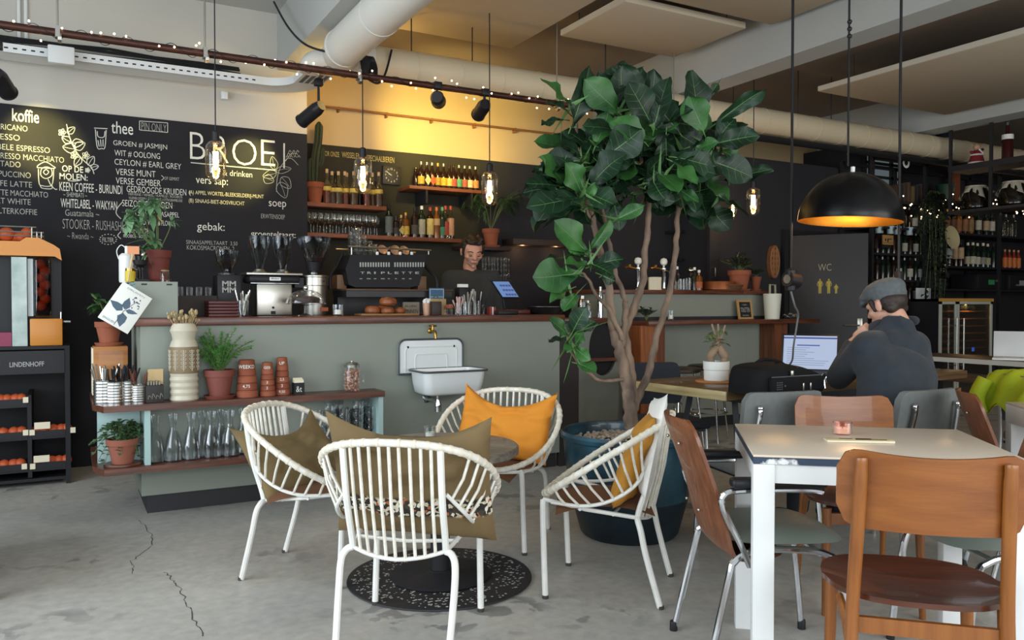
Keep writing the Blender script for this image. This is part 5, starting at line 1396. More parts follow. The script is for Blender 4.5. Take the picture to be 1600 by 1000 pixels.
for c, (u, y) in enumerate([(497, 4.90), (516, 4.9), (539, 4.9), (560, 4.9), (580, 4.9), (528, 4.965), (551, 4.965), (574, 4.965)]):
    b = atY(u, 700, y)
    for k in range(4 + (c % 2)):
        lab = '%s ribbed glass tumbler in the %s stack of the %s row' % (['lowest', 'second', 'third', 'fourth', 'fifth'][k], ['first', 'second', 'third', 'fourth', 'fifth', 'first', 'second', 'third'][c], 'front' if c < 5 else 'back')
        p = (b.x, b.y, LZ + .048 * k)
        if tm is None:
            tm = MB().lathe([(0, 0), (.028, 0), (.029, .004), (.031, .03), (.033, .033), (.036, .062), (.034, .066), (.039, .085), (.037, .085), (.032, .062), (.028, .03), (.026, .008), (0, .008)], 14).build('tumbler', M_rim, None)
            tag(tm, lab, 'tumbler', 'stacked ribbed tumblers on the lower shelf', None, p); o = tm
        else:
            o = tm.copy(); COL.objects.link(o); o.location = p; o['label'] = lab
p = Vector((.27, 4.91, LZ))
bd = MB().lathe([(0, 0), (.095, 0), (.097, .006), (.095, .012), (0, .012)], 32).build('round_board', M_redwood, None); tag(bd, 'round board under the ivy pot on the lower shelf', 'board', None, None, p)
t, top = terra_pot('clay pot of the ivy on the lower shelf corner', p + Vector((0, 0, .0125)), .082, .135, mat('ivy_clay', '#8f5542', .85, var=.2, vscale=8), False)
t = thing('ivy_plant', 'trailing dark green ivy in the clay pot on the lower shelf', 'plant', top)
random.seed(14); lm, sm = MB(), MB()
for k in range(42):
    a = random.random() * 6.283; l = random.uniform(.04, .13); dn = random.uniform(-.16, .05) if l > .08 and math.sin(a) < .3 else random.uniform(0, .06)
    e = Vector((l * math.cos(a) * 1.1, l * math.sin(a) * .7, .03 + dn)); P = spline([(0, 0, -.01), e * .6 + Vector((0, 0, .05)), e], 5); sm.tube(P, .0015, 4)
    for q_ in P[2::1]:
        a2 = random.random() * 6.283; leaf_blade(lm, q_, (math.cos(a2), math.sin(a2) - .4, random.uniform(-.4, .5)), random.uniform(.025, .04), .013, droop=.2, NU=4)
sm.build('stems', M_stemg, t); lm.build('leaves', mat('ivy_green', '#4c6b45', .55, var=.3, vscale=20), t, True, 180)
mn = None
for k in range(6):
    y = 5.09 + .045 * k
    lab = '%s folded blue-grey menu filed at the left end of the lower shelf' % ['first', 'second', 'third', 'fourth', 'fifth', 'sixth'][k]
    if mn is None:
        mn = MB().box((0, 0, 0), (.14, .012, .21)).box((0, .014, 0), (.14, .02, .205)).build('menu', mat('blue_grey_menu', '#7f95a4', .8, var=.2, vscale=10), None, False); tag(mn, lab, 'menu', 'folded menus on the lower shelf'); o = mn
    else:
        o = mn.copy(); COL.objects.link(o); o['label'] = lab
    o.location = (.19, y, LZ); o.rotation_euler.z = R(-3 + 2 * (k % 2))
# ------------------------------------------------------------------ things on the bar top
BT = TOPZ + .0005
def onbar(u, y): p = atY(u, 490, y); p.z = BT; return p
def zat(u, v, y): return atY(u, v, y).z
# pale green cabinet
x0, x1 = atY(212, 480, 5.03).x, atY(278, 480, 5.03).x; ch = zat(245, 440, 5.03) - BT
cbx = Vector(((x0 + x1) / 2, 5.33, BT)); w = (x1 - x0) / 2
t = thing('counter_cabinet', 'small pale green cabinet with open compartments standing on the bar end', 'cabinet', cbx)
MB().box((-w, -.30, 0), (w, -.285, ch)).build('front_panel', M_sage, t, False)
mb = MB().box((-w, -.284, ch - .012), (w, .28, ch)).box((-w, -.284, 0), (w, .28, .012)).box((-w + .17, -.284, .0125), (w, .28, ch - .0125))
for y in (-.284, -.10, .09, .268): mb.box((-w, y, .0125), (-w + .169, y + .012, ch - .0125))
mb.build('carcass', M_duck, t, False)
MB().box((-w + .03, -.302, ch - .02), (-w + .06, -.3005, ch - .012)).box((w - .06, -.302, ch - .02), (w - .03, -.3005, ch - .012)).build('hinge', M_black, t, False)
CT = BT + ch + .0005
def oncab(u, y): p = atY(u, 440, y); p.z = CT; return p
# botanical print hanging askew on its corner
pc = atY(196, 481, 4.965)
t = thing('botanical_card', 'white card with a blue-grey leafy drawing hanging askew on the cabinet corner', 'card', pc); t.rotation_euler = (0, R(33), 0)
cw, chh = .088, .118
MB().rbox((-cw, 0, -chh), (cw, .006, chh), .002).build('card', mat('card_white', '#dcdcd4', .7), t)
mb = MB(); 
def lf(mb, x, z, L, a, w):
    c, s = math.cos(a), math.sin(a); vs = [(x + L * (p * c - q * s), -.0008, z + L * (p * s + q * c)) for p, q in [(0, 0), (.25, w), (.6, w * .8), (1, 0), (.6, -w * .8), (.25, -w)]]
    mb.add(vs, [(0, 1, 2, 3, 4, 5)])
for x, z, L, a, ww in [(0, -.01, .07, 1.75, .30), (-.004, -.02, .085, 2.95, .26), (.006, -.03, .08, -1.25, .32), (.008, -.012, .065, .25, .2)]: lf(mb, x, z, L, a, ww)
mb.build('leaf_drawing', mat('blue_grey_ink', '#4d5f6e', .8), t, False)
mb = MB().tube([(0, -.001, -.11), (.002, -.001, -.02), (.03, -.001, .06)], .0015, 4)
random.seed(3)
for k in range(14): lf(mb, random.uniform(.01, .06), random.uniform(.02, .075), .012, random.random() * 6, .3)
mb.build('twig_drawing', mat('blue_grey_ink', '#4d5f6e', .8), t, False)
mb = MB().text('DRUIVEN', (-.05, -.001, .095), (1, 0, 0), (0, 0, 1), .1, .010, 0, .0004).text('ENGLISH', (-.07, -.001, -.105), (1, 0, 0), (0, 0, 1), .07, .012, .01, .0004)
mb.build('lettering', mat('faded_ink', '#8e9294', .8), t, False)
# red clay pot with broad-leaved plant
p = oncab(247, 5.25); t, top = terra_pot('tall dark red pot on the pale green cabinet', p, .075, .175, M_terrad, True)
t = thing('leafy_houseplant', 'tall green houseplant with lobed leaves in the dark red pot on the cabinet', 'plant', top)
random.seed(31); lm, sm = MB(), MB()
def lobed(mb, B, d, L):
    for k, (a, f) in enumerate([(0, 1), (.7, .8), (-.7, .8), (1.45, .5), (-1.45, .5)]):
        dd = Matrix.Rotation(a, 3, 'Y') @ Vector(d); leaf_blade(mb, B, dd, L * f, L * .17, droop=.15, NU=5)
P0 = Vector((0, 0, 0))
for u, v, L in [(225, 320, .12), (238, 316, .13), (205, 335, .13), (200, 350, .12), (238, 375, .15), (232, 385, .12), (268, 345, .07), (210, 345, .1), (246, 322, .1), (236, 330, .12)]:
    e = atY(u, v, 5.2 + random.uniform(-.06, .08)) - top
    sm.tube(spline([P0, e * .5 + Vector((random.uniform(-.03, .03), 0, .03)), e], 6), .003, 5)
    for j in range(2): lobed(lm, e, (random.uniform(-.6, .6), random.uniform(-.5, .1), random.uniform(-1, .1)), L * (1 - .25 * j))
sm.build('stems', M_stemg, t); lm.build('leaves', mat('pale_green_leaf', '#6d9468', .5, var=.3, vscale=10), t, True, 180)
# hand citrus press, canister, jars, lemons
p = oncab(219, 5.18); t = thing('citrus_press', 'black lever citrus press on the pale green cabinet', 'citrus press', p)
MB().rbox((-.05, -.06, 0), (.05, .06, .018), .006).tube([(0, .04, .018), (0, .04, .20)], .012, 10).tube([(-.03, -.02, .09), (0, .04, .10), (.03, -.02, .09)], .01, 8).lathe([(.01, .085), (.035, .10), (.042, .125), (.038, .126), (0, .1)], 18, (0, -.02, 0)).lathe([(0, .15), (.028, .155), (.006, .19), (0, .2)], 16, (0, -.02, 0)).build('press_body', M_blackpl, t)
MB().tube([(0, .04, .195), (0, -.02, .205), (.01, -.09, .16)], .008, 8).ball((.01, -.095, .155), .014, 8, 6).build('lever', M_chrome, t)
t = thing('note_tag', 'small salmon-coloured note standing beside the citrus press', 'note', oncab(209, 5.06) + Vector((0, 0, 0)))
MB().box((-.030, 0, .155), (.03, .003, .20)).build('note', mat('salmon_paper', '#d9946b', .8), t, False); MB().tube([(-.03, .001, 0), (-.005, .001, .155)], .005, 6).build('stick', mat('pale_wood_stick', '#cdb380', .7), t)
p = oncab(193, 5.38); t = thing('milk_canister', 'white plastic canister with wire handle at the cabinet edge', 'canister', p + Vector((.02, 0, 0)))
MB().lathe([(0, 0), (.042, 0), (.045, .01), (.045, .16), (.03, .175), (0, .178)], 24).build('canister', M_whitepl, t)
MB().tube(spline([(-.045, 0, .14), (-.055, 0, .19), (-.03, 0, .225), (.0, 0, .2)], 5), .003, 6).tube([(.0, 0, .17), (.0, 0, .22)], .012, 8).tube([(.03, -.02, .16), (.034, -.02, .215)], .01, 8).build('handle', M_whitepl, t)
for lab, u, y, r, h in [('small clear jar at the left back of the cabinet top', 177, 5.53, .03, .09), ('clip-top glass jar behind the milk canister', 184, 5.47, .036, .11), ('small glass jar right of the dark red pot', 258, 5.12, .026, .07)]:
    p = oncab(u, y); p.x = max(p.x, cbx.x - w + r + .002); t = thing('glass_jar', lab, 'jar', p); MB().lathe([(0, 0), (r, 0), (r, h * .8), (r * .8, h * .9)], 18, cap=False).build('jar', M_rim, t); MB().lathe([(0, h * .9), (r * .85, h * .9), (r * .85, h), (0, h)], 18).build('lid', M_steel if 'small glass' not in lab else mat('kraft_lid', '#8b7652', .8), t)
for k, (u, y, c) in enumerate([(203, 5.10, '#c9b232'), (205, 5.2, '#d0a540')]):
    p = oncab(u, y); r = .026; t = thing('spice_jar', ['yellow-filled jar beside the press base', 'amber-filled jar behind the yellow one'][k], 'jar', p); MB().lathe([(0, 0), (r, 0), (r, .06), (0, .06)], 18).build('contents', mat('spice' + c, c, .6), t); MB().lathe([(r * .9, .0605), (r * .9, .075), (0, .076)], 16).build('lid', M_brass, t)

# trays and crates behind the cabinet
p = onbar(304, 5.42); t = thing('dark_crate', 'dark wooden crate with glasses and small tools beside the cabinet', 'crate', p)
MB().box((-.12, -.1, 0), (.12, .1, .13)).box((-.125, -.105, .045), (.125, .105, .055)).box((-.125, -.105, .1), (.125, .105, .11)).build('crate', mat('dark_brown_crate', '#2c201d', .7), t, False)
for k in range(4):
    o = MB().lathe([(0, 0), (.018, 0), (.02, .05), (.016, .055)], 12, cap=False).build('shot_glass', M_rim, None); tag(o, '%s little glass standing on the dark crate' % ['first', 'second', 'third', 'fourth'][k], 'glass', 'little glasses on the crate', None, p + Vector((-.09 + .055 * k, -.05, .1305)))
trp = None
for k in range(5):
    lab = '%s dark red tray of the stack left of the spoon glass' % ['lowest', 'second', 'third', 'fourth', 'topmost'][k]
    q = onbar(346, 5.25) + Vector((0, 0, .0195 * k))
    if trp is None: trp = MB().rbox((-.09, -.1, 0), (.09, .1, .019), .006).build('serving_tray', mat('dark_red_lacquer', '#4d1c1c', .4), None); tag(trp, lab, 'tray', 'dark red trays on the bar', None, q)
    else: o = trp.copy(); COL.objects.link(o); o.location = q; o['label'] = lab
def glass_of(label, u, y, r, h, n, m, hh, seed, cat='cutlery'):
    p = onbar(u, y); o = MB().lathe([(0, 0), (r * .9, 0), (r, h), (r - .002, h), (r * .85, .006), (0, .006)], 20).build('glass_holder', M_rim, None); tag(o, 'glass holding ' + label, 'glass', None, None, p)
    cutlery(label, p, n, r, h + hh * .4, h + hh, m, cat, None, seed)
glass_of('tea spoons beside the steel double grinder', 379, 5.15, .036, .10, 10, M_steel, .07, 3)

# coffee grinders
def hopper(parent, x, y, z, r0, r1, h, beans=.35, m=None):
    mb = MB().lathe([(r0, 0), (r0 * 1.15, h * .12), (r1 * .86, h * .5), (r1, h * .85), (r1, h)], 28, M=Matrix.Translation((x, y, z)), cap=False); o = mb.build('bean_hopper', m or glass('smoked_hopper', (.55, .58, .6, 1), .03, .35), parent)
    MB().lathe([(0, h), (r1 * 1.03, h), (r1 * 1.03, h + .008), (0, h + .01)], 28, M=Matrix.Translation((x, y, z))).build('hopper_lid', glass('lid_plastic', (.35, .38, .4, 1), .1, .4), parent)
    if beans: MB().lathe([(0, .004), (r0 * .95, .004), (r0 * 1.08, h * .12), (r1 * (.55 + .3 * beans), h * beans), (0, h * beans + .01)], 20, M=Matrix.Translation((x, y, z))).build('coffee_beans', mat('coffee_beans', '#2d1d15', .6, var=.5, vscale=90, bump=.5, bscale=90), parent)
p = onbar(355, 5.5); t = thing('coffee_grinder', 'small black coffee grinder with clear hopper and white letter sticker', 'coffee grinder', p)
zt_ = zat(355, 430, 5.5) - BT
MB().rbox((-.075, -.09, 0), (.075, .09, zt_), .006).build('body', M_blackpl, t); MB().lathe([(.06, zt_), (.062, zt_ + .008), (.03, zt_ + .02)], 20).build('collar', M_chrome, t)
hopper(t, 0, 0, zt_ + .022, .028, .075, zat(355, 391, 5.5) - BT - zt_ - .03, .5)
MB().text('MM', (-.045, -.0912, zt_ - .075), (1, 0, 0), (0, 0, 1), .085, .035, .03, .0006).text('MM', (-.045, -.0912, zt_ - .115), (1, 0, 0), (0, 0, 1), .085, .035, .03, .0006).build('sticker', CHD, t, False)
p = onbar(424, 5.45); t = thing('double_coffee_grinder', 'wide steel grinder with two tall smoked hoppers', 'coffee grinder', p)
zz = lambda v: zat(424, v, 5.45) - BT
MB().rbox((-.115, -.1, 0), (.115, .1, zz(443)), .012).build('steel_body', M_steel, t); MB().rbox((-.165, -.115, zz(443) + .0005), (.165, .115, zz(431)), .02).build('black_head', M_blackpl, t)
MB().rbox((-.18, -.12, zz(431) + .0005), (.18, .12, zz(427)), .004).build('top_plate', M_steel, t); MB().rbox((-.155, -.118, zz(444)), (.155, -.1005, zz(443.5) + .004), .002).build('trim_strip', M_chrome, t)
MB().box((-.035, -.1165, zz(439)), (.035, -.1155, zz(434))).build('name_plate', M_whitepl, t, False); MB().text('ditting', (-.028, -.1172, zz(438)), (1, 0, 0), (0, 0, 1), .056, .014, .02, .0004).build('lettering', M_black, t, False)
MB().lathe([(0, 0), (.008, 0), (.008, .004), (0, .004)], 12, M=Matrix.Translation((-.01, -.1005, .055)) @ Matrix.Rotation(R(90), 4, 'X')).box((-.025, -.102, .012), (.005, -.1, .032)).build('button', M_black, t)
for s in (-1, 1):
    MB().lathe([(0, zz(427)), (.055, zz(427) + .001), (.035, zz(424)), (.03, zz(421)), (0, zz(421))], 20, (.075 * s, 0, 0)).build('hopper_collar', M_steel, t); hopper(t, .075 * s, 0, zz(421), .026, .068, zz(371) - zz(421), .0 if s < 0 else .62)
p = onbar(491, 5.45); t = thing('coffee_grinder', 'round steel coffee grinder with a wide smoked hopper behind the cake dome', 'coffee grinder', p)
zz = lambda v: zat(491, v, 5.45) - BT
MB().lathe([(0, 0), (.085, 0), (.088, .01), (.088, zz(447)), (.095, zz(446)), (.095, zz(434)), (.1, zz(433)), (.1, zz(431)), (.04, zz(429)), (0, zz(429))], 32).build('steel_body', M_steel, t); MB().lathe([(0, zz(429)), (.03, zz(429) + .001), (.026, zz(424)), (0, zz(424))], 16).build('collar', M_chrome, t)
MB().lathe([(.0, zz(424)), (.045, zz(424)), (.06, zz(410)), (.0, zz(410))], 20).build('hopper_base', M_blackpl, t); hopper(t, 0, 0, zz(410), .06, .112, zz(373) - zz(410), .2)
MB().box((-.15, -.08, zz(450)), (-.09, .02, zz(435))).build('side_switch_box', M_blackpl, t, False); MB().box((.02, -.0925, .03), (.07, -.086, .055)).build('orange_label', mat('orange_label', '#a5532a', .6), t, False)
MB().add([(.03, -.0965, zz(441)), (.05, -.0945, zz(441)), (.04, -.0955, zz(438))], [(0, 1, 2)]).build('arrow_mark', M_black, t, False)
# cake dome on its stand
p = onbar(478, 5.15); t = thing('cake_stand', 'glass cake stand with a clear dome and steel knob on the bar', 'cake stand', p)
zz = lambda v: zat(478, v, 5.15) - BT
MB().lathe([(0, 0), (.05, 0), (.045, .008), (.012, .02), (.01, zz(478)), (.05, zz(476)), (.13, zz(475)), (.132, zz(474)), (0, zz(474.5))], 36).build('stand', M_rim, t)
MB().lathe([(.122, zz(473.6))] + [(.122 * math.cos(a), zz(473.6) + (zz(452) - zz(473.6)) * math.sin(a)) for a in [k * R(10) for k in range(1, 10)]], 36, cap=False).build('dome', M_glass, t); MB().ball((0, 0, zz(449.5)), .016, 14, 10).build('knob', M_chrome, t)
MB().lathe([(0, zz(474) + .002), (.085, zz(474) + .002), (.088, zz(466)), (.06, zz(463)), (0, zz(462))], 24).build('chocolate_cake', mat('chocolate', '#2c1a14', .6), t)
candle_glass('little glass with a candle on the bar next to the cake stand', onbar(528, 5.15), .034, .075, M_rim, M_wax)
# sweet buns on a board
p = onbar(602, 5.2); bd = MB().rbox((-.19, -.07, 0), (.22, .09, .014), .004).build('serving_board', wood('pale_board', '#9b7145', '#7d5632', .6, 0, 3), None); tag(bd, 'wooden serving board under the cinnamon buns', 'board', None, None, p)
bun = None
for k, (dx, dy, dz_, s) in enumerate([(-.09, 0, 0, .95), (.005, .03, 0, 1.0), (.1, .0, 0, .8), (.0, -.045, 0.0, .8), (.02, .0, .055, 1.05), (-.05, .05, 0.0, .9)]):
    lab = ['cinnamon bun at the left of the board', 'cinnamon bun in the middle of the board', 'small bun at the right of the board', 'bun nearest us on the board', 'cinnamon bun lying on top of the pile', 'bun behind the leftmost bun'][k]
    q = p + Vector((dx, dy, .0145 + dz_))
    if bun is None:
        bun = thing('cinnamon_bun', lab, 'bun', q, 0, 'buns on the serving board')
        MB().lathe([(0, 0), (.045, 0), (.056, .012), (.055, .034), (.04, .05), (0, .054)], 24).build('dough', mat('baked_dough', '#8f4f25', .5, var=.35, vscale=30, bump=.2), bun)
        MB().tube([((.006 + .0028 * k2 * .5) * math.cos(k2 * .5), (.006 + .0028 * k2 * .5) * math.sin(k2 * .5), .052 - .00032 * k2) for k2 in range(30)], .005, 6).build('swirl', mat('cinnamon_swirl', '#4d2412', .5), bun); bun.scale = (s,) * 3
    else: dup(bun, q, k * 1.1, lab, scale=s)
p = onbar(642, 5.22); t = thing('stone_sign', 'grey block sign reading ALLEEN PINNEN among the bar things', 'sign', p); hh_ = zat(642, 472, 5.22) - BT
MB().rbox((-.06, -.012, 0), (.06, .012, hh_), .003).build('block', mat('grey_stone', '#7d7467', .9, var=.2, vscale=30), t); MB().text('ALLEEN', (-.05, -.0128, hh_ * .62), (1, 0, 0), (0, 0, 1), .085, .014, .01, .0005).text('PINNEN', (-.05, -.0128, hh_ * .15), (1, 0, 0), (0, 0, 1), .098, .028, .01, .0005).build('lettering', mat('dark_engraving', '#3a332b', .9), t, False)
p = onbar(667, 5.2); t = thing('sugar_glass', 'glass of white sugar sticks beside the blue card', 'glass', p); MB().lathe([(0, 0), (.024, 0), (.03, .085), (.027, .085), (.022, .006), (0, .006)], 18).build('glass', mat('peach_glass', '#c39a7d', .3), t); mb = MB(); random.seed(4)
for k in range(14): a = random.random() * 6.283; mb.tube([(.01 * math.cos(a), .01 * math.sin(a), .02), (.026 * math.cos(a), .026 * math.sin(a), random.uniform(.10, .12))], .005, 4)
mb.build('sugar_sticks', M_whitepl, t)
p = onbar(682, 5.32); t = thing('card_stand', 'kraft stand holding a blue loyalty card on the bar', 'card stand', p); h1, h2 = zat(682, 467, 5.32) - BT, zat(682, 450, 5.32) - BT
MB().box((-.062, -.03, 0), (.062, .03, h1)).build('kraft_box', mat('kraft_card', '#b39a6e', .8), t, False); MB().box((-.058, -.006, h1), (.058, .002, h2)).build('blue_card', mat('blue_print', '#3d5d78', .7), t, False)
MB().box((-.05, -.008, h1 + .012), (.05, -.0062, h1 + .016)).box((-.05, -.008, h2 - .012), (.05, -.0062, h2 - .008)).box((-.054, -.008, h1 + .0), (-.05, -.0062, h2 - .008)).box((.05, -.008, h1), (.054, -.0062, h2 - .008)).build('card_frame', mat('pale_blue_line', '#a9bcc6', .7), t, False)
p = onbar(681, 5.14); t = thing('bag_stand', 'small dark wooden bag-shaped block with a wire handle', 'block', p); h1 = zat(681, 471, 5.14) - BT
MB().rbox((-.036, -.02, 0), (.036, .02, h1), .003).build('block', mat('dark_wood_block', '#2b1d1b', .5), t); MB().tube(spline([(-.026, 0, h1), (-.022, 0, h1 + .025), (0, 0, h1 + .036), (.022, 0, h1 + .025), (.026, 0, h1)], 5), .0025, 6).build('handle', M_brass, t)
p = onbar(701, 5.2); t = thing('nut_jar', 'open jar heaped with nuts left of the spoons', 'jar', p); MB().lathe([(0, 0), (.03, 0), (.033, .06), (.03, .06)], 18, cap=False).build('jar', M_rim, t); mb = MB(); random.seed(5)
for k in range(40): a = random.random() * 6.283; r = .028 * math.sqrt(random.random()); mb.ball((r * math.cos(a), r * math.sin(a), .05 + .02 * random.random()), .008, 6, 4)
n_ = mb.build('nuts', mat('red_nuts', '#a8684c', .7), t); n_['kind'] = 'stuff'
glass_of('colourful stirrers left of the tall spoons', 716, 5.14, .026, .085, 9, mat('stirrer_pink', '#c2a39c', .6), .05, 31)
glass_of('long spoons in the middle of the bar end', 730, 5.12, .032, .095, 9, M_steel, .075, 32); glass_of('tongs and knives right of the long spoons', 745, 5.14, .03, .10, 8, M_steel, .085, 33)
glass_of('short bar tools beside the till screen', 752, 5.3, .028, .07, 6, M_blackpl, .06, 34)
p = onbar(722, 5.4); t = thing('receipt_printer', 'black receipt dispenser with a white paper strip behind the spoons', 'receipt printer', p); h1 = zat(722, 449, 5.4) - BT
MB().rbox((-.04, -.04, 0), (.05, .05, h1), .006).build('housing', M_blackpl, t); MB().box((-.03, -.02, h1 + .0005), (.04, .02, h1 + .024)).build('paper', M_whitepl, t, False)
# till screen
p = onbar(775, 5.36); t = thing('till_screen', 'tilted till tablet with a bluish screen on the bar', 'tablet', p); t.rotation_euler.z = R(-12)
z0, z1 = zat(775, 464, 5.36) - BT, zat(775, 440, 5.36) - BT
S0 = Vector((.035, -.06, z0)); ex = Vector((1, 0, 0)); ey = Vector((-.55, .45, 1)).normalized(); ey2 = ey; W_ = .125; H_ = (z1 - z0) / ey.z
en = ex.cross(ey).normalized()
def plq(mb, a0, a1, b0, b1, off): mb.add([S0 + ex * a + ey * b + en * off for a, b in ((a0, b0), (a1, b0), (a1, b1), (a0, b1))], [(0, 1, 2, 3)])
MB().prism([(-.01, -.01), (W_ + .01, -.01), (W_ + .01, H_ + .01), (-.01, H_ + .01)], S0 - en * .012, ex, ey, en, .012).build('bezel', M_blackpl, t, False)
mb = MB(); plq(mb, 0, W_, 0, H_, .0008); mb.build('screen', emit('till_blue', '#6b8fc4', .9), t, False)
mb = MB(); random.seed(2)
for i in range(4):
    for j in range(3): plq(mb, .035 + i * .022, .053 + i * .022, .012 + j * H_ / 3.4, .03 + j * H_ / 3.4, .0014)
mb.build('screen_tiles', emit('till_tiles', '#5d5fa8', .6), t, False)
MB().tube([(.08, .02, 0), (.06, .02, z0 + .03)], .012, 8).lathe([(0, 0), (.06, 0), (.05, .008), (0, .01)], 20, (.08, .02, 0)).build('stand', M_blackpl, t)
o = MB().rbox((-.07, -.05, 0), (.1, .05, .03), .01).build('card_terminal', M_blackpl, None); tag(o, 'black card terminal lying right of the till screen', 'payment terminal', None, None, onbar(787, 5.16))
t = thing('gift_box', 'little red box with a white ribbon near the till', 'box', onbar(768, 5.2)); MB().box((-.025, -.02, 0), (.025, .02, .055)).build('box', mat('red_box', '#8b2f28', .6), t, False); MB().box((-.005, -.021, 0), (.005, .021, .056)).build('ribbon', M_whitepl, t, False)
p = onbar(853, 5.35); t = thing('steel_basin', 'wide dark steel sink bowl let into the right end of the bar', 'sink', p)
MB().lathe([(0, .004), (.12, 0), (.15, .05), (.178, .055), (.178, .059), (.145, .057), (.11, .012), (0, .01)], 36).build('bowl', mat('dark_steel', '#4d4d4d', .35, .9), t)
MB().rbox((-.17, -.05, 0), (.05, .1, .035), .01).build('bar_tray', mat('dark_red_lacquer', '#4d1c1c', .4), None)
tag(bpy.data.objects['bar_tray'], 'low dark red tray between the till and the sink bowl', 'tray', None, None, onbar(815, 5.3))

# espresso machine on its stand
p = Vector((atY(606, 450, 5.62).x, 5.46, BT)); t = thing('machine_stand', 'dark stand with a wooden top under the espresso machine', 'stand', p)
EZ = zat(606, 452, 5.4) - BT; wS = (atY(692, 455, 5.4).x - atY(527, 455, 5.4).x) / 2
MB().box((-wS, -.1, EZ - .055), (wS, .22, EZ - .012)).box((-wS, .1, 0), (-wS + .05, .2, EZ - .055)).box((wS - .05, .1, 0), (wS, .2, EZ - .055)).box((-wS + .05, .17, 0), (wS - .05, .19, EZ - .055)).build('frame', M_blackmetal, t, False)
MB().rbox((-wS - .005, -.12, EZ - .0115), (wS + .005, .22, EZ), .003).build('wooden_top', mat('dark_oak_top', '#5b4231', .5, var=.3, vscale=10), t)
em = thing('espresso_machine', 'big black espresso machine with pale slots and letters on its back', 'espresso machine', (p.x, 5.50, BT + EZ + .001))
y = -.06; sc_ = lambda u, v: (atY(u, v, 5.44).x - em.location.x, atY(u, v, 5.44).z - em.location.z)
outl = [sc_(u, v) for u, v in [(556, 449), (640, 449), (655, 446), (661, 420), (668, 398), (548, 398), (540, 420), (545, 445)]]
MB().prism(outl, (0, y, 0), (1, 0, 0), (0, 0, 1), (0, 1, 0), .30).build('body', mat('black_machine', '#1a1a1d', .5, spec=.25), em, False)
mb = MB().tube([(outl[5][0] - .02, y - .02, outl[5][1] + .055), (outl[4][0] + .02, y - .02, outl[4][1] + .03)], .006, 8)
mb.tube([(outl[5][0] - .02, y + .28, outl[5][1] + .055), (outl[4][0] + .02, y + .28, outl[4][1] + .03)], .006, 8)
mb.tube([(outl[5][0], y - .02, outl[5][1] + .055), (outl[5][0], y - .02, outl[5][1])], .005, 6).tube([(outl[4][0], y - .02, outl[4][1] + .03), (outl[4][0], y - .02, outl[4][1])], .005, 6); mb.build('cup_rail', M_steel, em)
mb = MB()
for k in range(12):
    for u0 in (562, 616): a = sc_(u0 + k * 4.05, 417); b = sc_(u0 + k * 4.05 + 2.2, 410 if True else 0); mb.box((a[0], y - .0015, a[1]), (b[0], y - .0005, b[1]))
for k in range(8): a = sc_(562 + 11 * k, 436); b = sc_(562 + 11 * k + [4, 6, 4, 6, 3, 3, 4, 4][k], 435); mb.box((a[0], y - .0015, a[1]), (b[0], y - .0005, b[1]))
mb.build('slots', CHD, em, False)
mb = MB(); W0 = 'TRIPLETTE'
for k, chh_ in enumerate(W0): a = sc_(563 + 10.7 * k, 428); mb.text(chh_, (a[0], y - .0015, a[1]), (1, 0, 0), (0, 0, 1), .03 if chh_ != 'I' else .012, .016, .02, .0006)
mb.build('lettering', CHD, em, False)
for s, u in ((-1, 530), (1, 678)):
    a = sc_(u, 440); xx = a[0]
    pr_ = [Vector((xx - s * .02, y + .02 * k, 0)) for k in range(3)]
    MB().tube(spline([(xx - s * .06, y + .12, outl[4][1] + .0), (xx - s * .01, y + .1, .16), (xx + s * .045, y + .06, .09), (xx + s * .05, y + .05, .0)], 6), .014, 8).build('curved_arm', mat('black_machine', '#1a1a1d', .5, spec=.25), em)
    MB().rbox((xx - s * .05 - .035, y + .1, .0), (xx - s * .05 + .035, y + .25, .10), .004).build('wooden_side', mat('machine_wood', '#7d5a3a', .5), em)
mb = MB()
for k in range(4): a = sc_(587 + 18 * k, 396); mb.rbox((a[0], y - .008, a[1] - .01), (a[0] + .02, y + .0, a[1] + .012), .003)
mb.build('knobs', M_whitepl, em)
TOPM = em.location.z + outl[5][1] + .0005
gl_ = None
for c, (u, dy, n) in enumerate([(547, .06, 5), (557, .14, 6), (566, .05, 4), (575, .12, 3), (551, .2, 5), (582, .04, 2)]):
    b = atY(u, 398, 5.44 + dy)
    for k in range(n):
        lab = '%s tumbler of %s stack on the espresso machine' % (['lowest', 'second', 'third', 'fourth', 'fifth', 'sixth'][k], ['the leftmost', 'the tallest', 'the front middle', 'the rear middle', 'the rear left', 'the short right'][c])
        o = tm.copy(); COL.objects.link(o); o.location = (max(b.x, em.location.x + outl[5][0] + .04), b.y, TOPM + .03 * k); o['label'] = lab; o['group'] = 'tumblers on the espresso machine'; o.scale = (.95, .95, .6)
cup = None
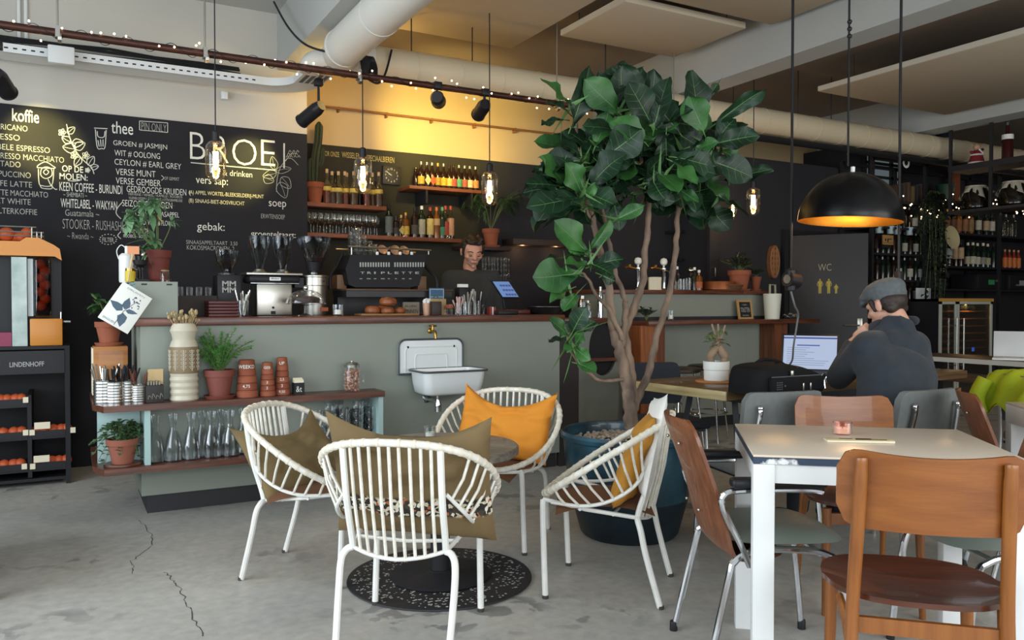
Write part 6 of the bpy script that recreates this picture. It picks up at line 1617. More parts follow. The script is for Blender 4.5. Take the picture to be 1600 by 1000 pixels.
for k, (u, dy, tx, ty) in enumerate([(597, .06, 62, 10), (613, .14, 65, -10), (617, .06, 70, 0), (631, .06, 60, 12)]):
    b = atY(u, 388, 5.44 + dy); lab = '%s tan-lined cup lying on the espresso machine' % ['leftmost', 'hidden second', 'third', 'rightmost'][k]
    b.z = TOPM + .042
    if cup is None:
        cup = thing('coffee_cup', lab, 'cup', b, 0, 'cups on the espresso machine')
        MB().lathe([(0, -.045), (.022, -.045), (.036, -.02), (.041, .012), (.038, .012), (.033, -.018), (0, -.038)], 24).build('cup_body', mat('dark_cup', '#2c2725', .4), cup); MB().lathe([(.0, -.0375), (.0325, -.0175), (.0375, .0115)], 24, cap=False).build('cup_inside', mat('tan_glaze', '#c49a72', .4), cup)
        MB().tube(spline([(.039, 0, .0), (.06, 0, -.005), (.055, 0, -.028), (.032, 0, -.03)], 5), .005, 6).build('handle', mat('dark_cup', '#2c2725', .4), cup); o = cup
    else: o = dup(cup, b, 0, lab)
    o.rotation_euler = (R(tx), 0, R(ty))
# bottles and flasks on the wooden board between the bars
for lab, u, y, r, h in [('steel flask standing on the board right of the bar', 910, 5.75, .04, .19), ('thin tall steel bottle by the tap bar edge', 938, 5.78, .024, .27), ('lower steel shaker beside the steel flask', 918, 5.84, .035, .15)]:
    p = atY(u, 490, y); p.z = 1.0755; t = thing('steel_flask', lab, 'flask', p); MB().lathe([(0, 0), (r, 0), (r, h * .7), (r * .7, h * .82), (r * .6, h * .86)], 20).build('flask_body', M_chrome, t); MB().lathe([(0, h * .861), (r * .65, h * .861), (r * .6, h), (0, h)], 18).build('cap', M_steel, t)

# ------------------------------------------------------------------ shelves on the back wall
M_shelf = mat('shelf_front_red', '#7d4426', .55, var=.25, vscale=12)
def wall_shelf(label, u0, u1, v, yf, th, m=M_shelf, bracket=False):
    a, b = atY(u0, v, yf), atY(u1, v, yf); x0 = max(a.x, CWX + .003)
    t = thing('wall_shelf', label, 'shelf', (x0, yf, a.z), 0, 'shelves on the back wall')
    MB().rbox((0, 0, -th), (b.x - x0, YB - yf - .002, 0), .003).build('board', m, t)
    if bracket:
        for f in (.2, .75): MB().box(((b.x - x0) * f, .02, -.12 - th), ((b.x - x0) * f + .02, YB - yf - .003, -th - .0005)).build('bracket', M_black, t, False)
    return a.z + .0005
YS = 6.82
z1_ = wall_shelf('upper left wall shelf with the syrup bottles', 480, 604, 315, YS, .035)
z2_ = wall_shelf('long lower wall shelf with wine glasses and spirits', 480, 722, 363, YS, .035)
z3_ = wall_shelf('short upper wall shelf with a row of beer bottles', 640, 768, 289, YS - .05, .03, bracket=True)
z4_ = wall_shelf('dark wall shelf with the potted palm behind the barista', 722, 800, 384, YS, .03, mat('dark_shelf', '#33241f', .6))
z5_ = wall_shelf('dark shelf right of the palm, lit by a warm glow', 802, 905, 372, YS, .06, mat('dark_shelf', '#33241f', .6))
z6_ = wall_shelf('dark shelf under the palm holding stacked glasses', 745, 800, 436, YS, .03, mat('dark_shelf', '#33241f', .6))
def bottle(label, p, h, r, kind, gm, lm=None, cm=None, lab_z=(.12, .42), grp=None, diamond=False, name='bottle'):
    t = thing(name, label, 'bottle', p, 0, grp)
    pr_ = {'beer': [(0, 0), (r, 0), (r, h * .5), (r * .9, h * .6), (r * .42, h * .74), (r * .40, h * .97), (.0, h * .97)],
           'wine': [(0, 0), (r, 0), (r, h * .58), (r * .85, h * .66), (r * .4, h * .74), (r * .38, h * .97), (0, h * .97)],
           'spirit': [(0, 0), (r, 0), (r, h * .6), (r * .85, h * .68), (r * .38, h * .75), (r * .36, h * .95), (0, h * .95)],
           'syrup': [(0, 0), (r, 0), (r, h * .48), (r * .75, h * .56), (r * .33, h * .63), (r * .31, h * .95), (0, h * .95)]}[kind]
    MB().lathe(pr_, 16).build('bottle_glass', gm, t)
    if lm:
        if diamond: MB().add([(0, -r - .001, h * .08), (r * 1.0, -r - .001 + .004, h * .28), (0, -r - .001, h * .5), (-r * 1.0, -r - .001 + .004, h * .28)], [(0, 1, 2, 3)]).build('label', lm, t, False)
        else: MB().lathe([(r + .0008, h * lab_z[0]), (r + .0008, h * lab_z[1])], 16, cap=False).build('label', lm, t)
    if cm:
        rr = pr_[-2][0] * 1.12; z = pr_[-1][1]; MB().lathe([(rr, z * .9), (rr, z + .004), (0, z + .006)], 12).build('cap', cm, t)
    return t
def lm_(c): return mat('label' + c, c, .7, var=.35, vscale=45)
BRN = mat('brown_glass', '#241510', .12); GRN = mat('dark_green_glass', '#18241a', .12); CLR = glass('bottle_clear', (.92, .88, .75, 1), .03, .35); AMB = mat('amber_liquor', '#6b3d14', .12)
capg = mat('silver_cap', '#8f8c84', .4, .8); capy = mat('gold_cap', '#b58d3a', .4, .6); capr = mat('red_cap', '#a83a2c', .5); capo = mat('orange_cap', '#b5602e', .5); capt = mat('teal_cap', '#3f8a78', .5); cork = mat('cork', '#c3a27a', .9)
ORD = ['first', 'second', 'third', 'fourth', 'fifth', 'sixth', 'seventh', 'eighth', 'ninth', 'tenth', 'eleventh', 'twelfth']
for k, (u, c, dia, cap_) in enumerate([(658, '#d0a93a', 0, capg), (667, '#c9c38a', 1, capg), (675, '#c2572f', 1, capg), (684, '#a98a2a', 0, capy), (693, '#d5a52c', 0, capg), (702, '#cbb45a', 0, None), (709, '#b04a38', 0, None), (717, '#4f9a72', 0, capg), (726, '#a8563f', 0, capg), (734, '#cfc59a', 0, capg), (743, '#c98a4a', 0, capg)]):
    p = atY(u, 290, 6.86); p.z = z3_; bottle('%s beer bottle from the left on the short upper shelf' % ORD[k], p, .235, .031, 'beer', BRN, lm_(c), cap_, grp='beer bottles in a row', diamond=bool(dia), name='beer_bottle')
p = atY(650, 290, 6.98); p.z = z3_; bottle('dark unlabelled bottle at the far left of the beer shelf', p, .2, .03, 'beer', BRN, name='beer_bottle')
for k, (u, v, y, liq) in enumerate([(511, 262, 6.87, 1), (519, 266, 6.9, 0), (529, 266, 6.87, 1), (539, 266, 6.9, 0), (542, 268, 6.96, 1), (553, 266, 6.87, 0), (573, 266, 6.88, 1), (582, 268, 6.92, 0), (592, 267, 6.87, 0)]):
    p = atY(u, 310, y); h = atY(u, v, y).z - z1_; p.z = z1_
    t = bottle('%s corked syrup bottle from the left on the upper left shelf' % ORD[k], p, h, .036, 'syrup', CLR, lm_('#c9ae4f'), cork, (.36, .47), 'syrup bottles on the upper shelf', name='syrup_bottle')
    MB().lathe([(0, .004), (.034, .004), (.034, h * .34), (0, h * .34)], 16).build('syrup', mat('dark_syrup', '#3a2212', .2) if k % 3 else mat('red_syrup', '#5b1f14', .2), t)
for k, (u, h, y) in enumerate([(499, .10, 6.9), (524, .23, 6.99), (562, .20, 6.99), (588, .19, 6.99)]):
    p = atY(u, 310, y); p.z = z1_; bottle('%s black bottle from the left standing behind the syrup bottles' % ORD[k], p, h + .06, .03, 'wine', mat('black_bottle', '#131414', .25), name='dark_bottle')
for k, (u, v, c, gm, cm, dia, lz) in enumerate([(608, 318, '#5d6560', GRN, M_black, 0, (.1, .6)), (619, 336, '#2c2c2a', BRN, None, 0, (.1, .4)), (627, 335, '#c4ad5a', CLR, capy, 1, (.1, .45)), (634, 331, '#cba93e', AMB, capy, 0, (.1, .42)), (648, 323, '#4a453c', BRN, M_black, 0, (.1, .4)), (659, 320, '#a8a28c', GRN, M_whitepl, 0, (.1, .55)),
                                                (672, 322, '#c9b26a', BRN, capr, 0, (.1, .6)), (682, 322, '#ac9166', AMB, capo, 0, (.4, .6)), (691, 322, '#3f7a5a', GRN, capt, 0, (.1, .35)), (696, 320, '#9b3a30', CLR, capr, 0, (.1, .5)), (704, 320, '#b9896a', CLR, capr, 0, (.1, .6))]):
    p = atY(u, 360, 6.88); h = atY(u, v, 6.88).z - z2_; p.z = z2_
    bottle('%s spirit bottle from the left on the long lower shelf' % ORD[k], p, h, .034, 'spirit', gm, lm_(c), cm, lz, 'spirit bottles on the lower shelf', bool(dia), 'spirit_bottle')
wg = None
for k in range(22):
    u = 486 + (k % 11) * 9.9 + (4 if k > 10 else 0); y = 6.87 if k < 11 else 6.96
    p = atY(u, 360, y); p.z = z2_; lab = '%s wine glass from the left in the %s row on the lower shelf' % (ORD[k % 11], 'front' if k < 11 else 'back')
    if wg is None:
        wg = MB().lathe([(0, 0), (.032, 0), (.03, .003), (.004, .008), (.0035, .075), (.012, .083), (.033, .11), (.036, .135), (.029, .175), (.027, .175), (.034, .135), (.03, .11), (0, .088)], 16).build('wine_glass', glass('wine_glass_clear', (.96, .96, .93, 1), .04, .48), None); tag(wg, lab, 'wine glass', 'wine glasses on the lower shelf', None, p)
    else: o = wg.copy(); COL.objects.link(o); o.location = p; o['label'] = lab
# cactus in its pot
p = atY(492, 310, 6.90); p.z = z1_; p.x = max(p.x, CWX + .085); t, top = terra_pot('terracotta pot with the tall cactus on the upper left shelf', p, .078, .175, M_terra, False)
t = thing('column_cactus', 'tall dark green cactus against the yellow wall', 'cactus', top); mb = MB(); ht = zat(495, 190, 6.9) - top.z
def ribbed(mb, P, r, n=9):
    P = spline(P, 7); seg = n * 2; base = len(mb.v); rs = [r * (.6 + .4 * min(1, 4 * i / len(P))) * min(1, (len(P) - 1 - i) / 3 + .3) for i in range(len(P))]; m2 = MB().tube(P, rs, seg)
    for i, c in enumerate(P):
        for k in range(seg):
            q = Vector(m2.v[i * seg + k]); m2.v[i * seg + k] = tuple(c + (q - c) * (1 if k % 2 else .72))
    mb.add(m2.v, m2.f)
ribbed(mb, [(0, 0, 0), (.005, 0, ht * .4), (.03, 0, ht * .7), (.04, 0, ht)], .035); ribbed(mb, [(-.03, 0, 0), (-.035, 0, ht * .22), (-.03, 0, ht * .42)], .028); ribbed(mb, [(.01, 0, ht * .3), (.06, 0, ht * .36), (.075, 0, ht * .6)], .02)
mb.build('cactus_stems', mat('cactus_green', '#2b3826', .7, var=.3, vscale=20), t, True, 60)
# clock
p = atY(612, 274, YB - .03); t = thing('wall_clock', 'square black wall clock with white numerals next to the bottles', 'clock', (p.x, YB - .03, p.z)); t.rotation_euler.y = R(2)
s_ = .085; MB().rbox((-s_, 0, -s_), (s_, .028, s_), .004).build('case', mat('dark_clock', '#241f1d', .5), t); mb = MB()
for k in range(12):
    a = R(90 - 30 * (k + 1)); mb.text(str(k + 1), (.058 * math.cos(a) - .006 * len(str(k + 1)), -.001, .058 * math.sin(a) - .008), (1, 0, 0), (0, 0, 1), None, .016, .02, .0004)
mb.build('numerals', CH, t, False)
MB().tube([(0, -.003, 0), (-.048, -.003, .028)], .003, 6).build('minute_hand', CH, t); MB().tube([(0, -.003, 0), (-.03, -.003, .01)], .003, 6).build('hour_hand', CH, t)
# palm
p = atY(767, 380, 6.9); p.z = z4_; t, top = terra_pot('terracotta pot of the palm behind the barista', p, .085, .16, M_terra, True)
t = thing('potted_palm', 'palm with long thin drooping fronds in the terracotta pot behind the barista', 'palm', top); random.seed(17); lm, sm = MB(), MB()
for k in range(16):
    a = random.random() * 6.283; l = random.uniform(.22, .36); e = Vector((l * .75 * math.cos(a), -abs(l * .4 * math.sin(a)) + .02, l * random.uniform(.75, 1.1))); P = spline([(0, 0, 0), e * .55 + Vector((0, 0, .06)), e, e * 1.25 - Vector((0, 0, .06))], 5); sm.tube(P, .002, 4)
    for i, q_ in enumerate(P[6:]):
        for s in (-1, 1):
            dd = (P[min(len(P) - 1, i + 7)] - q_); dd = dd.normalized() if dd.length > 1e-5 else Vector((0, 0, -1)); sd_ = dd.cross(Vector((0, -1, .2))); leaf_blade(lm, q_, dd + sd_ * s * 1.0, .09, .006, droop=.5, NU=4)
sm.build('stems', M_stemg, t); lm.build('fronds', mat('palm_green', '#33502f', .55), t, True, 180)
o = MB().lathe([(0, 0), (.016, 0), (.018, .05), (.01, .07), (.014, .1), (0, .12)], 14).build('figurine', mat('reddish_wood_figure', '#7d3a22', .6), None); tag(o, 'small reddish wooden figure left of the palm pot', 'figurine', None, None, Vector((atY(747, 380, 6.86).x, 6.86, z4_)))
k = 0
for c, u in enumerate((757, 767, 776, 786, 794)):
    b = atY(u, 436, 6.87)
    for j in range(4):
        o = tm.copy(); COL.objects.link(o); o.location = (b.x, 6.88, z6_ + .05 * j); o['label'] = '%s glass of the %s stack on the dark shelf under the palm' % (['lowest', 'second', 'third', 'topmost'][j], ORD[c]); o['group'] = 'stacked glasses behind the barista'; o.scale = (.8, .8, .8)
point('shelf_glow', (atY(815, 372, 6.95).x, 6.94, z5_ - .085), .8, (1, .5, .2), .01); point('shelf_glow', (atY(868, 372, 6.95).x, 6.94, z5_ - .085), .5, (1, .5, .2), .01)
# ------------------------------------------------------------------ orange juicer on its black stand at the left
JY = 6.12
sx0, sx1 = atY(110, 650, JY).x - .78, atY(110, 650, JY).x
jz = atY(60, 541, JY).z
js = thing('juicer_stand', 'black metal stand with orange crates under the juice machine', 'stand', ((sx0 + sx1) / 2, JY, 0))
w = (sx1 - sx0) / 2; xm = atY(46, 650, JY).x - js.location.x
mb = MB()
for x in (-w, w - .03): 
    for y in (0, .45): mb.box((x, y, 0), (x + .03, y + .03, jz - .021))
mb.box((xm - .012, 0, .06), (xm + .012, .47, jz - .32)).box((-w, 0, jz - .02), (w, .48, jz)).box((-w + .03, .46, .06), (w - .03, .478, jz - .021)).box((-w + .03, .01, .03), (w - .03, .46, .05))
mb.build('frame', M_black, js, False)
shz = [atY(60, v, JY).z for v in (683, 733)]; s3 = atY(20, 634, JY).z
mb = MB()
for z in shz: mb.box((-w + .031, .005, z - .015), (xm - .013, .455, z)).box((xm + .013, .005, z - .015), (w - .031, .455, z))
mb.box((-w + .031, .005, s3 - .015), (xm - .013, .455, s3)); 
for z in shz: mb.box((-w + .031, -.002, z + .0005), (xm - .013, .008, z + .04)).box((xm + .013, -.002, z + .0005), (w - .031, .008, z + .04))
mb.box((-w + .031, -.002, s3 + .0005), (xm - .013, .008, s3 + .04)); mb.build('crate_shelf', M_blackpl, js, False)
MB().box((-w + .031, -.004, jz - .18), (w - .031, .012, jz - .03)).build('sign_panel', M_blackpl, js, False)
a = atY(15, 575, JY - .005); b = atY(69, 575, JY - .005)
MB().text('LINDENHOFF', (a.x - js.location.x, -.0055, atY(40, 573, JY).z), (1, 0, 0), (0, 0, 1), b.x - a.x, .032, .01, .0008).build('lettering', mat('sign_grey', '#a9a8a4', .7), js, False)
mb = MB()
for u, v in ((40, 625), (40, 676), (50, 676), (38, 729), (51, 729), (114, 672)): q = atY(u, v, JY - .012); mb.box((q.x - js.location.x - .015, -.012, q.z - .018), (q.x - js.location.x + .015, -.0045, q.z + .018))
for u, v in ((66, 665), (65, 717)): q = atY(u, v, JY - .012); mb.box((q.x - js.location.x - .045, -.012, q.z - .022), (q.x - js.location.x + .045, -.0045, q.z + .022))
mb.build('price_tags', M_cream, js, False)
M_orng = mat('orange_peel', '#c4552a', .5, var=.1, vscale=20, bump=.15, bscale=200)
def orange_proto(label, p, grp):
    t = MB().ball((0, 0, .036), .036, 14, 10, (1, 1, .96)).build('orange', M_orng, None); tag(t, label, 'orange', grp, None, p)
    MB().lathe([(0, .0705), (.004, .0705), (.003, .0725), (0, .073)], 8).build('stem_end', mat('stem_brown', '#4f5a2c', .8), t); return t
og = None; rows = [('upper left', s3, (2, 12, 25, 34)), ('middle left', shz[0], (5, 22, 34)), ('middle right', shz[0], (58, 69, 84, 96, 104)), ('lower left', shz[1], (6, 21, 31)), ('lower right', shz[1], (57, 68, 81, 92, 103))]
for nm, z, us in rows:
    for k, u in enumerate(us):
        p = atY(u, 680, JY + .06); p.z = z + .0005; lab = '%s orange from the left in the %s compartment of the juicer stand' % (ORD[k], nm)
        if og is None: og = orange_proto(lab, p, 'oranges in the stand compartments')
        else: dup(og, p, 0, lab)
jm = thing('orange_juicer', 'orange and black juice machine with a see-through column of oranges', 'juice machine', (js.location.x, JY + .05, jz + .001))
XJ = lambda u: atY(u, 450, JY + .05).x - jm.location.x
ZJ = lambda v: atY(50, v, JY + .05).z - jm.location.z
M_jo = mat('orange_housing', '#c9812c', .4)
MB().prism([(XJ(-60), ZJ(400)), (XJ(86), ZJ(400)), (XJ(97), ZJ(406)), (XJ(94), ZJ(388)), (XJ(85), ZJ(382)), (XJ(62), ZJ(371.5)), (XJ(42), ZJ(371.5)), (XJ(32), ZJ(378)), (XJ(-60), ZJ(378))], (0, -.02, 0), (1, 0, 0), (0, 0, 1), (0, 1, 0), .36).build('hood', M_jo, jm, False)
MB().box((XJ(-60), .12, 0), (XJ(96), .33, ZJ(400.5))).build('back_body', M_blackpl, jm, False)
MB().rbox((XJ(46), -.02, 0), (XJ(97), .119, ZJ(498)), .006).build('juice_tray', M_jo, jm)
MB().box((XJ(18), .0, .0), (XJ(42), .118, ZJ(402))).build('bag_panel', mat('pale_plastic_bag', '#b9c6c0', .35, var=.25, vscale=9, col2='#8fa39c'), jm, False)
MB().box((XJ(43), .03, ZJ(494)), (XJ(51.5), .118, ZJ(404))).build('metal_strip', mat('pale_metal_strip', '#c3cdcd', .4), jm, False)
MB().rbox((XJ(53), .0, ZJ(496)), (XJ(80), .118, ZJ(402)), .02, 3).build('clear_column', glass('column_plastic', (.42, .3, .25, 1), .08, .25), jm)
mb = MB(); 
for k in range(7): mb.ball((XJ(63 + 7 * (k % 2)), .07, ZJ(478 - 11 * k)), .034, 12, 8)
mb.build('oranges_inside', M_orng, jm)
MB().box((XJ(-12), -.0, .0), (XJ(17), .118, ZJ(519))).build('pink_label', mat('pink_label', '#8a3450', .6), jm, False)
mb = MB().tube([(XJ(88), .02, ZJ(503)), (XJ(110), -.0, ZJ(503))], .008, 8).tube([(XJ(95), .02, ZJ(503)), (XJ(95), .02, ZJ(488))], .006, 8); mb.build('tap', M_chrome, jm)
mb = MB()
for v, u1 in ((355, 57), (363, 69), (369, 69)): mb.tube([(XJ(-60), .0, ZJ(v)), (XJ(u1), .0, ZJ(v)), (XJ(u1), .3, ZJ(v))], .005, 6)
for u in (51, 59, 66): mb.tube([(XJ(u), .0, ZJ(355 if u < 55 else 362)), (XJ(u), .0, ZJ(372))], .005, 6)
mb.build('wire_rack', M_steel, jm)
for k, (u, v) in enumerate([(10, 366), (23, 372), (33, 371), (-6, 368), (42, 371)]): q = atY(u, v, JY + .13 + .02 * (k % 2)); dup(og, (q.x, q.y, jm.location.z + ZJ(378 if u < 35 else 371.5) + .0005), 0, '%s orange on top of the juice machine' % ['large front', 'low middle', 'low right', 'far left', 'rightmost'][k], 'oranges on the juice machine', scale=1.35 if k == 0 else 1.0)
# edge of a brown wooden bench at the left border
q = atZ(-14, 905, 0); t = thing('wooden_bench', 'edge of a reddish wooden bench at the left border of the picture', 'bench', q); t.rotation_euler.z = R(8)
MB().rbox((-.9, -.35, .38), (.0, .55, .42), .005).build('seat', M_redwood, t)
for x, y in ((-.05, -.33), (-.05, .48), (-.88, -.33), (-.88, .48)): MB().rbox((x - .02, y, 0), (x + .03, y + .05, .379), .004).build('leg', M_redwood, t)

# ------------------------------------------------------------------ things on and around the tap bar
Z2 = 1.3255; ZL = 1.0455
def ontap(u, y=6.02): p = atY(u, 450, y); p.z = Z2; return p
t, top = terra_pot('large terracotta pot with a succulent on the tap bar', ontap(1155), .115, .19, M_terra, True, None)
def bushy(name, label, cat, top, seed, n, l0, l1, m, lw=.012, ll=.05):
    t = thing(name, label, cat, top); random.seed(seed); lm, sm = MB(), MB()
    for k in range(n):
        a = random.random() * 6.283; l = random.uniform(l0, l1); o = random.uniform(.2, .95); e = Vector((l * o * math.cos(a), l * o * math.sin(a), l * (1.1 - .6 * o))); P = spline([(0, 0, -.01), e * .5 + Vector((0, 0, .02)), e], 4); sm.tube(P, .0022, 4)
        for q_ in P[3:]:
            for j in range(2): a2 = random.random() * 6.283; leaf_blade(lm, q_, (math.cos(a2), math.sin(a2), .7), ll, lw, droop=.1, NU=4)
    sm.build('stems', M_stemg, t); lm.build('leaves', m, t, True, 180); return t
M_dkl = mat('dark_succulent', '#33422f', .5, var=.3, vscale=20)
bushy('jade_plant', 'dark green succulent in the large terracotta pot on the tap bar', 'plant', top, 41, 22, .1, .22, M_dkl, .009, .05)
t, top = terra_pot('small terracotta pot right of the succulent pot', ontap(1181), .055, .13, mat('dusky_terracotta', '#8a4c35', .85, var=.2, vscale=9), True)
bushy('small_plant', 'small dark plant in the little terracotta pot on the tap bar', 'plant', top, 42, 9, .05, .12, M_dkl)
for k, u in enumerate((997, 1037)):
    t = thing('beer_tap', ['left', 'right'][k] + ' one of the two chrome beer taps with a white ball top', 'beer tap', ontap(u, 6.06))
    MB().lathe([(0, 0), (.035, 0), (.03, .01), (.02, .02), (.018, .17), (.028, .19), (.028, .21), (0, .215)], 18).tube([(0, -.02, .18), (0, -.09, .175), (0, -.10, .12)], .011, 8).build('column', M_chrome, t)
    MB().lathe([(0, .215), (.008, .216), (.01, .235), (.030, .25), (.036, .275), (.026, .30), (0, .31)], 18).build('ball_top', M_whitepl, t)
    MB().tube([(-.02, 0, .2), (-.12, 0, .215), (-.16, 0, .205)], .009, 8).ball((-.10, 0, .23), .014, 8, 6).build('side_lever', M_brass, t)
t = thing('paper_box', 'six-sided cream paper box between the beer taps', 'box', ontap(1023, 5.98)); MB().lathe([(0, 0), (.065, 0), (.065, .115), (0, .118)], 6).build('box', M_cream, t, False); MB().lathe([(.066, .085), (.066, .12), (0, .123)], 6).build('lid', M_cream, t, False)
for lab, u, r, h, m in [('clear bottle right of the beer taps', 1058, .028, .2, CLR), ('short glass of lemon water on the tap bar', 1066, .035, .11, M_rim), ('wide glass beside the lemon water', 1075, .034, .12, M_rim), ('tall dark bottle on the tap bar', 1085, .032, .2, GRN), ('bottle with an orange label on the tap bar', 1092, .034, .17, AMB)]:
    p = ontap(u, 6.0 + .05 * (u % 2))
    if 'bottle' in lab: bottle(lab, p, h + .03, r, 'wine', m, lm_('#b5653f') if 'label' in lab else None, M_whitepl)
    else: o = MB().lathe([(0, 0), (r * .9, 0), (r, h), (r - .003, h), (r * .85, .008), (0, .008)], 16).build('drinking_glass', m, None); tag(o, lab, 'glass', None, None, p)
o = MB().tube([(0, 0, 0), (0, 0, .1), (-.02, 0, .14)], .012, 8).ball((0, 0, .2), .04, 12, 8, (1, 1, .8)).tube([(0, 0, .1), (0, 0, .2)], .014, 8).build('spray_head', M_chrome, None); tag(o, 'chrome dispenser with a white round head right of the bottles', 'dispenser', None, None, ontap(1080, 6.12))
t = thing('copper_pan', 'copper pan in a flat wicker tray on the tap bar', 'pan', ontap(1122, 6.03)); MB().lathe([(0, .012), (.16, .012), (.17, .085), (.172, .09), (.163, .088), (.15, .02), (0, .02)], 36).build('pan', mat('copper_pan', '#a8643c', .35, .6), t)
t2 = MB()
for k in range(5): t2.tube([((.16 + .008 * k) * math.cos(a) , (.16 + .008 * k) * math.sin(a), .006 + .012 * k) for a in [j * 6.283 / 40 for j in range(40)]], .006, 5, True)
tag(t2.build('wicker_tray', mat('dark_wicker', '#6b4a30', .8), None), 'flat wicker tray under the copper pan', 'tray', None, None, ontap(1130, 6.03))
t = thing('slate_sign', 'little slate with a wooden frame and chalk words leaning on the drinks ledge', 'sign', Vector((atY(1166, 500, 5.80).x, 5.80, ZL))); t.rotation_euler.x = R(-10)
MB().box((-.075, 0, 0), (.075, .008, .17)).build('slate', M_black, t, False); mb = MB(); 
for q in (((-.095, -.004, 0), (-.075, .012, .19)), ((.075, -.004, 0), (.095, .012, .19)), ((-.075, -.004, 0), (.075, .012, .018)), ((-.075, -.004, .17), (.075, .012, .19))): mb.box(*q)
mb.build('frame', mat('pale_frame_wood', '#b08a55', .6), t, False); MB().text('TOILETTEN', (-.06, -.001, .07), (1, 0, 0), (0, 0, 1), .12, .045, 0, .0006).text('- HIER -', (-.04, -.001, .135), (1, 0, 0), (0, 0, 1), .08, .014, 0, .0006).text('beneden', (-.04, -.001, .032), (1, 0, 0), (0, 0, 1), .08, .014, 0, .0006).build('lettering', CHD, t, False)
t = thing('white_pitcher', 'white plastic pitcher with a square handle on the drinks ledge', 'pitcher', Vector((atY(1204, 500, 5.76).x, 5.74, ZL))); MB().lathe([(0, 0), (.07, 0), (.088, .25), (.083, .25), (.066, .01), (0, .01)], 28).build('pitcher', mat('milky_plastic', '#cfd2c2', .4), t); MB().tube([(.03, .06, .25), (.03, .06, .34), (.10, .06, .34), (.10, .05, .2), (.08, .0, .12)], .012, 8).build('handle', mat('olive_plastic', '#8c8a72', .5), t)
p = Vector((atY(1010, 500, 5.76).x, 5.76, ZL)); bushy('herb_cuttings', 'heap of dark dry herbs on the drinks ledge behind the fig stems', 'herbs', p + Vector((0, 0, .012)), 45, 26, .04, .12, mat('dry_herb', '#3a3f37', .8), .008, .04)
candle_glass('small white candle glass on the drinks ledge right of the fig stems', Vector((atY(1048, 500, 5.72).x, 5.72, ZL)), .028, .09, M_rim, M_wax)
t = thing('key_pile', 'tangle of small chrome keys and cable on the right end of the ledge', 'keys', Vector((6.40, 5.74, ZL))); random.seed(6); mb = MB()
for k in range(12): c = Vector((random.uniform(-.08, .1), random.uniform(-.05, .05), .012 + .01 * (k % 4))); mb.tube([c + Vector((.025 * math.cos(a), .02 * math.sin(a), .012 * math.sin(2 * a))) for a in [j * 6.283 / 10 for j in range(10)]], .004, 5, True)
mb.build('rings', M_steel, t)
t = thing('carved_plaque', 'oval carved wooden plaque on the dark wall left of the toilet door', 'plaque', Vector((atY(1211, 409, 6.37).x, 6.372, atY(1211, 409, 6.37).z)))
pz = (atY(1211, 383, 6.37).z - atY(1211, 435, 6.37).z) / 2; pw = pz * .42
MB().prism([(pw * math.copysign(abs(math.cos(a)) ** .8, math.cos(a)), pz * math.sin(a)) for a in [k * 6.283 / 36 for k in range(36)]], (0, 0, 0), (1, 0, 0), (0, 0, 1), (0, 1, 0), .045).build('board', mat('carved_wood', '#7d5336', .6, var=.3, vscale=10), t)
mb = MB()
for k in range(5):
    zc = pz * (-.62 + .31 * k)
    for s in (-1, 1): mb.tube([(s * (pw * .3 + .02 * math.exp(-j * .12) * math.cos(j * .7)), -.004, zc + .035 * math.exp(-j * .08) * math.sin(j * .7)) for j in range(14)], .005, 5)
mb.tube([(pw * .85 * math.cos(a), -.003, pz * .9 * math.sin(a)) for a in [k * 6.283 / 36 for k in range(36)]], .006, 5, True); mb.build('carving', mat('carved_relief', '#9c6f48', .6), t)
# shelf with glasses behind the taps
for nm, u0, u1, v in (('dark wall shelf with hanging glasses behind the tap bar', 1062, 1112, 403), ('upper dark wall shelf behind the tap bar', 1062, 1112, 359)):
    a, b = atY(u0, v, 6.8), atY(u1, v, 6.8); t = thing('wall_shelf', nm, 'shelf', (a.x, 6.8, a.z), 0, 'dark shelves behind the tap bar'); MB().box((0, 0, -.03), (min(b.x, 5.89) - a.x, .248, 0)).build('board', M_black, t, False)
    for k in range(7 if v > 400 else 3):
        u = (1076 + 5 * k) if v > 400 else 1086 + 6 * k; q = atY(u, v, 6.87)
        o = wg.copy(); COL.objects.link(o); o.location = (q.x, 6.87 + .05 * (k % 2), a.z + .0005); o['label'] = '%s glass from the left on the %s shelf behind the tap bar' % (ORD[k], 'lower' if v > 400 else 'upper'); o['group'] = 'glasses behind the tap bar'
o = MB().tube([(0, .01, 0), (0, -.03, 0), (0, -.03, .09), (0, .01, .09)], .006, 8).build('cupboard_pull', M_steel, None); tag(o, 'small steel pull on the dark wall behind the tap bar', 'handle', None, None, Vector((5.94, 6.37, atY(1108, 432, 6.37).z)))
o = MB().lathe([(.09, 0), (.11, 0), (.115, .02), (.09, .02), (.085, .0)], 28, M=Matrix.Rotation(R(90), 4, 'X'), cap=False).lathe([(0, 0), (.05, 0), (.045, .03), (0, .035)], 20, M=Matrix.Rotation(R(90), 4, 'X')).build('wall_vent', mat('grey_ring', '#8d8d88', .5), None); tag(o, 'round grey ring vent high on the beige wall', 'vent', None, None, Vector((atY(1313, 241, 7.04).x, 7.048, atY(1313, 241, 7.04).z)))
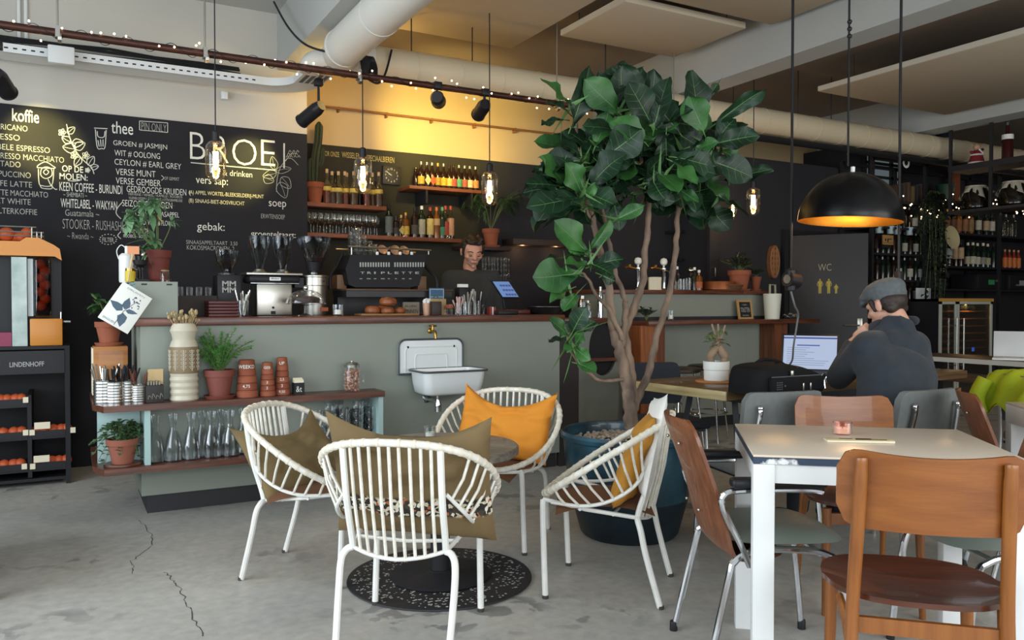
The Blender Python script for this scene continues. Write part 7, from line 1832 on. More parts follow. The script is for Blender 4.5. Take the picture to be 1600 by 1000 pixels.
# bar stools under the ledge
bs_ = None
for k, (u, y) in enumerate(((1062, 5.25), (1106, 5.35), (1008, 5.22))):
    p = atY(u, 560, y); p.z = 0; lab = ['bar stool with a dark round seat left of the bonsai', 'bar stool mostly hidden behind the bonsai pot', 'bar stool behind the fig stems'][k]
    if bs_ is None:
        bs_ = thing('bar_stool', lab, 'stool', p, 0, 'bar stools at the drinks ledge'); MB().lathe([(0, .62), (.16, .62), (.175, .63), (.175, .65), (.16, .66), (0, .655)], 32).build('seat', mat('dark_seat', '#2b2422', .4), bs_)
        for j in range(4):
            a = j * 1.5708 + .78; MB().tube([(.12 * math.cos(a), .12 * math.sin(a), .62), (.2 * math.cos(a), .2 * math.sin(a), 0)], .010, 8).build('leg', M_chrome, bs_)
        MB().tube([(.168 * math.cos(a), .168 * math.sin(a), .25) for a in [j * 6.283 / 28 for j in range(28)]], .008, 6, True).build('foot_ring', M_chrome, bs_)
    else: dup(bs_, p, .5 * k, lab)

# ------------------------------------------------------------------ things on the long table
p = on_long(1119, 597); bd = MB().lathe([(0, 0), (.115, 0), (.118, .006), (.115, .011), (0, .011)], 36).build('round_board', mat('pine_board', '#a9713f', .5), None); tag(bd, 'thin round wooden board under the white bonsai pot', 'board', None, None, p + Vector((0, .0, 0)))
t = thing('bonsai_pot', 'white two-tiered pot of the little bonsai on the long table', 'flower pot', p + Vector((0, 0, .0115))); MB().lathe([(0, 0), (.066, 0), (.069, .006), (.069, .058), (.073, .062), (.074, .108), (.068, .108), (.066, .09), (0, .09)], 32).build('pot', M_whitepl, t); MB().lathe([(0, .092), (.065, .092)], 24, cap=False).build('soil', M_soil, t)
bt = p + Vector((0, 0, .104)); t = thing('bonsai_tree', 'little ginseng bonsai with a fat two-legged root in the white pot', 'bonsai', bt); zb_ = lambda v: .75 + (597 - v) / 1260 * 4.62 - bt.z
D_ = 4.62; px_ = lambda u, v: atD(u, v, D_) - bt
M_gin = mat('ginseng_bark', '#8f7860', .7, var=.2, vscale=14)
mb = MB()
for s, u0 in ((-1, 1112), (1, 1130)): mb.tube(spline([px_(u0, 568), px_(u0 - s * 0 + s * 2, 558), px_(1121 + s * 6, 549), px_(1121 + s * 1, 540), px_(1121, 534)], 6), [.020] * 6 + [.024] * 6 + [.022] * 6 + [.012] * 7, 12)
mb.build('trunk', M_gin, t); mb = MB(); lm = MB(); random.seed(19)
for u, v in ((1112, 506), (1122, 506), (1133, 508)): mb.tube(spline([px_(1121, 536), px_((1121 + u) / 2 + 1, 524), px_(u, v)], 5), [.008] * 5 + [.006] * 5 + [.004], 7)
for k in range(34):
    u, v = random.uniform(1105, 1137), random.uniform(515, 541); B = px_(u, v) + FW * random.uniform(-.04, .04); mb.tube([px_(1121, 530), B], .002, 4); a = random.random() * 6.283; leaf_blade(lm, B, (math.cos(a), math.sin(a), random.uniform(-.5, .4)), random.uniform(.03, .045), .012, droop=.3, NU=4)
mb.build('branches', M_gin, t); lm.build('leaves', mat('bonsai_leaf', '#5e7d4d', .5, var=.3, vscale=15), t, True, 180)
# laptop
lp = on_long(1264, 583); t = thing('laptop', 'open black laptop with a bright page on its screen', 'laptop', lp); fdir = Vector((CAM.x + .9 - lp.x, CAM.y - lp.y, 0)).normalized(); t.rotation_euler.z = math.atan2(fdir.y, fdir.x) + R(90) - R(14)
MB().rbox((-.175, -.24, 0), (.175, .0, .018), .004).build('base', M_blackpl, t); MB().box((-.15, -.13, .0182), (.15, -.02, .0195)).build('keyboard', M_black, t, False)
TM = Matrix.Translation((0, .005, .012)) @ Matrix.Rotation(R(-14), 4, 'X')
MB().rbox((-.175, -.004, 0), (.175, .004, .245), .003, 2, TM).build('lid', M_blackpl, t); MB().box((-.163, -.006, .014), (.163, -.0045, .232), TM).build('screen', emit('screen_white', '#b9c8e6', .85), t, False)
mb = MB().box((-.163, -.0072, .212), (.163, -.0062, .222), TM).box((-.08, -.0072, .165), (.06, -.0062, .172), TM); mb.build('screen_bars', emit('screen_blue', '#4a5fb5', .6), t, False)
mb = MB(); random.seed(4)
for k in range(9): mb.box((-.14, -.0072, .15 - .014 * k), (-.14 + random.uniform(.1, .27), -.0062, .153 - .014 * k), TM)
mb.build('screen_text', emit('screen_grey', '#8d9cba', .7), t, False)
# black laptop bag
bp = on_long(1212, 611); t = thing('laptop_bag', 'black laptop bag with zips, straps and a key ring on the long table', 'bag', bp, la - R(6)); t.scale = (.9, .9, .9)
M_bag = mat('black_nylon', '#0f1012', .8, spec=.2, bump=.1, bscale=200)
mb = MB()
def bagf(a, b):
    q = 2 * math.pi * a; c, s = math.cos(q), math.sin(q); ex = .45
    rx, ry = .27 * (1 - .22 * b ** 2), .15 * (1 - .2 * b ** 2); f = 1 if b < .96 else 0.0
    x = rx * math.copysign(abs(c) ** ex, c); y = ry * math.copysign(abs(s) ** ex, s)
    z = .165 * math.sin(min(1, b * 1.02) * 1.5708) * (1 - .3 * max(0, x / .27)) + .008 * math.sin(x * 18) * b
    k = 1 - max(0, (b - .55) / .45) ** 2.2
    return Vector((x * k, y * k, z))
mb.grid(bagf, 44, 16, True); mb.f.append(tuple(reversed(range(44)))); mb.build('bag_body', M_bag, t, True, 60, doubles=True)
MB().rbox((-.20, -.175, .012), (.20, -.135, .095), .014, 3).build('front_pocket', M_bag, t); mb = MB()
for x in (-.02, .0): pass
mb.tube([(-.19, -.158, .098), (.19, -.158, .098)], .003, 6).tube([(-.24, -.10, .12), (.2, -.11, .105)], .003, 6); mb.build('zip', mat('grey_zip', '#55585c', .5), t)
mb = MB()
for x in (.02, .075): mb.rbox((x, -.182, .02), (x + .012, -.176, .06), .002)
mb.rbox((-.05, -.165, .10), (-.03, -.15, .13), .003).tube([(-.0, -.12, .125), (.04, -.12, .14)], .006, 6); mb.build('buckles', M_steel, t)
mb = MB().tube([(.215 + .018 * math.cos(a), -.15, .085 + .018 * math.sin(a)) for a in [k * 6.283 / 18 for k in range(18)]], .003, 6, True).tube([(.215, -.15, .067), (.22, -.155, .02)], .006, 6); mb.build('key_ring', M_chrome, t)
MB().tube(spline([(-.15, .02, .15), (-.07, .03, .18), (.05, .03, .165), (.13, .02, .12)], 6), .010, 8).build('strap', M_bag, t)
mb = MB()
for i in range(4):
    for j in range(4): mb.box((-.17 + .012 * i, -.1762, .03 + .012 * j), (-.165 + .012 * i, -.1752, .036 + .012 * j))
mb.ball((-.11, -.176, .05), .005, 8, 5); mb.build('mesh_patch', mat('grey_zip', '#55585c', .5), t, False)
# dark chair at the far left end of the long table
cK = make_grey_chair('dark blue-black chair at the left end of the long table behind the fig', W(.98, 5.15), face(.25, -1)); 
for c in kids(cK):
    if c.name.startswith(('backrest', 'seat')) and 'frame' not in c.name: c.data.materials.clear(); c.data.materials.append(mat('midnight_fabric', '#22262e', .9))
KIDS.clear()
# ------------------------------------------------------------------ bottle rack, wine fridge and clutter on the right
RY = 5.95
def RX(u, y=RY): return atY(u, 400, y).x
def RZ(u, v, y=RY): return atY(u, v, y).z
rk = thing('bottle_rack', 'black steel rack full of bottles right of the toilet door', 'rack', (RX(1455), RY, 0)); X_ = rk.location.x
px0, pxm, px1, pxe = RX(1364), RX(1447), RX(1563), RX(1660)
mb = MB()
for x in (px0, pxm, px1, pxe):
    for y in (0, .40): mb.box((x - X_ - .018, y, 0), (x - X_ + .018, y + .036, 2.85))
mb.box((px0 - X_, .0, 2.81), (pxe - X_, .036, 2.85)).box((px0 - X_, .40, 2.81), (pxe - X_, .436, 2.85)); mb.build('frame', M_blackmetal, rk, False)
zA, zB, zC, zD = RZ(1540, 366), RZ(1540, 417), RZ(1540, 452), RZ(1540, 318)
def rboard(x0, x1, z): MB().box((x0 - X_ + .019, .01, z - .025), (x1 - X_ - .019, .43, z)).build('shelf_board', M_black, rk, False)
for z in (zA, zB, zC, zD): rboard(pxm, px1, z); rboard(px1, pxe, z)
LSh = [RZ(1405, v) for v in (352, 371, 397, 418, 436, 455)]; LSh = [RZ(1405, 355), RZ(1405, 396), RZ(1405, 437), RZ(1405, 472)]
for z in LSh: rboard(px0, pxm, z)
def rb(label, u, y, z, h, r, kind, gm, lc, cm, lz=(.1, .5), grp='bottles on the black rack'):
    p = Vector((RX(u, y), y, z + .0005)); bottle(label, p, h, r, kind, gm, lm_(lc) if lc else None, cm, lz, grp)
for k, (u, c, gm, cm, lz) in enumerate([(1479, '#6b4a2c', BRN, capy, (.1, .5)), (1488, '#5d3a20', BRN, capy, (.1, .55)), (1497, '#8a5a32', AMB, capy, (.1, .55)), (1507, '#8b5f3a', BRN, capy, (.1, .6)), (1516, '#8a6a45', AMB, capy, (.1, .6)), (1528, '#b9b4a4', GRN, M_black, (.2, .6)), (1540, '#b59a78', GRN, M_black, (.2, .6)), (1549, '#c0b9a8', GRN, M_black, (.2, .6)), (1571, None, CLR, capg, (0, 0)), (1583, None, CLR, capg, (0, 0))]):
    rb('%s bottle from the left on the upper bottle shelf of the rack' % ORD[k], u, RY + .10, zA, .30, .038, 'spirit', gm, c, cm, lz)
for k, (u, c, gm, cm, lz) in enumerate([(1483, '#8e948f', BRN, M_black, (.3, .7)), (1493, '#b39470', BRN, M_black, (.3, .75)), (1501, '#b89a74', BRN, M_black, (.3, .75)), (1512, '#b9ae8a', GRN, M_cream, (.12, .42)), (1520, '#c3bda5', GRN, M_cream, (.12, .42)), (1527, '#c9c3ac', GRN, M_cream, (.12, .42)), (1536, '#8e8a78', GRN, M_cream, (.12, .4)), (1543, '#b5ae88', GRN, M_cream, (.12, .4)), (1552, None, GRN, M_black, (0, 0)), (1558, None, GRN, M_black, (0, 0))]):
    rb('%s wine bottle from the left on the middle bottle shelf of the rack' % ORD[k], u, RY + .09 + .05 * (k % 2), zB, .31, .038, 'wine', gm, c, cm, lz)
for k, u in enumerate((1570, 1577, 1584, 1591)): rb('%s orange-labelled bottle of the four on the right rack bay' % ORD[k], u, RY + .06, zB, .24, .03, 'beer', mat('red_sauce', '#8b2f1f', .3), '#d0763c', mat('tan_cap', '#c98f5c', .5), (.05, .55))
for s, (zz, y) in enumerate(((LSh[0], RY + .12), (LSh[1], RY + .1), (LSh[2], RY + .1), (LSh[3], RY + .12))):
    for k in range(9 if s else 5):
        u = 1370 + 8.6 * k + (24 if s == 0 else 0)
        if u > 1445: continue
        rb('%s bottle from the left on the %s shelf of the left rack bay' % (ORD[k], ['top', 'second', 'third', 'bottom'][s]), u, y + .04 * (k % 2), zz, .27, .036, 'wine', GRN if k % 3 else BRN, '#b9b6a6' if (k + s) % 2 == 0 and k > 3 else None, capg if k % 2 else M_black, (.15, .5))
M_cupw = mat('pale_mug', '#9db0b5', .5); mg = None
for k, u in enumerate((1369, 1387, 1398, 1417)):
    p = Vector((RX(u, RY + .06), RY + .03, LSh[1] + .27)); lab = '%s pale mug with a figure hanging in the left rack bay' % ORD[k]
    if mg is None:
        mg = thing('hanging_mug', lab, 'mug', p, 0, 'pale mugs hanging in the rack'); MB().lathe([(0, -.05), (.035, -.05), (.045, .04), (.042, .04), (.032, -.04), (0, -.04)], 20).build('mug', M_cupw, mg); MB().text('6', (-.015, -.0465, -.025), (1, 0, 0), (0, 0, 1), .03, .05, .02, .001).build('numeral', M_black, mg, False); MB().tube([(0, 0, .0), (0, 0, .10)], .003, 5).build('hook', M_steel, mg)
    else: dup(mg, p, 0, lab)
t = thing('wooden_sign', 'small tan wooden box end with black print in the left rack bay', 'box', Vector((RX(1388, RY - .02), RY - .0, LSh[1] + .06))); MB().rbox((-.09, -.02, .03), (.09, -.001, .14), .003).build('board', mat('tan_box', '#a37c47', .7), t); MB().box((-.06, -.0212, .07), (-.04, -.0202, .1)).box((-.02, -.0212, .09), (.06, -.0202, .1)).box((-.02, -.0212, .06), (.0, -.0202, .09)).box((-.09, -.0212, .05), (.09, -.0202, .054)).build('print', M_black, t, False); MB().box((-.08, .0, .0), (.08, .02, .03)).build('foot', M_black, t, False)
for lab, u, wd, h, c, z in (('pale paper sheet pinned to the rack behind the cap', 1410, .13, .24, '#c9c4aa', 0), ('white paper list hanging on the rack post behind the hood', 1439, .16, .30, '#c3c8ca', 0), ('narrow white paper beside the rack post', 1452, .07, .30, '#b9bcbc', 0)):
    p = Vector((RX(u, RY - .03), RY - .03, RZ(u, 490) )); o = MB().rbox((-wd / 2, 0, 0), (wd / 2, .008, h), .002).build('paper_sheet', mat('paper' + c, c, .8), None); tag(o, lab, 'paper', 'papers on the rack', None, p)
for lab, u, z, c in (('black crate with a green tag on the lower rack shelf', 1540, zC, '#2f8a52'), ('black crate with faint white print at the right of the rack', 1588, zC, '#8a8d90')):
    t = thing('storage_crate', lab, 'crate', Vector((RX(u, RY + .1), RY + .02, z + .0005))); MB().rbox((-.28, 0, 0), (.28, .36, .19), .01).build('crate', M_blackpl, t); MB().box((-.07, -.003, .06), (.06, -.001, .12)).build('tag', mat('tag' + c, c, .6), t, False); MB().text('LINDENHOFF' if c == '#8a8d90' else 'COFFEE', (-.15 if c == '#8a8d90' else .08, -.0025, .05 if c == '#8a8d90' else .1), (1, 0, 0), (0, 0, 1), .22 if c == '#8a8d90' else .12, .02, 0, .0008).build('lettering', mat('sign_grey', '#a9a8a4', .7), t, False)
o = MB().lathe([(0, 0), (.10, .012), (.135, .035), (.14, .04), (.13, .04), (.09, .02), (0, .012)], 30, M=Matrix.Rotation(R(80), 4, 'X')).build('straw_bowl', mat('straw_bowl', '#b3a67c', .8), None); tag(o, 'pale round straw bowl hanging on the rack post', 'bowl', None, None, Vector((RX(1483, RY - .08), RY - .08, RZ(1483, 372, RY - .08))))
o = MB().ball((0, 0, 0), .06, 14, 10).lathe([(.03, -.07), (.055, -.10), (.07, -.15), (.06, -.16), (.0, -.1)], 12).build('hanging_ornament', glass('ornament_glass', (.5, .45, .4, 1), .05, .5), None); tag(o, 'dark glass ornament hanging by the rack post', 'ornament', None, None, Vector((RX(1474, RY - .1), RY - .1, RZ(1474, 414, RY - .1))))
# trailing vine down the post
t = thing('trailing_vine', 'dark trailing vine hanging down the rack post from a green bucket', 'vine', Vector((RX(1460, RY - .08), RY - .08, RZ(1460, 305, RY - .08)))); random.seed(23); lm, sm = MB(), MB()
for k in range(17):
    x = random.uniform(-.28, .14); L = random.uniform(.4, 1.45); P = spline([(x * .4, 0, .05), (x, -.03, -.08), (x + random.uniform(-.06, .06), random.uniform(-.06, .02), -L * .5), (x + random.uniform(-.1, .1), random.uniform(-.05, .02), -L)], 7); sm.tube(P, .0022, 4)
    for q_ in P[4:]:
        for j in range(2): a = random.random() * 6.283; leaf_blade(lm, q_, (math.cos(a), math.sin(a) - .4, random.uniform(-.8, .2)), random.uniform(.04, .07), .02, droop=.3, NU=4)
sm.build('stems', M_stemg, t); lm.build('leaves', mat('vine_dark', '#2e3a2c', .6, var=.4, vscale=20), t, True, 180)
# overhead beam shelf coming towards us, with jars, churn and dolls
a, b = atX(1484, 261, 8.55), atX(1640, 230, 8.55)
ov = thing('overhead_shelf', 'black overhead shelf beam coming towards us above the bottle rack', 'shelf', (8.55, a.y, a.z)); ly = b.y - a.y
MB().box((-.03, ly, -.06), (.35, 0, 0)).build('beam', M_blackmetal, ov, False); oz = a.z + .0005
MB().box((-.03, ly, -.52), (.35, 0, -.49)).build('lower_board', M_blackmetal, ov, False); oz2 = a.z - .49 + .0005
mb = MB()
for y in (-.02, ly * .45, ly + .02): MB().box((-.03, y - .015, -.489), (-.005, y + .015, -.061)).box((-.03, y - .015, 0), (-.005, y + .015, ZC - .032 - a.z)).build('hanger', M_blackmetal, ov, False)
def onov(u, z, dx=.12):
    q = atX(u, 250, 8.55 + dx); q.z = z; return q
t = thing('milk_churn', 'dark blue metal milk churn standing at the top of the rack', 'milk churn', Vector((RX(1476, RY + .1), RY + .15, 2.8505))); MB().lathe([(0, 0), (.11, 0), (.115, .02), (.11, .30), (.07, .36), (.065, .40), (.09, .42), (.09, .44), (0, .45)], 24).build('churn', mat('dark_blue_enamel', '#1f2a3a', .4), t); MB().tube(spline([(-.09, 0, .35), (-.13, 0, .33), (-.115, 0, .25)], 4), .008, 6).tube(spline([(.09, 0, .35), (.13, 0, .33), (.115, 0, .25)], 4), .008, 6).build('handle', mat('dark_blue_enamel', '#1f2a3a', .4), t)
p = onov(1526, oz, .1); t = thing('knitted_doll', 'small red and white knitted doll on the overhead shelf', 'doll', p); M_red = mat('red_wool', '#7d1f26', .95); 
MB().lathe([(0, 0), (.07, 0), (.075, .03), (.05, .13), (.03, .15), (0, .15)], 18).tube([(-.03, 0, .13), (-.12, -.01, .12)], .016, 8).tube([(.03, 0, .13), (.08, -.02, .17)], .016, 8).build('doll_body', M_red, t); MB().ball((0, 0, .185), .035, 14, 10).build('head', mat('doll_skin', '#c49a7c', .8), t); mb = MB()
for z, r in ((.015, .078), (.10, .062)): mb.tube([(r * math.cos(a), r * math.sin(a), z) for a in [k * 6.283 / 20 for k in range(20)]], .009, 6, True)
mb.tube([(-.03, -.04, .16), (.02, -.06, .11)], .009, 6); mb.build('white_trim', M_wh, t); MB().ball((0, .004, .195), .036, 14, 10, (1, 1, .9)).build('hair', M_dry, t)
p = onov(1574, oz, .1); bottle('dark red bottle with a white paper tag on the overhead shelf', p, .42, .055, 'syrup', mat('red_wine_glass', '#3a1414', .15), M_whitepl, M_chrome, (.5, .62))
for k, (u, dx) in enumerate(((1525, .1), (1584, .12))):
    p = onov(u, oz2, dx); t = thing('covered_jar', ['big dark jar tied with a pale cloth on the overhead shelf', 'second cloth-covered jar nearer the right border'][k], 'jar', p)
    MB().lathe([(0, 0), (.12, 0), (.14, .02), (.145, .16), (.11, .22), (.085, .25), (0, .25)], 28).build('jar', mat('dark_jar', '#17130f', .1), t)
    mb = MB()
    def clf(a_, b_):
        q = 6.283 * a_; r = .02 + .075 * min(1, b_ * 2.2) + max(0, b_ - .45) * (.10 + .05 * math.sin(q * 5) + .03 * math.sin(q * 11)); z = .262 - .008 * b_ - max(0, b_ - .45) * (.20 + .08 * math.sin(q * 3 + 1)); return Vector((r * math.cos(q), r * math.sin(q), z))
    mb.grid(clf, 60, 14, True); mb.f.append(tuple(range(60))); mb.build('cloth_cover', mat('linen_cover', '#a39c8c', .95), t, True, 180); MB().tube([(.098 * math.cos(a), .098 * math.sin(a), .252) for a in [j * 6.283 / 24 for j in range(24)]], .004, 5, True).build('string', M_cream, t)
p = onov(1500, oz2, .12); t = thing('green_bucket', 'small dark green bucket at the end of the overhead shelf', 'bucket', Vector((RX(1481, RY + .1), RY + .14, zD + .0005))); MB().lathe([(0, 0), (.08, 0), (.11, .2), (.115, .205), (.105, .2), (.076, .01), (0, .01)], 24).build('bucket', mat('green_enamel', '#2c4a3c', .4), t); MB().tube([(.12, .0, .19), (.13, 0, .02)], .008, 6).build('wooden_grip', mat('pale_grip', '#b79a62', .6), t)
mb = None
for k, (u, v) in enumerate([(1508, 300), (1355, 0)][:1]): pass
t = thing('wooden_plank', 'upright orange-brown plank standing on the overhead shelf', 'plank', Vector((RX(1497, RY + .2), RY + .22, zD + .0005))); MB().box((-.06, 0, 0), (.06, .03, .55)).build('plank', mat('rusty_plank', '#7d4526', .7), t, False)
o = thing('white_bowl', 'white bowl with a dark middle on the upper rack bar', 'bowl', Vector((RX(1413, RY - .01), RY - .012, RZ(1413, 255)))); MB().lathe([(.03, 0), (.055, .004), (.06, .012), (.05, .018), (.03, .012)], 24, M=Matrix.Rotation(R(90), 4, 'X'), cap=False).build('ring', M_whitepl, o); MB().lathe([(0, .0), (.03, .0), (.0301, .01), (0, .011)], 20, M=Matrix.Rotation(R(90), 4, 'X')).build('centre', M_black, o)
# book row and box on the top bay of the rack
for k in range(6):
    o = MB().rbox((-.02, 0, 0), (.02, .2, .2 + .02 * (k % 3)), .002).build('book', mat('book%d' % k, ['#4a2f26', '#3a3530', '#57402c', '#6b5a3a', '#33302f', '#4d3b30'][k], .8), None); tag(o, '%s dark book from the left in the top rack bay' % ORD[k], 'book', 'dark books in the rack', None, Vector((RX(1406 + 7 * k, RY + .06), RY + .06, zD + .0005 if 1406 + 7 * k > 1449 else LSh[0] + .30)))
rboard(px0, pxm, LSh[0] + .2995)
# glazed light panel behind the rack
wz0, wz1 = RZ(1380, 322, 6.40), 3.03
struct('window_4', MB().box((RX(1350, 6.40), 6.385, wz0), (RX(1404, 6.40), 6.415, wz1)), emit('dull_daylight_pane', '#8a979c', .32))
mb = MB()
for u in (1349, 1357, 1390, 1404): mb.box((RX(u, 6.38) - .02, 6.355, wz0), (RX(u, 6.38) + .02, 6.384, wz1))
for v in (322, 300, 278, 257): z = RZ(1380, v, 6.38); mb.box((RX(1349, 6.38), 6.355, z - .015), (RX(1404, 6.38), 6.384, z + .015))
struct('window_frame_4', mb, M_black)
# fairy lights on the rack
fr2 = thing('fairy_lights', 'string of fairy lights draped along the bottle rack', 'fairy lights', (X_, RY - .05, RZ(1500, 320))); random.seed(44); zz0 = fr2.location.z; wp = []
b2_ = None
for k in range(70):
    f = k / 69; u = 1408 + 215 * f; v = 312 + 24 * abs(math.sin(f * 9)) - 10 * f; q = Vector((RX(u, RY - .05) - X_, random.uniform(-.03, .03), RZ(u, v) - zz0)); wp.append(q)
    o = bulb.copy(); COL.objects.link(o); o.parent = fr2; o.location = q + Vector((random.uniform(-.06, .06), -.012, random.uniform(-.09, .05))); o.scale = (1.2,) * 3
MB().tube(wp, .003, 4).build('wire', M_black, fr2)
# wine fridge
FY = 5.55; fx0, fx1 = RX(1470, FY), RX(1552, FY); fzt = RZ(1510, 467, FY)
wf = thing('wine_fridge', 'tall wine fridge with steel-framed glass doors under the bottle rack', 'fridge', ((fx0 + fx1) / 2, FY, 0)); w = (fx1 - fx0) / 2
mb = MB().box((-w, .36, 0), (w, .39, fzt)).box((-w, 0.02, 0), (-w + .03, .36, fzt)).box((w - .03, .02, 0), (w, .36, fzt)).box((-w, .02, 0), (w, .36, .1)).box((-w, .02, fzt - .03), (w, .36, fzt)); mb.build('cabinet', M_blackpl, wf, False)
MB().box((-w, -.012, fzt - .03), (w, .019, fzt + .005)).build('wooden_top_trim', mat('golden_wood', '#b98a42', .5), wf, False)
xs = RX(1497, FY) - wf.location.x; M_sh = mat('fridge_shelf_wood', '#8a5a34', .5)
for nm, a0, a1 in (('door', -w, xs - .004), ('door', xs + .004, w)):
    mb = MB().box((a0, 0, .1), (a0 + .035, .018, fzt - .031)).box((a1 - .035, 0, .1), (a1, .018, fzt - .031)).box((a0, 0, .1), (a1, .018, .14)).box((a0, 0, fzt - .06), (a1, .018, fzt - .031)); d = mb.build(nm, mat('satin_door_frame', '#aeb3a8', .4), wf, False)
    MB().box((a0 + .036, .006, .14), (a1 - .036, .010, fzt - .061)).build('pane', glass('fridge_glass', (.75, .7, .62, 1), .03, .3), d, False)
    xh = a1 - .06 if a0 < xs - .1 and a1 < xs else a0 + .06
    MB().tube([(xh, -.04, .45), (xh, -.04, fzt - .22)], .010, 8).tube([(xh, -.04, .5), (xh, 0, .5)], .007, 6).tube([(xh, -.04, fzt - .30), (xh, 0, fzt - .30)], .007, 6).build('handle', M_steel, d)
for k in range(7): z = fzt - .15 - .085 * k; MB().box((-w + .031, .05, z), (w - .031, .34, z + .014)).build('shelf', M_sh, wf, False)
random.seed(10); mb = MB()
for k in range(6):
    for j in range(6): mb.tube([(-w + .08 + j * (2 * w - .15) / 5, .06, fzt - .10 - .085 * k), (-w + .08 + j * (2 * w - .15) / 5, .33, fzt - .10 - .085 * k)], .028, 8)
mb.build('bottles', GRN, wf); MB().box((.12, .012, RZ(1522, 549, FY)), (.17, .0125, RZ(1522, 543, FY))).build('display', emit('blue_led', '#2f5bd8', 2.5), wf, False)
l = point('fridge_lamp', (wf.location.x + .05, FY + .04, fzt - .07), 8.0, (1, .68, .35), .01)
# low counters in front of the fridge, with a white laptop
t = thing('side_counter', 'counter with a white front edge in front of the wine fridge', 'counter', (6.40, 3.6, 0)); MB().rbox((0, -1.2, .725), (.55, .95, .75), .004).build('top', mat('brown_counter', '#5f4a38', .5), t); MB().box((-.03, -1.2, .715), (-.001, .95, .752)).build('white_edge', mat('white_edge', '#b9b9b2', .5), t, False)
for y in (-1.1, .85): MB().box((.05, y, 0), (.1, y + .05, .724)).box((.45, y, 0), (.5, y + .05, .724)).build('leg', M_blackmetal, t, False)
t = thing('low_bench', 'long dark brown bench board below the white-edged counter', 'bench', (5.95, 3.6, 0)); MB().rbox((0, -1.2, .60), (.40, 1.0, .64), .006).build('seat', mat('dark_brown_bench', '#4d3828', .5, var=.2, vscale=8), t)
for y in (-1.1, .9): MB().box((.04, y, 0), (.36, y + .05, .599)).build('leg', M_blackmetal, t, False)
q = atZ(1588, 561, .7525); t = thing('laptop', 'white laptop seen from behind on the white-edged counter', 'laptop', q, R(-62)); MB().rbox((-.16, -.22, 0), (.16, 0, .015), .004).build('base', M_whitepl, t); MB().rbox((-.16, -.004, 0), (.16, .004, .21), .006, 2, Matrix.Translation((0, .0, .016)) @ Matrix.Rotation(R(-12), 4, 'X')).build('lid', mat('white_lid', '#c5c9c9', .3), t)
# second white table at the right border
t = thing('dining_table', 'second white painted table at the right border behind the chairs', 'table', W(2.577, 3.30), -R(39.65)); MB().rbox((-hw, -hd, .742), (hw, hd, .750), .003).build('tabletop', M_ttop, t); MB().box((-hw + .001, -hd + .001, .66), (hw - .001, hd - .001, .7415)).build('apron', M_twhite, t, False)
for sx in (-1, 1):
    for sy in (-1, 1): x = sx * (hw - .032); y = sy * (hd - .032); MB().rbox((x - .031, y - .031, 0), (x + .031, y + .031, .6595), .003).build('leg', M_twhite, t)
# hi-vis jacket over a chair back
cj = dup(cD, W(3.03, 4.45), face(.95, .2), 'grey chair under the lime green jacket at the right')
jk = thing('jacket', 'lime green jacket thrown over a chair back at the right border', 'jacket', W(3.03, 4.45) + Matrix.Rotation(face(.95, .2), 3, 'Z') @ Vector((-.215, 0, .11)), face(.95, .2)); jk.scale = (.85, .85, .85); M_lime = mat('lime_fabric', '#a3b51c', .8, var=.15, vscale=6, bump=.1, bscale=30)
def jf(off):
    def fn(a_, b_):
        y = (a_ - .5) * .56; s = (b_ - .5) * 2; ez = .835 - .03 * (2 * y / .5) ** 2
        x = .075 * math.copysign(min(1, abs(s) * 3) ** .6, s) * (1 + .8 * abs(s)); z = ez - max(0, abs(s) - .12) * .34 * (1 + .25 * math.sin(a_ * 7))
        n = mnoise.fractal(Vector((a_ * 3, b_ * 4, 2)), 1, 2, 3); return Vector((x + .02 * n + .012 * math.sin(a_ * 20 + s * 3), y + .01 * n, z + off + .02 * n + .012 * math.sin(a_ * 26 + s * 9)))
    return fn
mb = MB(); mb.grid(jf(0), 30, 26); k = len(mb.f); mb.grid(jf(.014), 30, 26); mb.f = [tuple(reversed(f)) for f in mb.f[:k]] + mb.f[k:]; mb.build('jacket_body', M_lime, jk, True, 180)
MB().tube(spline([(-.12, -.20, .80), (-.19, -.22, .70), (-.21, -.16, .58), (-.20, -.13, .50)], 6), [.05] * 6 + [.056] * 6 + [.05] * 7, 12).build('sleeve', M_lime, jk); MB().tube(spline([(-.13, .2, .78), (-.18, .22, .66), (-.19, .18, .55)], 6), [.05] * 6 + [.05] * 7, 12).build('sleeve', M_lime, jk)
# ------------------------------------------------------------------ people
def blob(name, parts, m, parent=None, voxel=.008, smooth=4, mats=None):
    """one continuous skin grown over tapering limbs: parts are (p0, p1, r0, r1) limbs or (centre, (rx, ry, rz), matrix) ellipsoids"""
    mb = MB()
    for q in parts:
        if len(q) == 4:
            p0, p1, r0, r1 = Vector(q[0]), Vector(q[1]), q[2], q[3]; n = max(2, int((p1 - p0).length / (min(r0, r1) * .35)) + 1)
            for k in range(n + 1): f = k / n; mb.ball(p0.lerp(p1, f), r0 + (r1 - r0) * f, 14, 9)
        else:
            c, rr, M3 = q; mb.ball((0, 0, 0), 1, 20, 14, rr, Matrix.Translation(Vector(c)) @ M3.to_4x4())
    o = mb.build(name, m, parent)
    r = o.modifiers.new('r', 'REMESH'); r.mode = 'VOXEL'; r.voxel_size = voxel; r.use_smooth_shade = True
    s = o.modifiers.new('s', 'SMOOTH'); s.factor = .5; s.iterations = smooth
    dg = bpy.context.evaluated_depsgraph_get(); me = bpy.data.meshes.new_from_object(o.evaluated_get(dg)); o.modifiers.clear(); old = o.data; o.data = me; bpy.data.meshes.remove(old)
    me.polygons.foreach_set('use_smooth', [True] * len(me.polygons)); me.materials.clear(); me.materials.append(m); return o
M_skin = mat('skin', '#cf9d86', .55, var=.08, vscale=10); M_hair = mat('dark_brown_hair', '#2a1d16', .6, bump=.4, bscale=60)
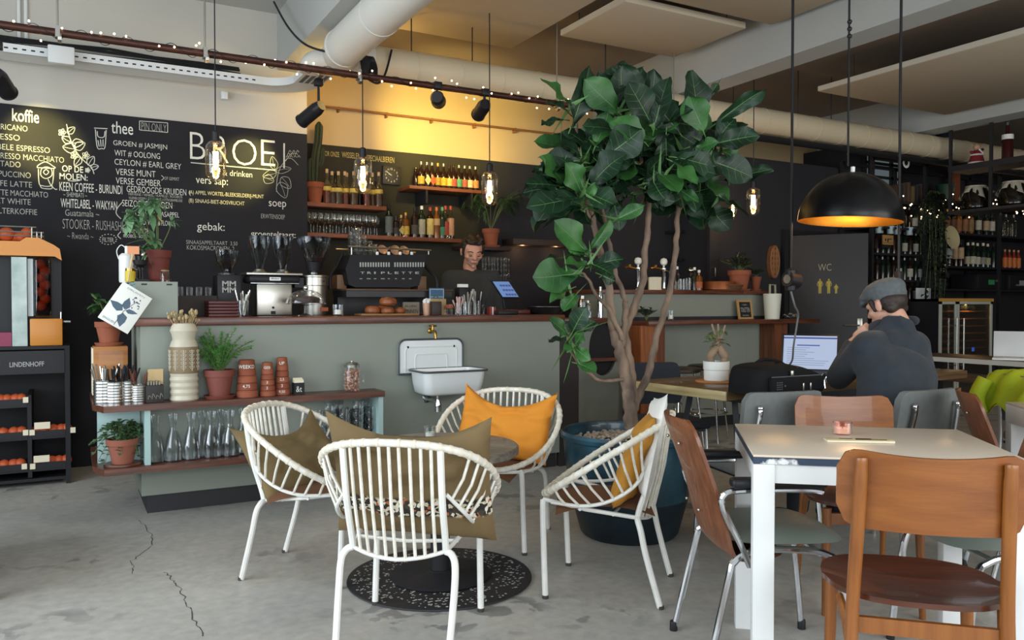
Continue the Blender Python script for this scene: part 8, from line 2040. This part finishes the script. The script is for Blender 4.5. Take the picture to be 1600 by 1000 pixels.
def frame(f, up=(0, 0, 1)):
    f = Vector(f).normalized(); r = f.cross(Vector(up)).normalized(); u = r.cross(f); return Matrix((r, f, u)).transposed()   # columns right, forward, up
def head_parts(c, M):
    T = lambda x, y, z: Vector(c) + M @ Vector((x, y, z)); E = lambda x, y, z, rx, ry, rz: (T(x, y, z), (rx, ry, rz), M)
    P = [E(0, -.012, .035, .074, .094, .082), E(0, .022, -.02, .062, .07, .072), E(0, .038, -.07, .043, .045, .042), (T(0, .075, -.10), T(0, .07, -.095), .018, .018),
         (T(-.035, .075, .022), T(.035, .075, .022), .014, .014), (T(0, .088, .012), T(0, .108, -.022), .009, .013), (T(-.012, .095, -.026), T(.012, .095, -.026), .010, .010),
         E(-.04, .055, -.02, .024, .026, .022), E(.04, .055, -.02, .024, .026, .022), (T(-.018, .088, -.056), T(.018, .088, -.056), .008, .008), (T(-.014, .086, -.066), T(.014, .086, -.066), .009, .009)]
    for s in (-1, 1): P += [E(s * .078, -.008, -.005, .010, .020, .032), E(s * .080, -.012, .012, .011, .016, .016)]
    P += [(T(0, -.035, -.07), T(0, -.045, -.15), .053, .057)]
    return P, T
def hand_parts(wrist, palm_dir, nrm, curl=.7, side=1, s=1.0):
    """palm and five separate bent fingers"""
    d = Vector(palm_dir).normalized(); n = Vector(nrm); n = (n - d * n.dot(d)).normalized(); t = d.cross(n) * side
    w = Vector(wrist); P = [(w, w + d * .03 * s, .024 * s, .026 * s)]
    for k in range(4):
        o = t * (.027 - .018 * k) * s; a = w + d * .035 * s + o * .8; b = w + d * .085 * s + o; P.append((a, b, .014 * s, .0115 * s)); L = [.040, .046, .042, .032][k] * s
        q = d * math.cos(curl) + n * math.sin(curl); q2 = d * math.cos(curl * 2) + n * math.sin(curl * 2); q3 = d * math.cos(curl * 2.7) + n * math.sin(curl * 2.7)
        c1 = b + q * L; c2 = c1 + q2 * L * .65; c3 = c2 + q3 * L * .5; P += [(b, c1, .0098 * s, .009 * s), (c1, c2, .0088 * s, .008 * s), (c2, c3, .008 * s, .0068 * s)]
    a = w + d * .03 * s + t * .026 * s; b = a + (d * .6 + t * .7 + n * .25).normalized() * .035 * s; c = b + (d * .9 + t * .15 + n * .45).normalized() * .032 * s; P += [(a, b, .013 * s, .0115 * s), (b, c, .0105 * s, .008 * s)]
    return P
# --- the man in the grey cap, seated at the long table
fdn = Vector((-.50, .86)); f3 = (W(fdn.x, fdn.y)).normalized(); MF = frame(f3); r3 = MF.col[0]
pel = W(1.885, 3.975, .53); she = W(1.965, 4.19, .985); chest = pel.lerp(she, .62) - f3 * .03
sl = she - r3 * .185 + Vector((0, 0, -.005)); sr = she + r3 * .215 + Vector((0, 0, -.01))
hc = atD(1384, 478, 4.27)
el = atD(1310, 590, 4.40); wr_ = atD(1333, 536, 4.24); er = W(2.24, 4.42, .80); wrr = W(2.02, 4.52, .96)
man = thing('person', 'person in a grey cap and dark hoodie sitting at the laptop, hand at the chin', 'person', (pel.x, pel.y, 0)); O = man.location
hf = (W(-.50, .82) + Vector((0, 0, -.36))).normalized(); MH = frame(hf)
HP, TH = head_parts(hc, MH)
loc_ = lambda P: [((Vector(q[0]) - O, Vector(q[1]) - O, q[2], q[3]) if len(q) == 4 else (Vector(q[0]) - O, q[1], q[2])) for q in P]
knl, knr = pel + f3 * .44 - r3 * .13 + Vector((0, 0, -.03)), pel + f3 * .44 + r3 * .13 + Vector((0, 0, -.03))
fl_, fr_ = knl + f3 * .03 + Vector((0, 0, -knl.z + .09)), knr - f3 * .05 + Vector((0, 0, -knr.z + .09))
neck0 = she + f3 * .03 + Vector((0, 0, .04))
body = HP + [(neck0, TH(0, -.045, -.13), .06, .055), (pel, chest, .12, .14), (chest, she, .13, .10), (sl, sr, .065, .065), (sl, el, .05, .043), (el, wr_, .043, .03), (sr, er, .05, .043), (er, wrr, .043, .03), (pel, knl, .085, .065), (pel, knr, .085, .065), (knl, fl_, .058, .04), (knr, fr_, .058, .04)]
body += hand_parts(wr_, (atD(1368, 507, 4.22) - wr_), f3 * .5 + r3 * .6, .75, -1, 1.1)
body += hand_parts(wrr, (TH(.04, .09, -.12) - wrr), -r3, .7, 1)
blob('body', loc_(body), M_skin, man, .0065, 3)
M_hood = mat('dark_slate_fleece', '#2c3239', .95, var=.15, vscale=25, bump=.12, bscale=220, sheen=.1)
hd_ = [(pel + Vector((0, 0, -.03)), chest, .165, .175), (pel + r3 * .05, chest + r3 * .07, .15, .155), (pel - r3 * .05, chest - r3 * .06, .15, .155), (chest, she - Vector((0, 0, .05)), .165, .125), (chest + r3 * .07, sr - Vector((0, 0, .05)) - r3 * .03, .15, .10), (chest - r3 * .06, sl - Vector((0, 0, .05)) + r3 * .03, .14, .10), (sl + r3 * .02, sr - r3 * .02, .085, .085), (she - f3 * .02, she + f3 * .05 + Vector((0, 0, .05)), .095, .085),
       (sl, el, .078, .068), (el, wr_ - (wr_ - el).normalized() * .02, .068, .046), (sr, er, .078, .068), (er, wrr - (wrr - er).normalized() * .02, .066, .045)]
blob('hoodie', loc_(hd_), M_hood, man, .012, 14)
nk = TH(0, -.05, -.10)
hood = [((she - f3 * .05 + Vector((0, 0, .02))), (.125, .09, .07), frame(f3 + Vector((0, 0, .5)))), (she - f3 * .11 + Vector((0, 0, -.02)) + r3 * .02, (.105, .07, .09), MF), (she - f3 * .135 + Vector((0, 0, -.09)) + r3 * .03, (.05, .04, .05), MF), (nk - r3 * .075, she - r3 * .11 + f3 * .03 + Vector((0, 0, .02)), .028, .04), (nk + r3 * .05, she + r3 * .07 + f3 * .03 - Vector((0, 0, .01)), .028, .04), (nk - f3 * .07 + Vector((0, 0, -.02)) - r3 * .04, she - f3 * .10 + r3 * .02, .034, .05), (nk - f3 * .05 - r3 * .07, nk - r3 * .08 + f3 * .02, .03, .03), (nk - f3 * .05 + r3 * .05, nk + r3 * .06 + f3 * .02, .028, .028)]
blob('hood', loc_(hood), M_hood, man, .010, 14)
blob('shirt_collar', loc_([(nk - r3 * .062 + Vector((0, 0, .0)), nk - r3 * .055 + f3 * .05 - Vector((0, 0, .015)), .020, .018), (nk + r3 * .06, nk + r3 * .055 + f3 * .05 - Vector((0, 0, .015)), .02, .018)]), mat('pale_blue_collar', '#c3cdd2', .8), man, .006, 3)
M_cap = mat('grey_tweed', '#5d6365', .95, var=.25, vscale=45, bump=.2, bscale=160)
cap = [(TH(0, -.015, .08), (.098, .118, .062), MH), (TH(0, -.03, .05), (.086, .098, .06), MH), (TH(0, .04, .075), (.08, .085, .036), MH), (TH(-.04, .10, .052), TH(.04, .10, .052), .016, .016), (TH(-.025, .125, .045), TH(.025, .125, .045), .011, .011), (TH(0, .02, .118), TH(0, .05, .10), .02, .02)]
blob('flat_cap', loc_(cap), M_cap, man, .008, 4)
hair = [(TH(0, -.045, .01), (.083, .072, .06), MH), (TH(-.05, -.055, -.03), TH(.05, -.055, -.03), .03, .03)]
for s in (-1, 1): hair += [(TH(s * .076, .025, .03), TH(s * .077, .018, -.02), .016, .010)]
blob('hair', loc_(hair), M_hair, man, .007, 2)
M_jean = mat('dark_jeans', '#22262e', .9)
blob('trousers', loc_([(pel, pel + Vector((0, 0, .06)), .135, .13), (pel - r3 * .07, knl, .105, .08), (pel + r3 * .07, knr, .105, .08), (knl, fl_ + Vector((0, 0, .02)), .075, .06), (knr, fr_ + Vector((0, 0, .02)), .075, .06)]), M_jean, man, .014, 4)
for q in (fl_, fr_): blob('shoe', loc_([(q + Vector((0, 0, -.045)), q + f3 * .13 + Vector((0, 0, -.05)), .043, .038), (q, q + Vector((0, 0, -.04)), .045, .045)]), M_blackpl, man, .009, 3)
# --- the barista behind the bar
fb = Vector((-.27, -1, 0)).normalized(); MB_ = frame(fb); rb_ = MB_.col[0]
hcb = atD(738, 394, 6.86); cy_ = hcb - fb * .05; bar_p = thing('person', 'barista with short dark hair in a dark sweater, looking down behind the bar', 'person', (cy_.x, cy_.y, 0)); O = bar_p.location
MHB = frame((fb + Vector((.06, 0, -.42))).normalized()); MHB = MHB @ Matrix.Diagonal((1.16, 1.04, 1.0)); HPB, TB = head_parts(hcb, MHB)
sz = atD(735, 435, 6.86).z; shc = Vector((O.x, O.y, sz)); slb, srb = shc - rb_ * .185, shc + rb_ * .185; pv = Vector((O.x, O.y, .95)); ch_ = pv.lerp(shc, .65)
elb, erb = slb - rb_ * .05 + fb * .02 + Vector((0, 0, -.30)), srb + rb_ * .05 + fb * .02 + Vector((0, 0, -.30)); wlb, wrb = elb + fb * .2 + rb_ * .09 + Vector((0, 0, .0)), erb + fb * .2 - rb_ * .09 + Vector((0, 0, .0))
body = HPB + [(shc + Vector((0, 0, .02)), TB(0, -.045, -.13), .06, .055), (pv, ch_, .115, .13), (ch_, shc - fb * .03, .115, .07), (slb, srb, .055, .055), (slb, elb, .05, .042), (elb, wlb, .042, .028), (srb, erb, .05, .042), (erb, wrb, .042, .028)]
hl, hr_ = pv - rb_ * .09, pv + rb_ * .09
for h in (hl, hr_): body += [(h, Vector((h.x, h.y, .5)), .085, .06), (Vector((h.x, h.y, .5)), Vector((h.x, h.y, .09)), .055, .04)]
body += hand_parts(wlb, fb + rb_ * .2, Vector((0, 0, -1)), .5, -1) + hand_parts(wrb, fb - rb_ * .2, Vector((0, 0, -1)), .5, 1)
blob('body', loc_(body), M_skin, bar_p, .0065, 2)
blob('sweater', loc_([(pv + Vector((0, 0, -.04)), ch_, .15, .155), (pv - rb_ * .06, ch_ - rb_ * .09, .13, .13), (pv + rb_ * .06, ch_ + rb_ * .09, .13, .13), (ch_, shc - Vector((0, 0, .05)), .15, .115), (ch_ - rb_ * .08, slb + rb_ * .03 - Vector((0, 0, .04)), .13, .095), (ch_ + rb_ * .08, srb - rb_ * .03 - Vector((0, 0, .04)), .13, .095), (slb + rb_ * .02, srb - rb_ * .02, .075, .075), (shc - fb * .02, shc - fb * .02 + Vector((0, 0, .04)), .08, .068), (slb, elb, .072, .06), (elb, wlb, .06, .045), (srb, erb, .072, .06), (erb, wrb, .06, .045)]), mat('dark_green_grey_knit', '#34383a', .95, bump=.15, bscale=150), bar_p, .011, 5)
hair = [(TB(0, -.03, .06), (.082, .088, .066), MHB), (TB(0, -.065, .01), (.078, .055, .075), MHB), (TB(-.03, .06, .10), TB(.035, .055, .105), .022, .022), (TB(0, .03, .118), TB(.02, -.02, .125), .025, .025)]
for s in (-1, 1): hair += [(TB(s * .072, .022, .055), TB(s * .075, .018, .0), .016, .011)]
random.seed(3)
for k in range(14): a = random.random() * 6.283; hair.append((TB(.05 * math.cos(a), .01 + .05 * math.sin(a), .105), TB(.062 * math.cos(a), .015 + .065 * math.sin(a), .125), .016, .008))
blob('hair', loc_(hair), M_hair, bar_p, .006, 1)
mb = MB()
for s in (-1, 1): mb.tube([TB(s * .016, .093, .030) - O, TB(s * .034, .089, .036) - O, TB(s * .052, .074, .028) - O], [.003, .0045, .003], 6)
mb.build('eyebrows', M_hair, bar_p); mb = MB()
for s in (-1, 1): mb.ball(TB(s * .031, .080, .004) - O, .0115, 12, 8)
mb.build('eyelids', mat('eyelid_skin', '#a87a66', .6), bar_p); mb = MB()
for s in (-1, 1): mb.tube([TB(s * .02, .0895, -.001) - O, TB(s * .031, .0925, -.004) - O, TB(s * .043, .086, -.001) - O], .0026, 5)
mb.build('eyelashes', M_hair, bar_p); MB().tube([TB(-.022, .094, -.061) - O, TB(0, .0975, -.0605) - O, TB(.022, .094, -.061) - O], [.0025, .0038, .0025], 6).build('lips', mat('lip_colour', '#9c5f52', .5), bar_p)
blob('trousers', loc_([(pv, pv + Vector((0, 0, -.03)), .14, .14)] + [x for h in (hl, hr_) for x in ((h, Vector((h.x, h.y, .5)), .10, .075), (Vector((h.x, h.y, .5)), Vector((h.x, h.y, .1)), .07, .06))]), M_jean, bar_p, .014, 4)
for h in (hl, hr_): q = Vector((h.x, h.y, .09)); blob('shoe', loc_([(q + Vector((0, 0, -.045)), q + fb * .14 + Vector((0, 0, -.05)), .043, .038), (q, q + Vector((0, 0, -.04)), .045, .045)]), M_blackpl, bar_p, .009, 3)
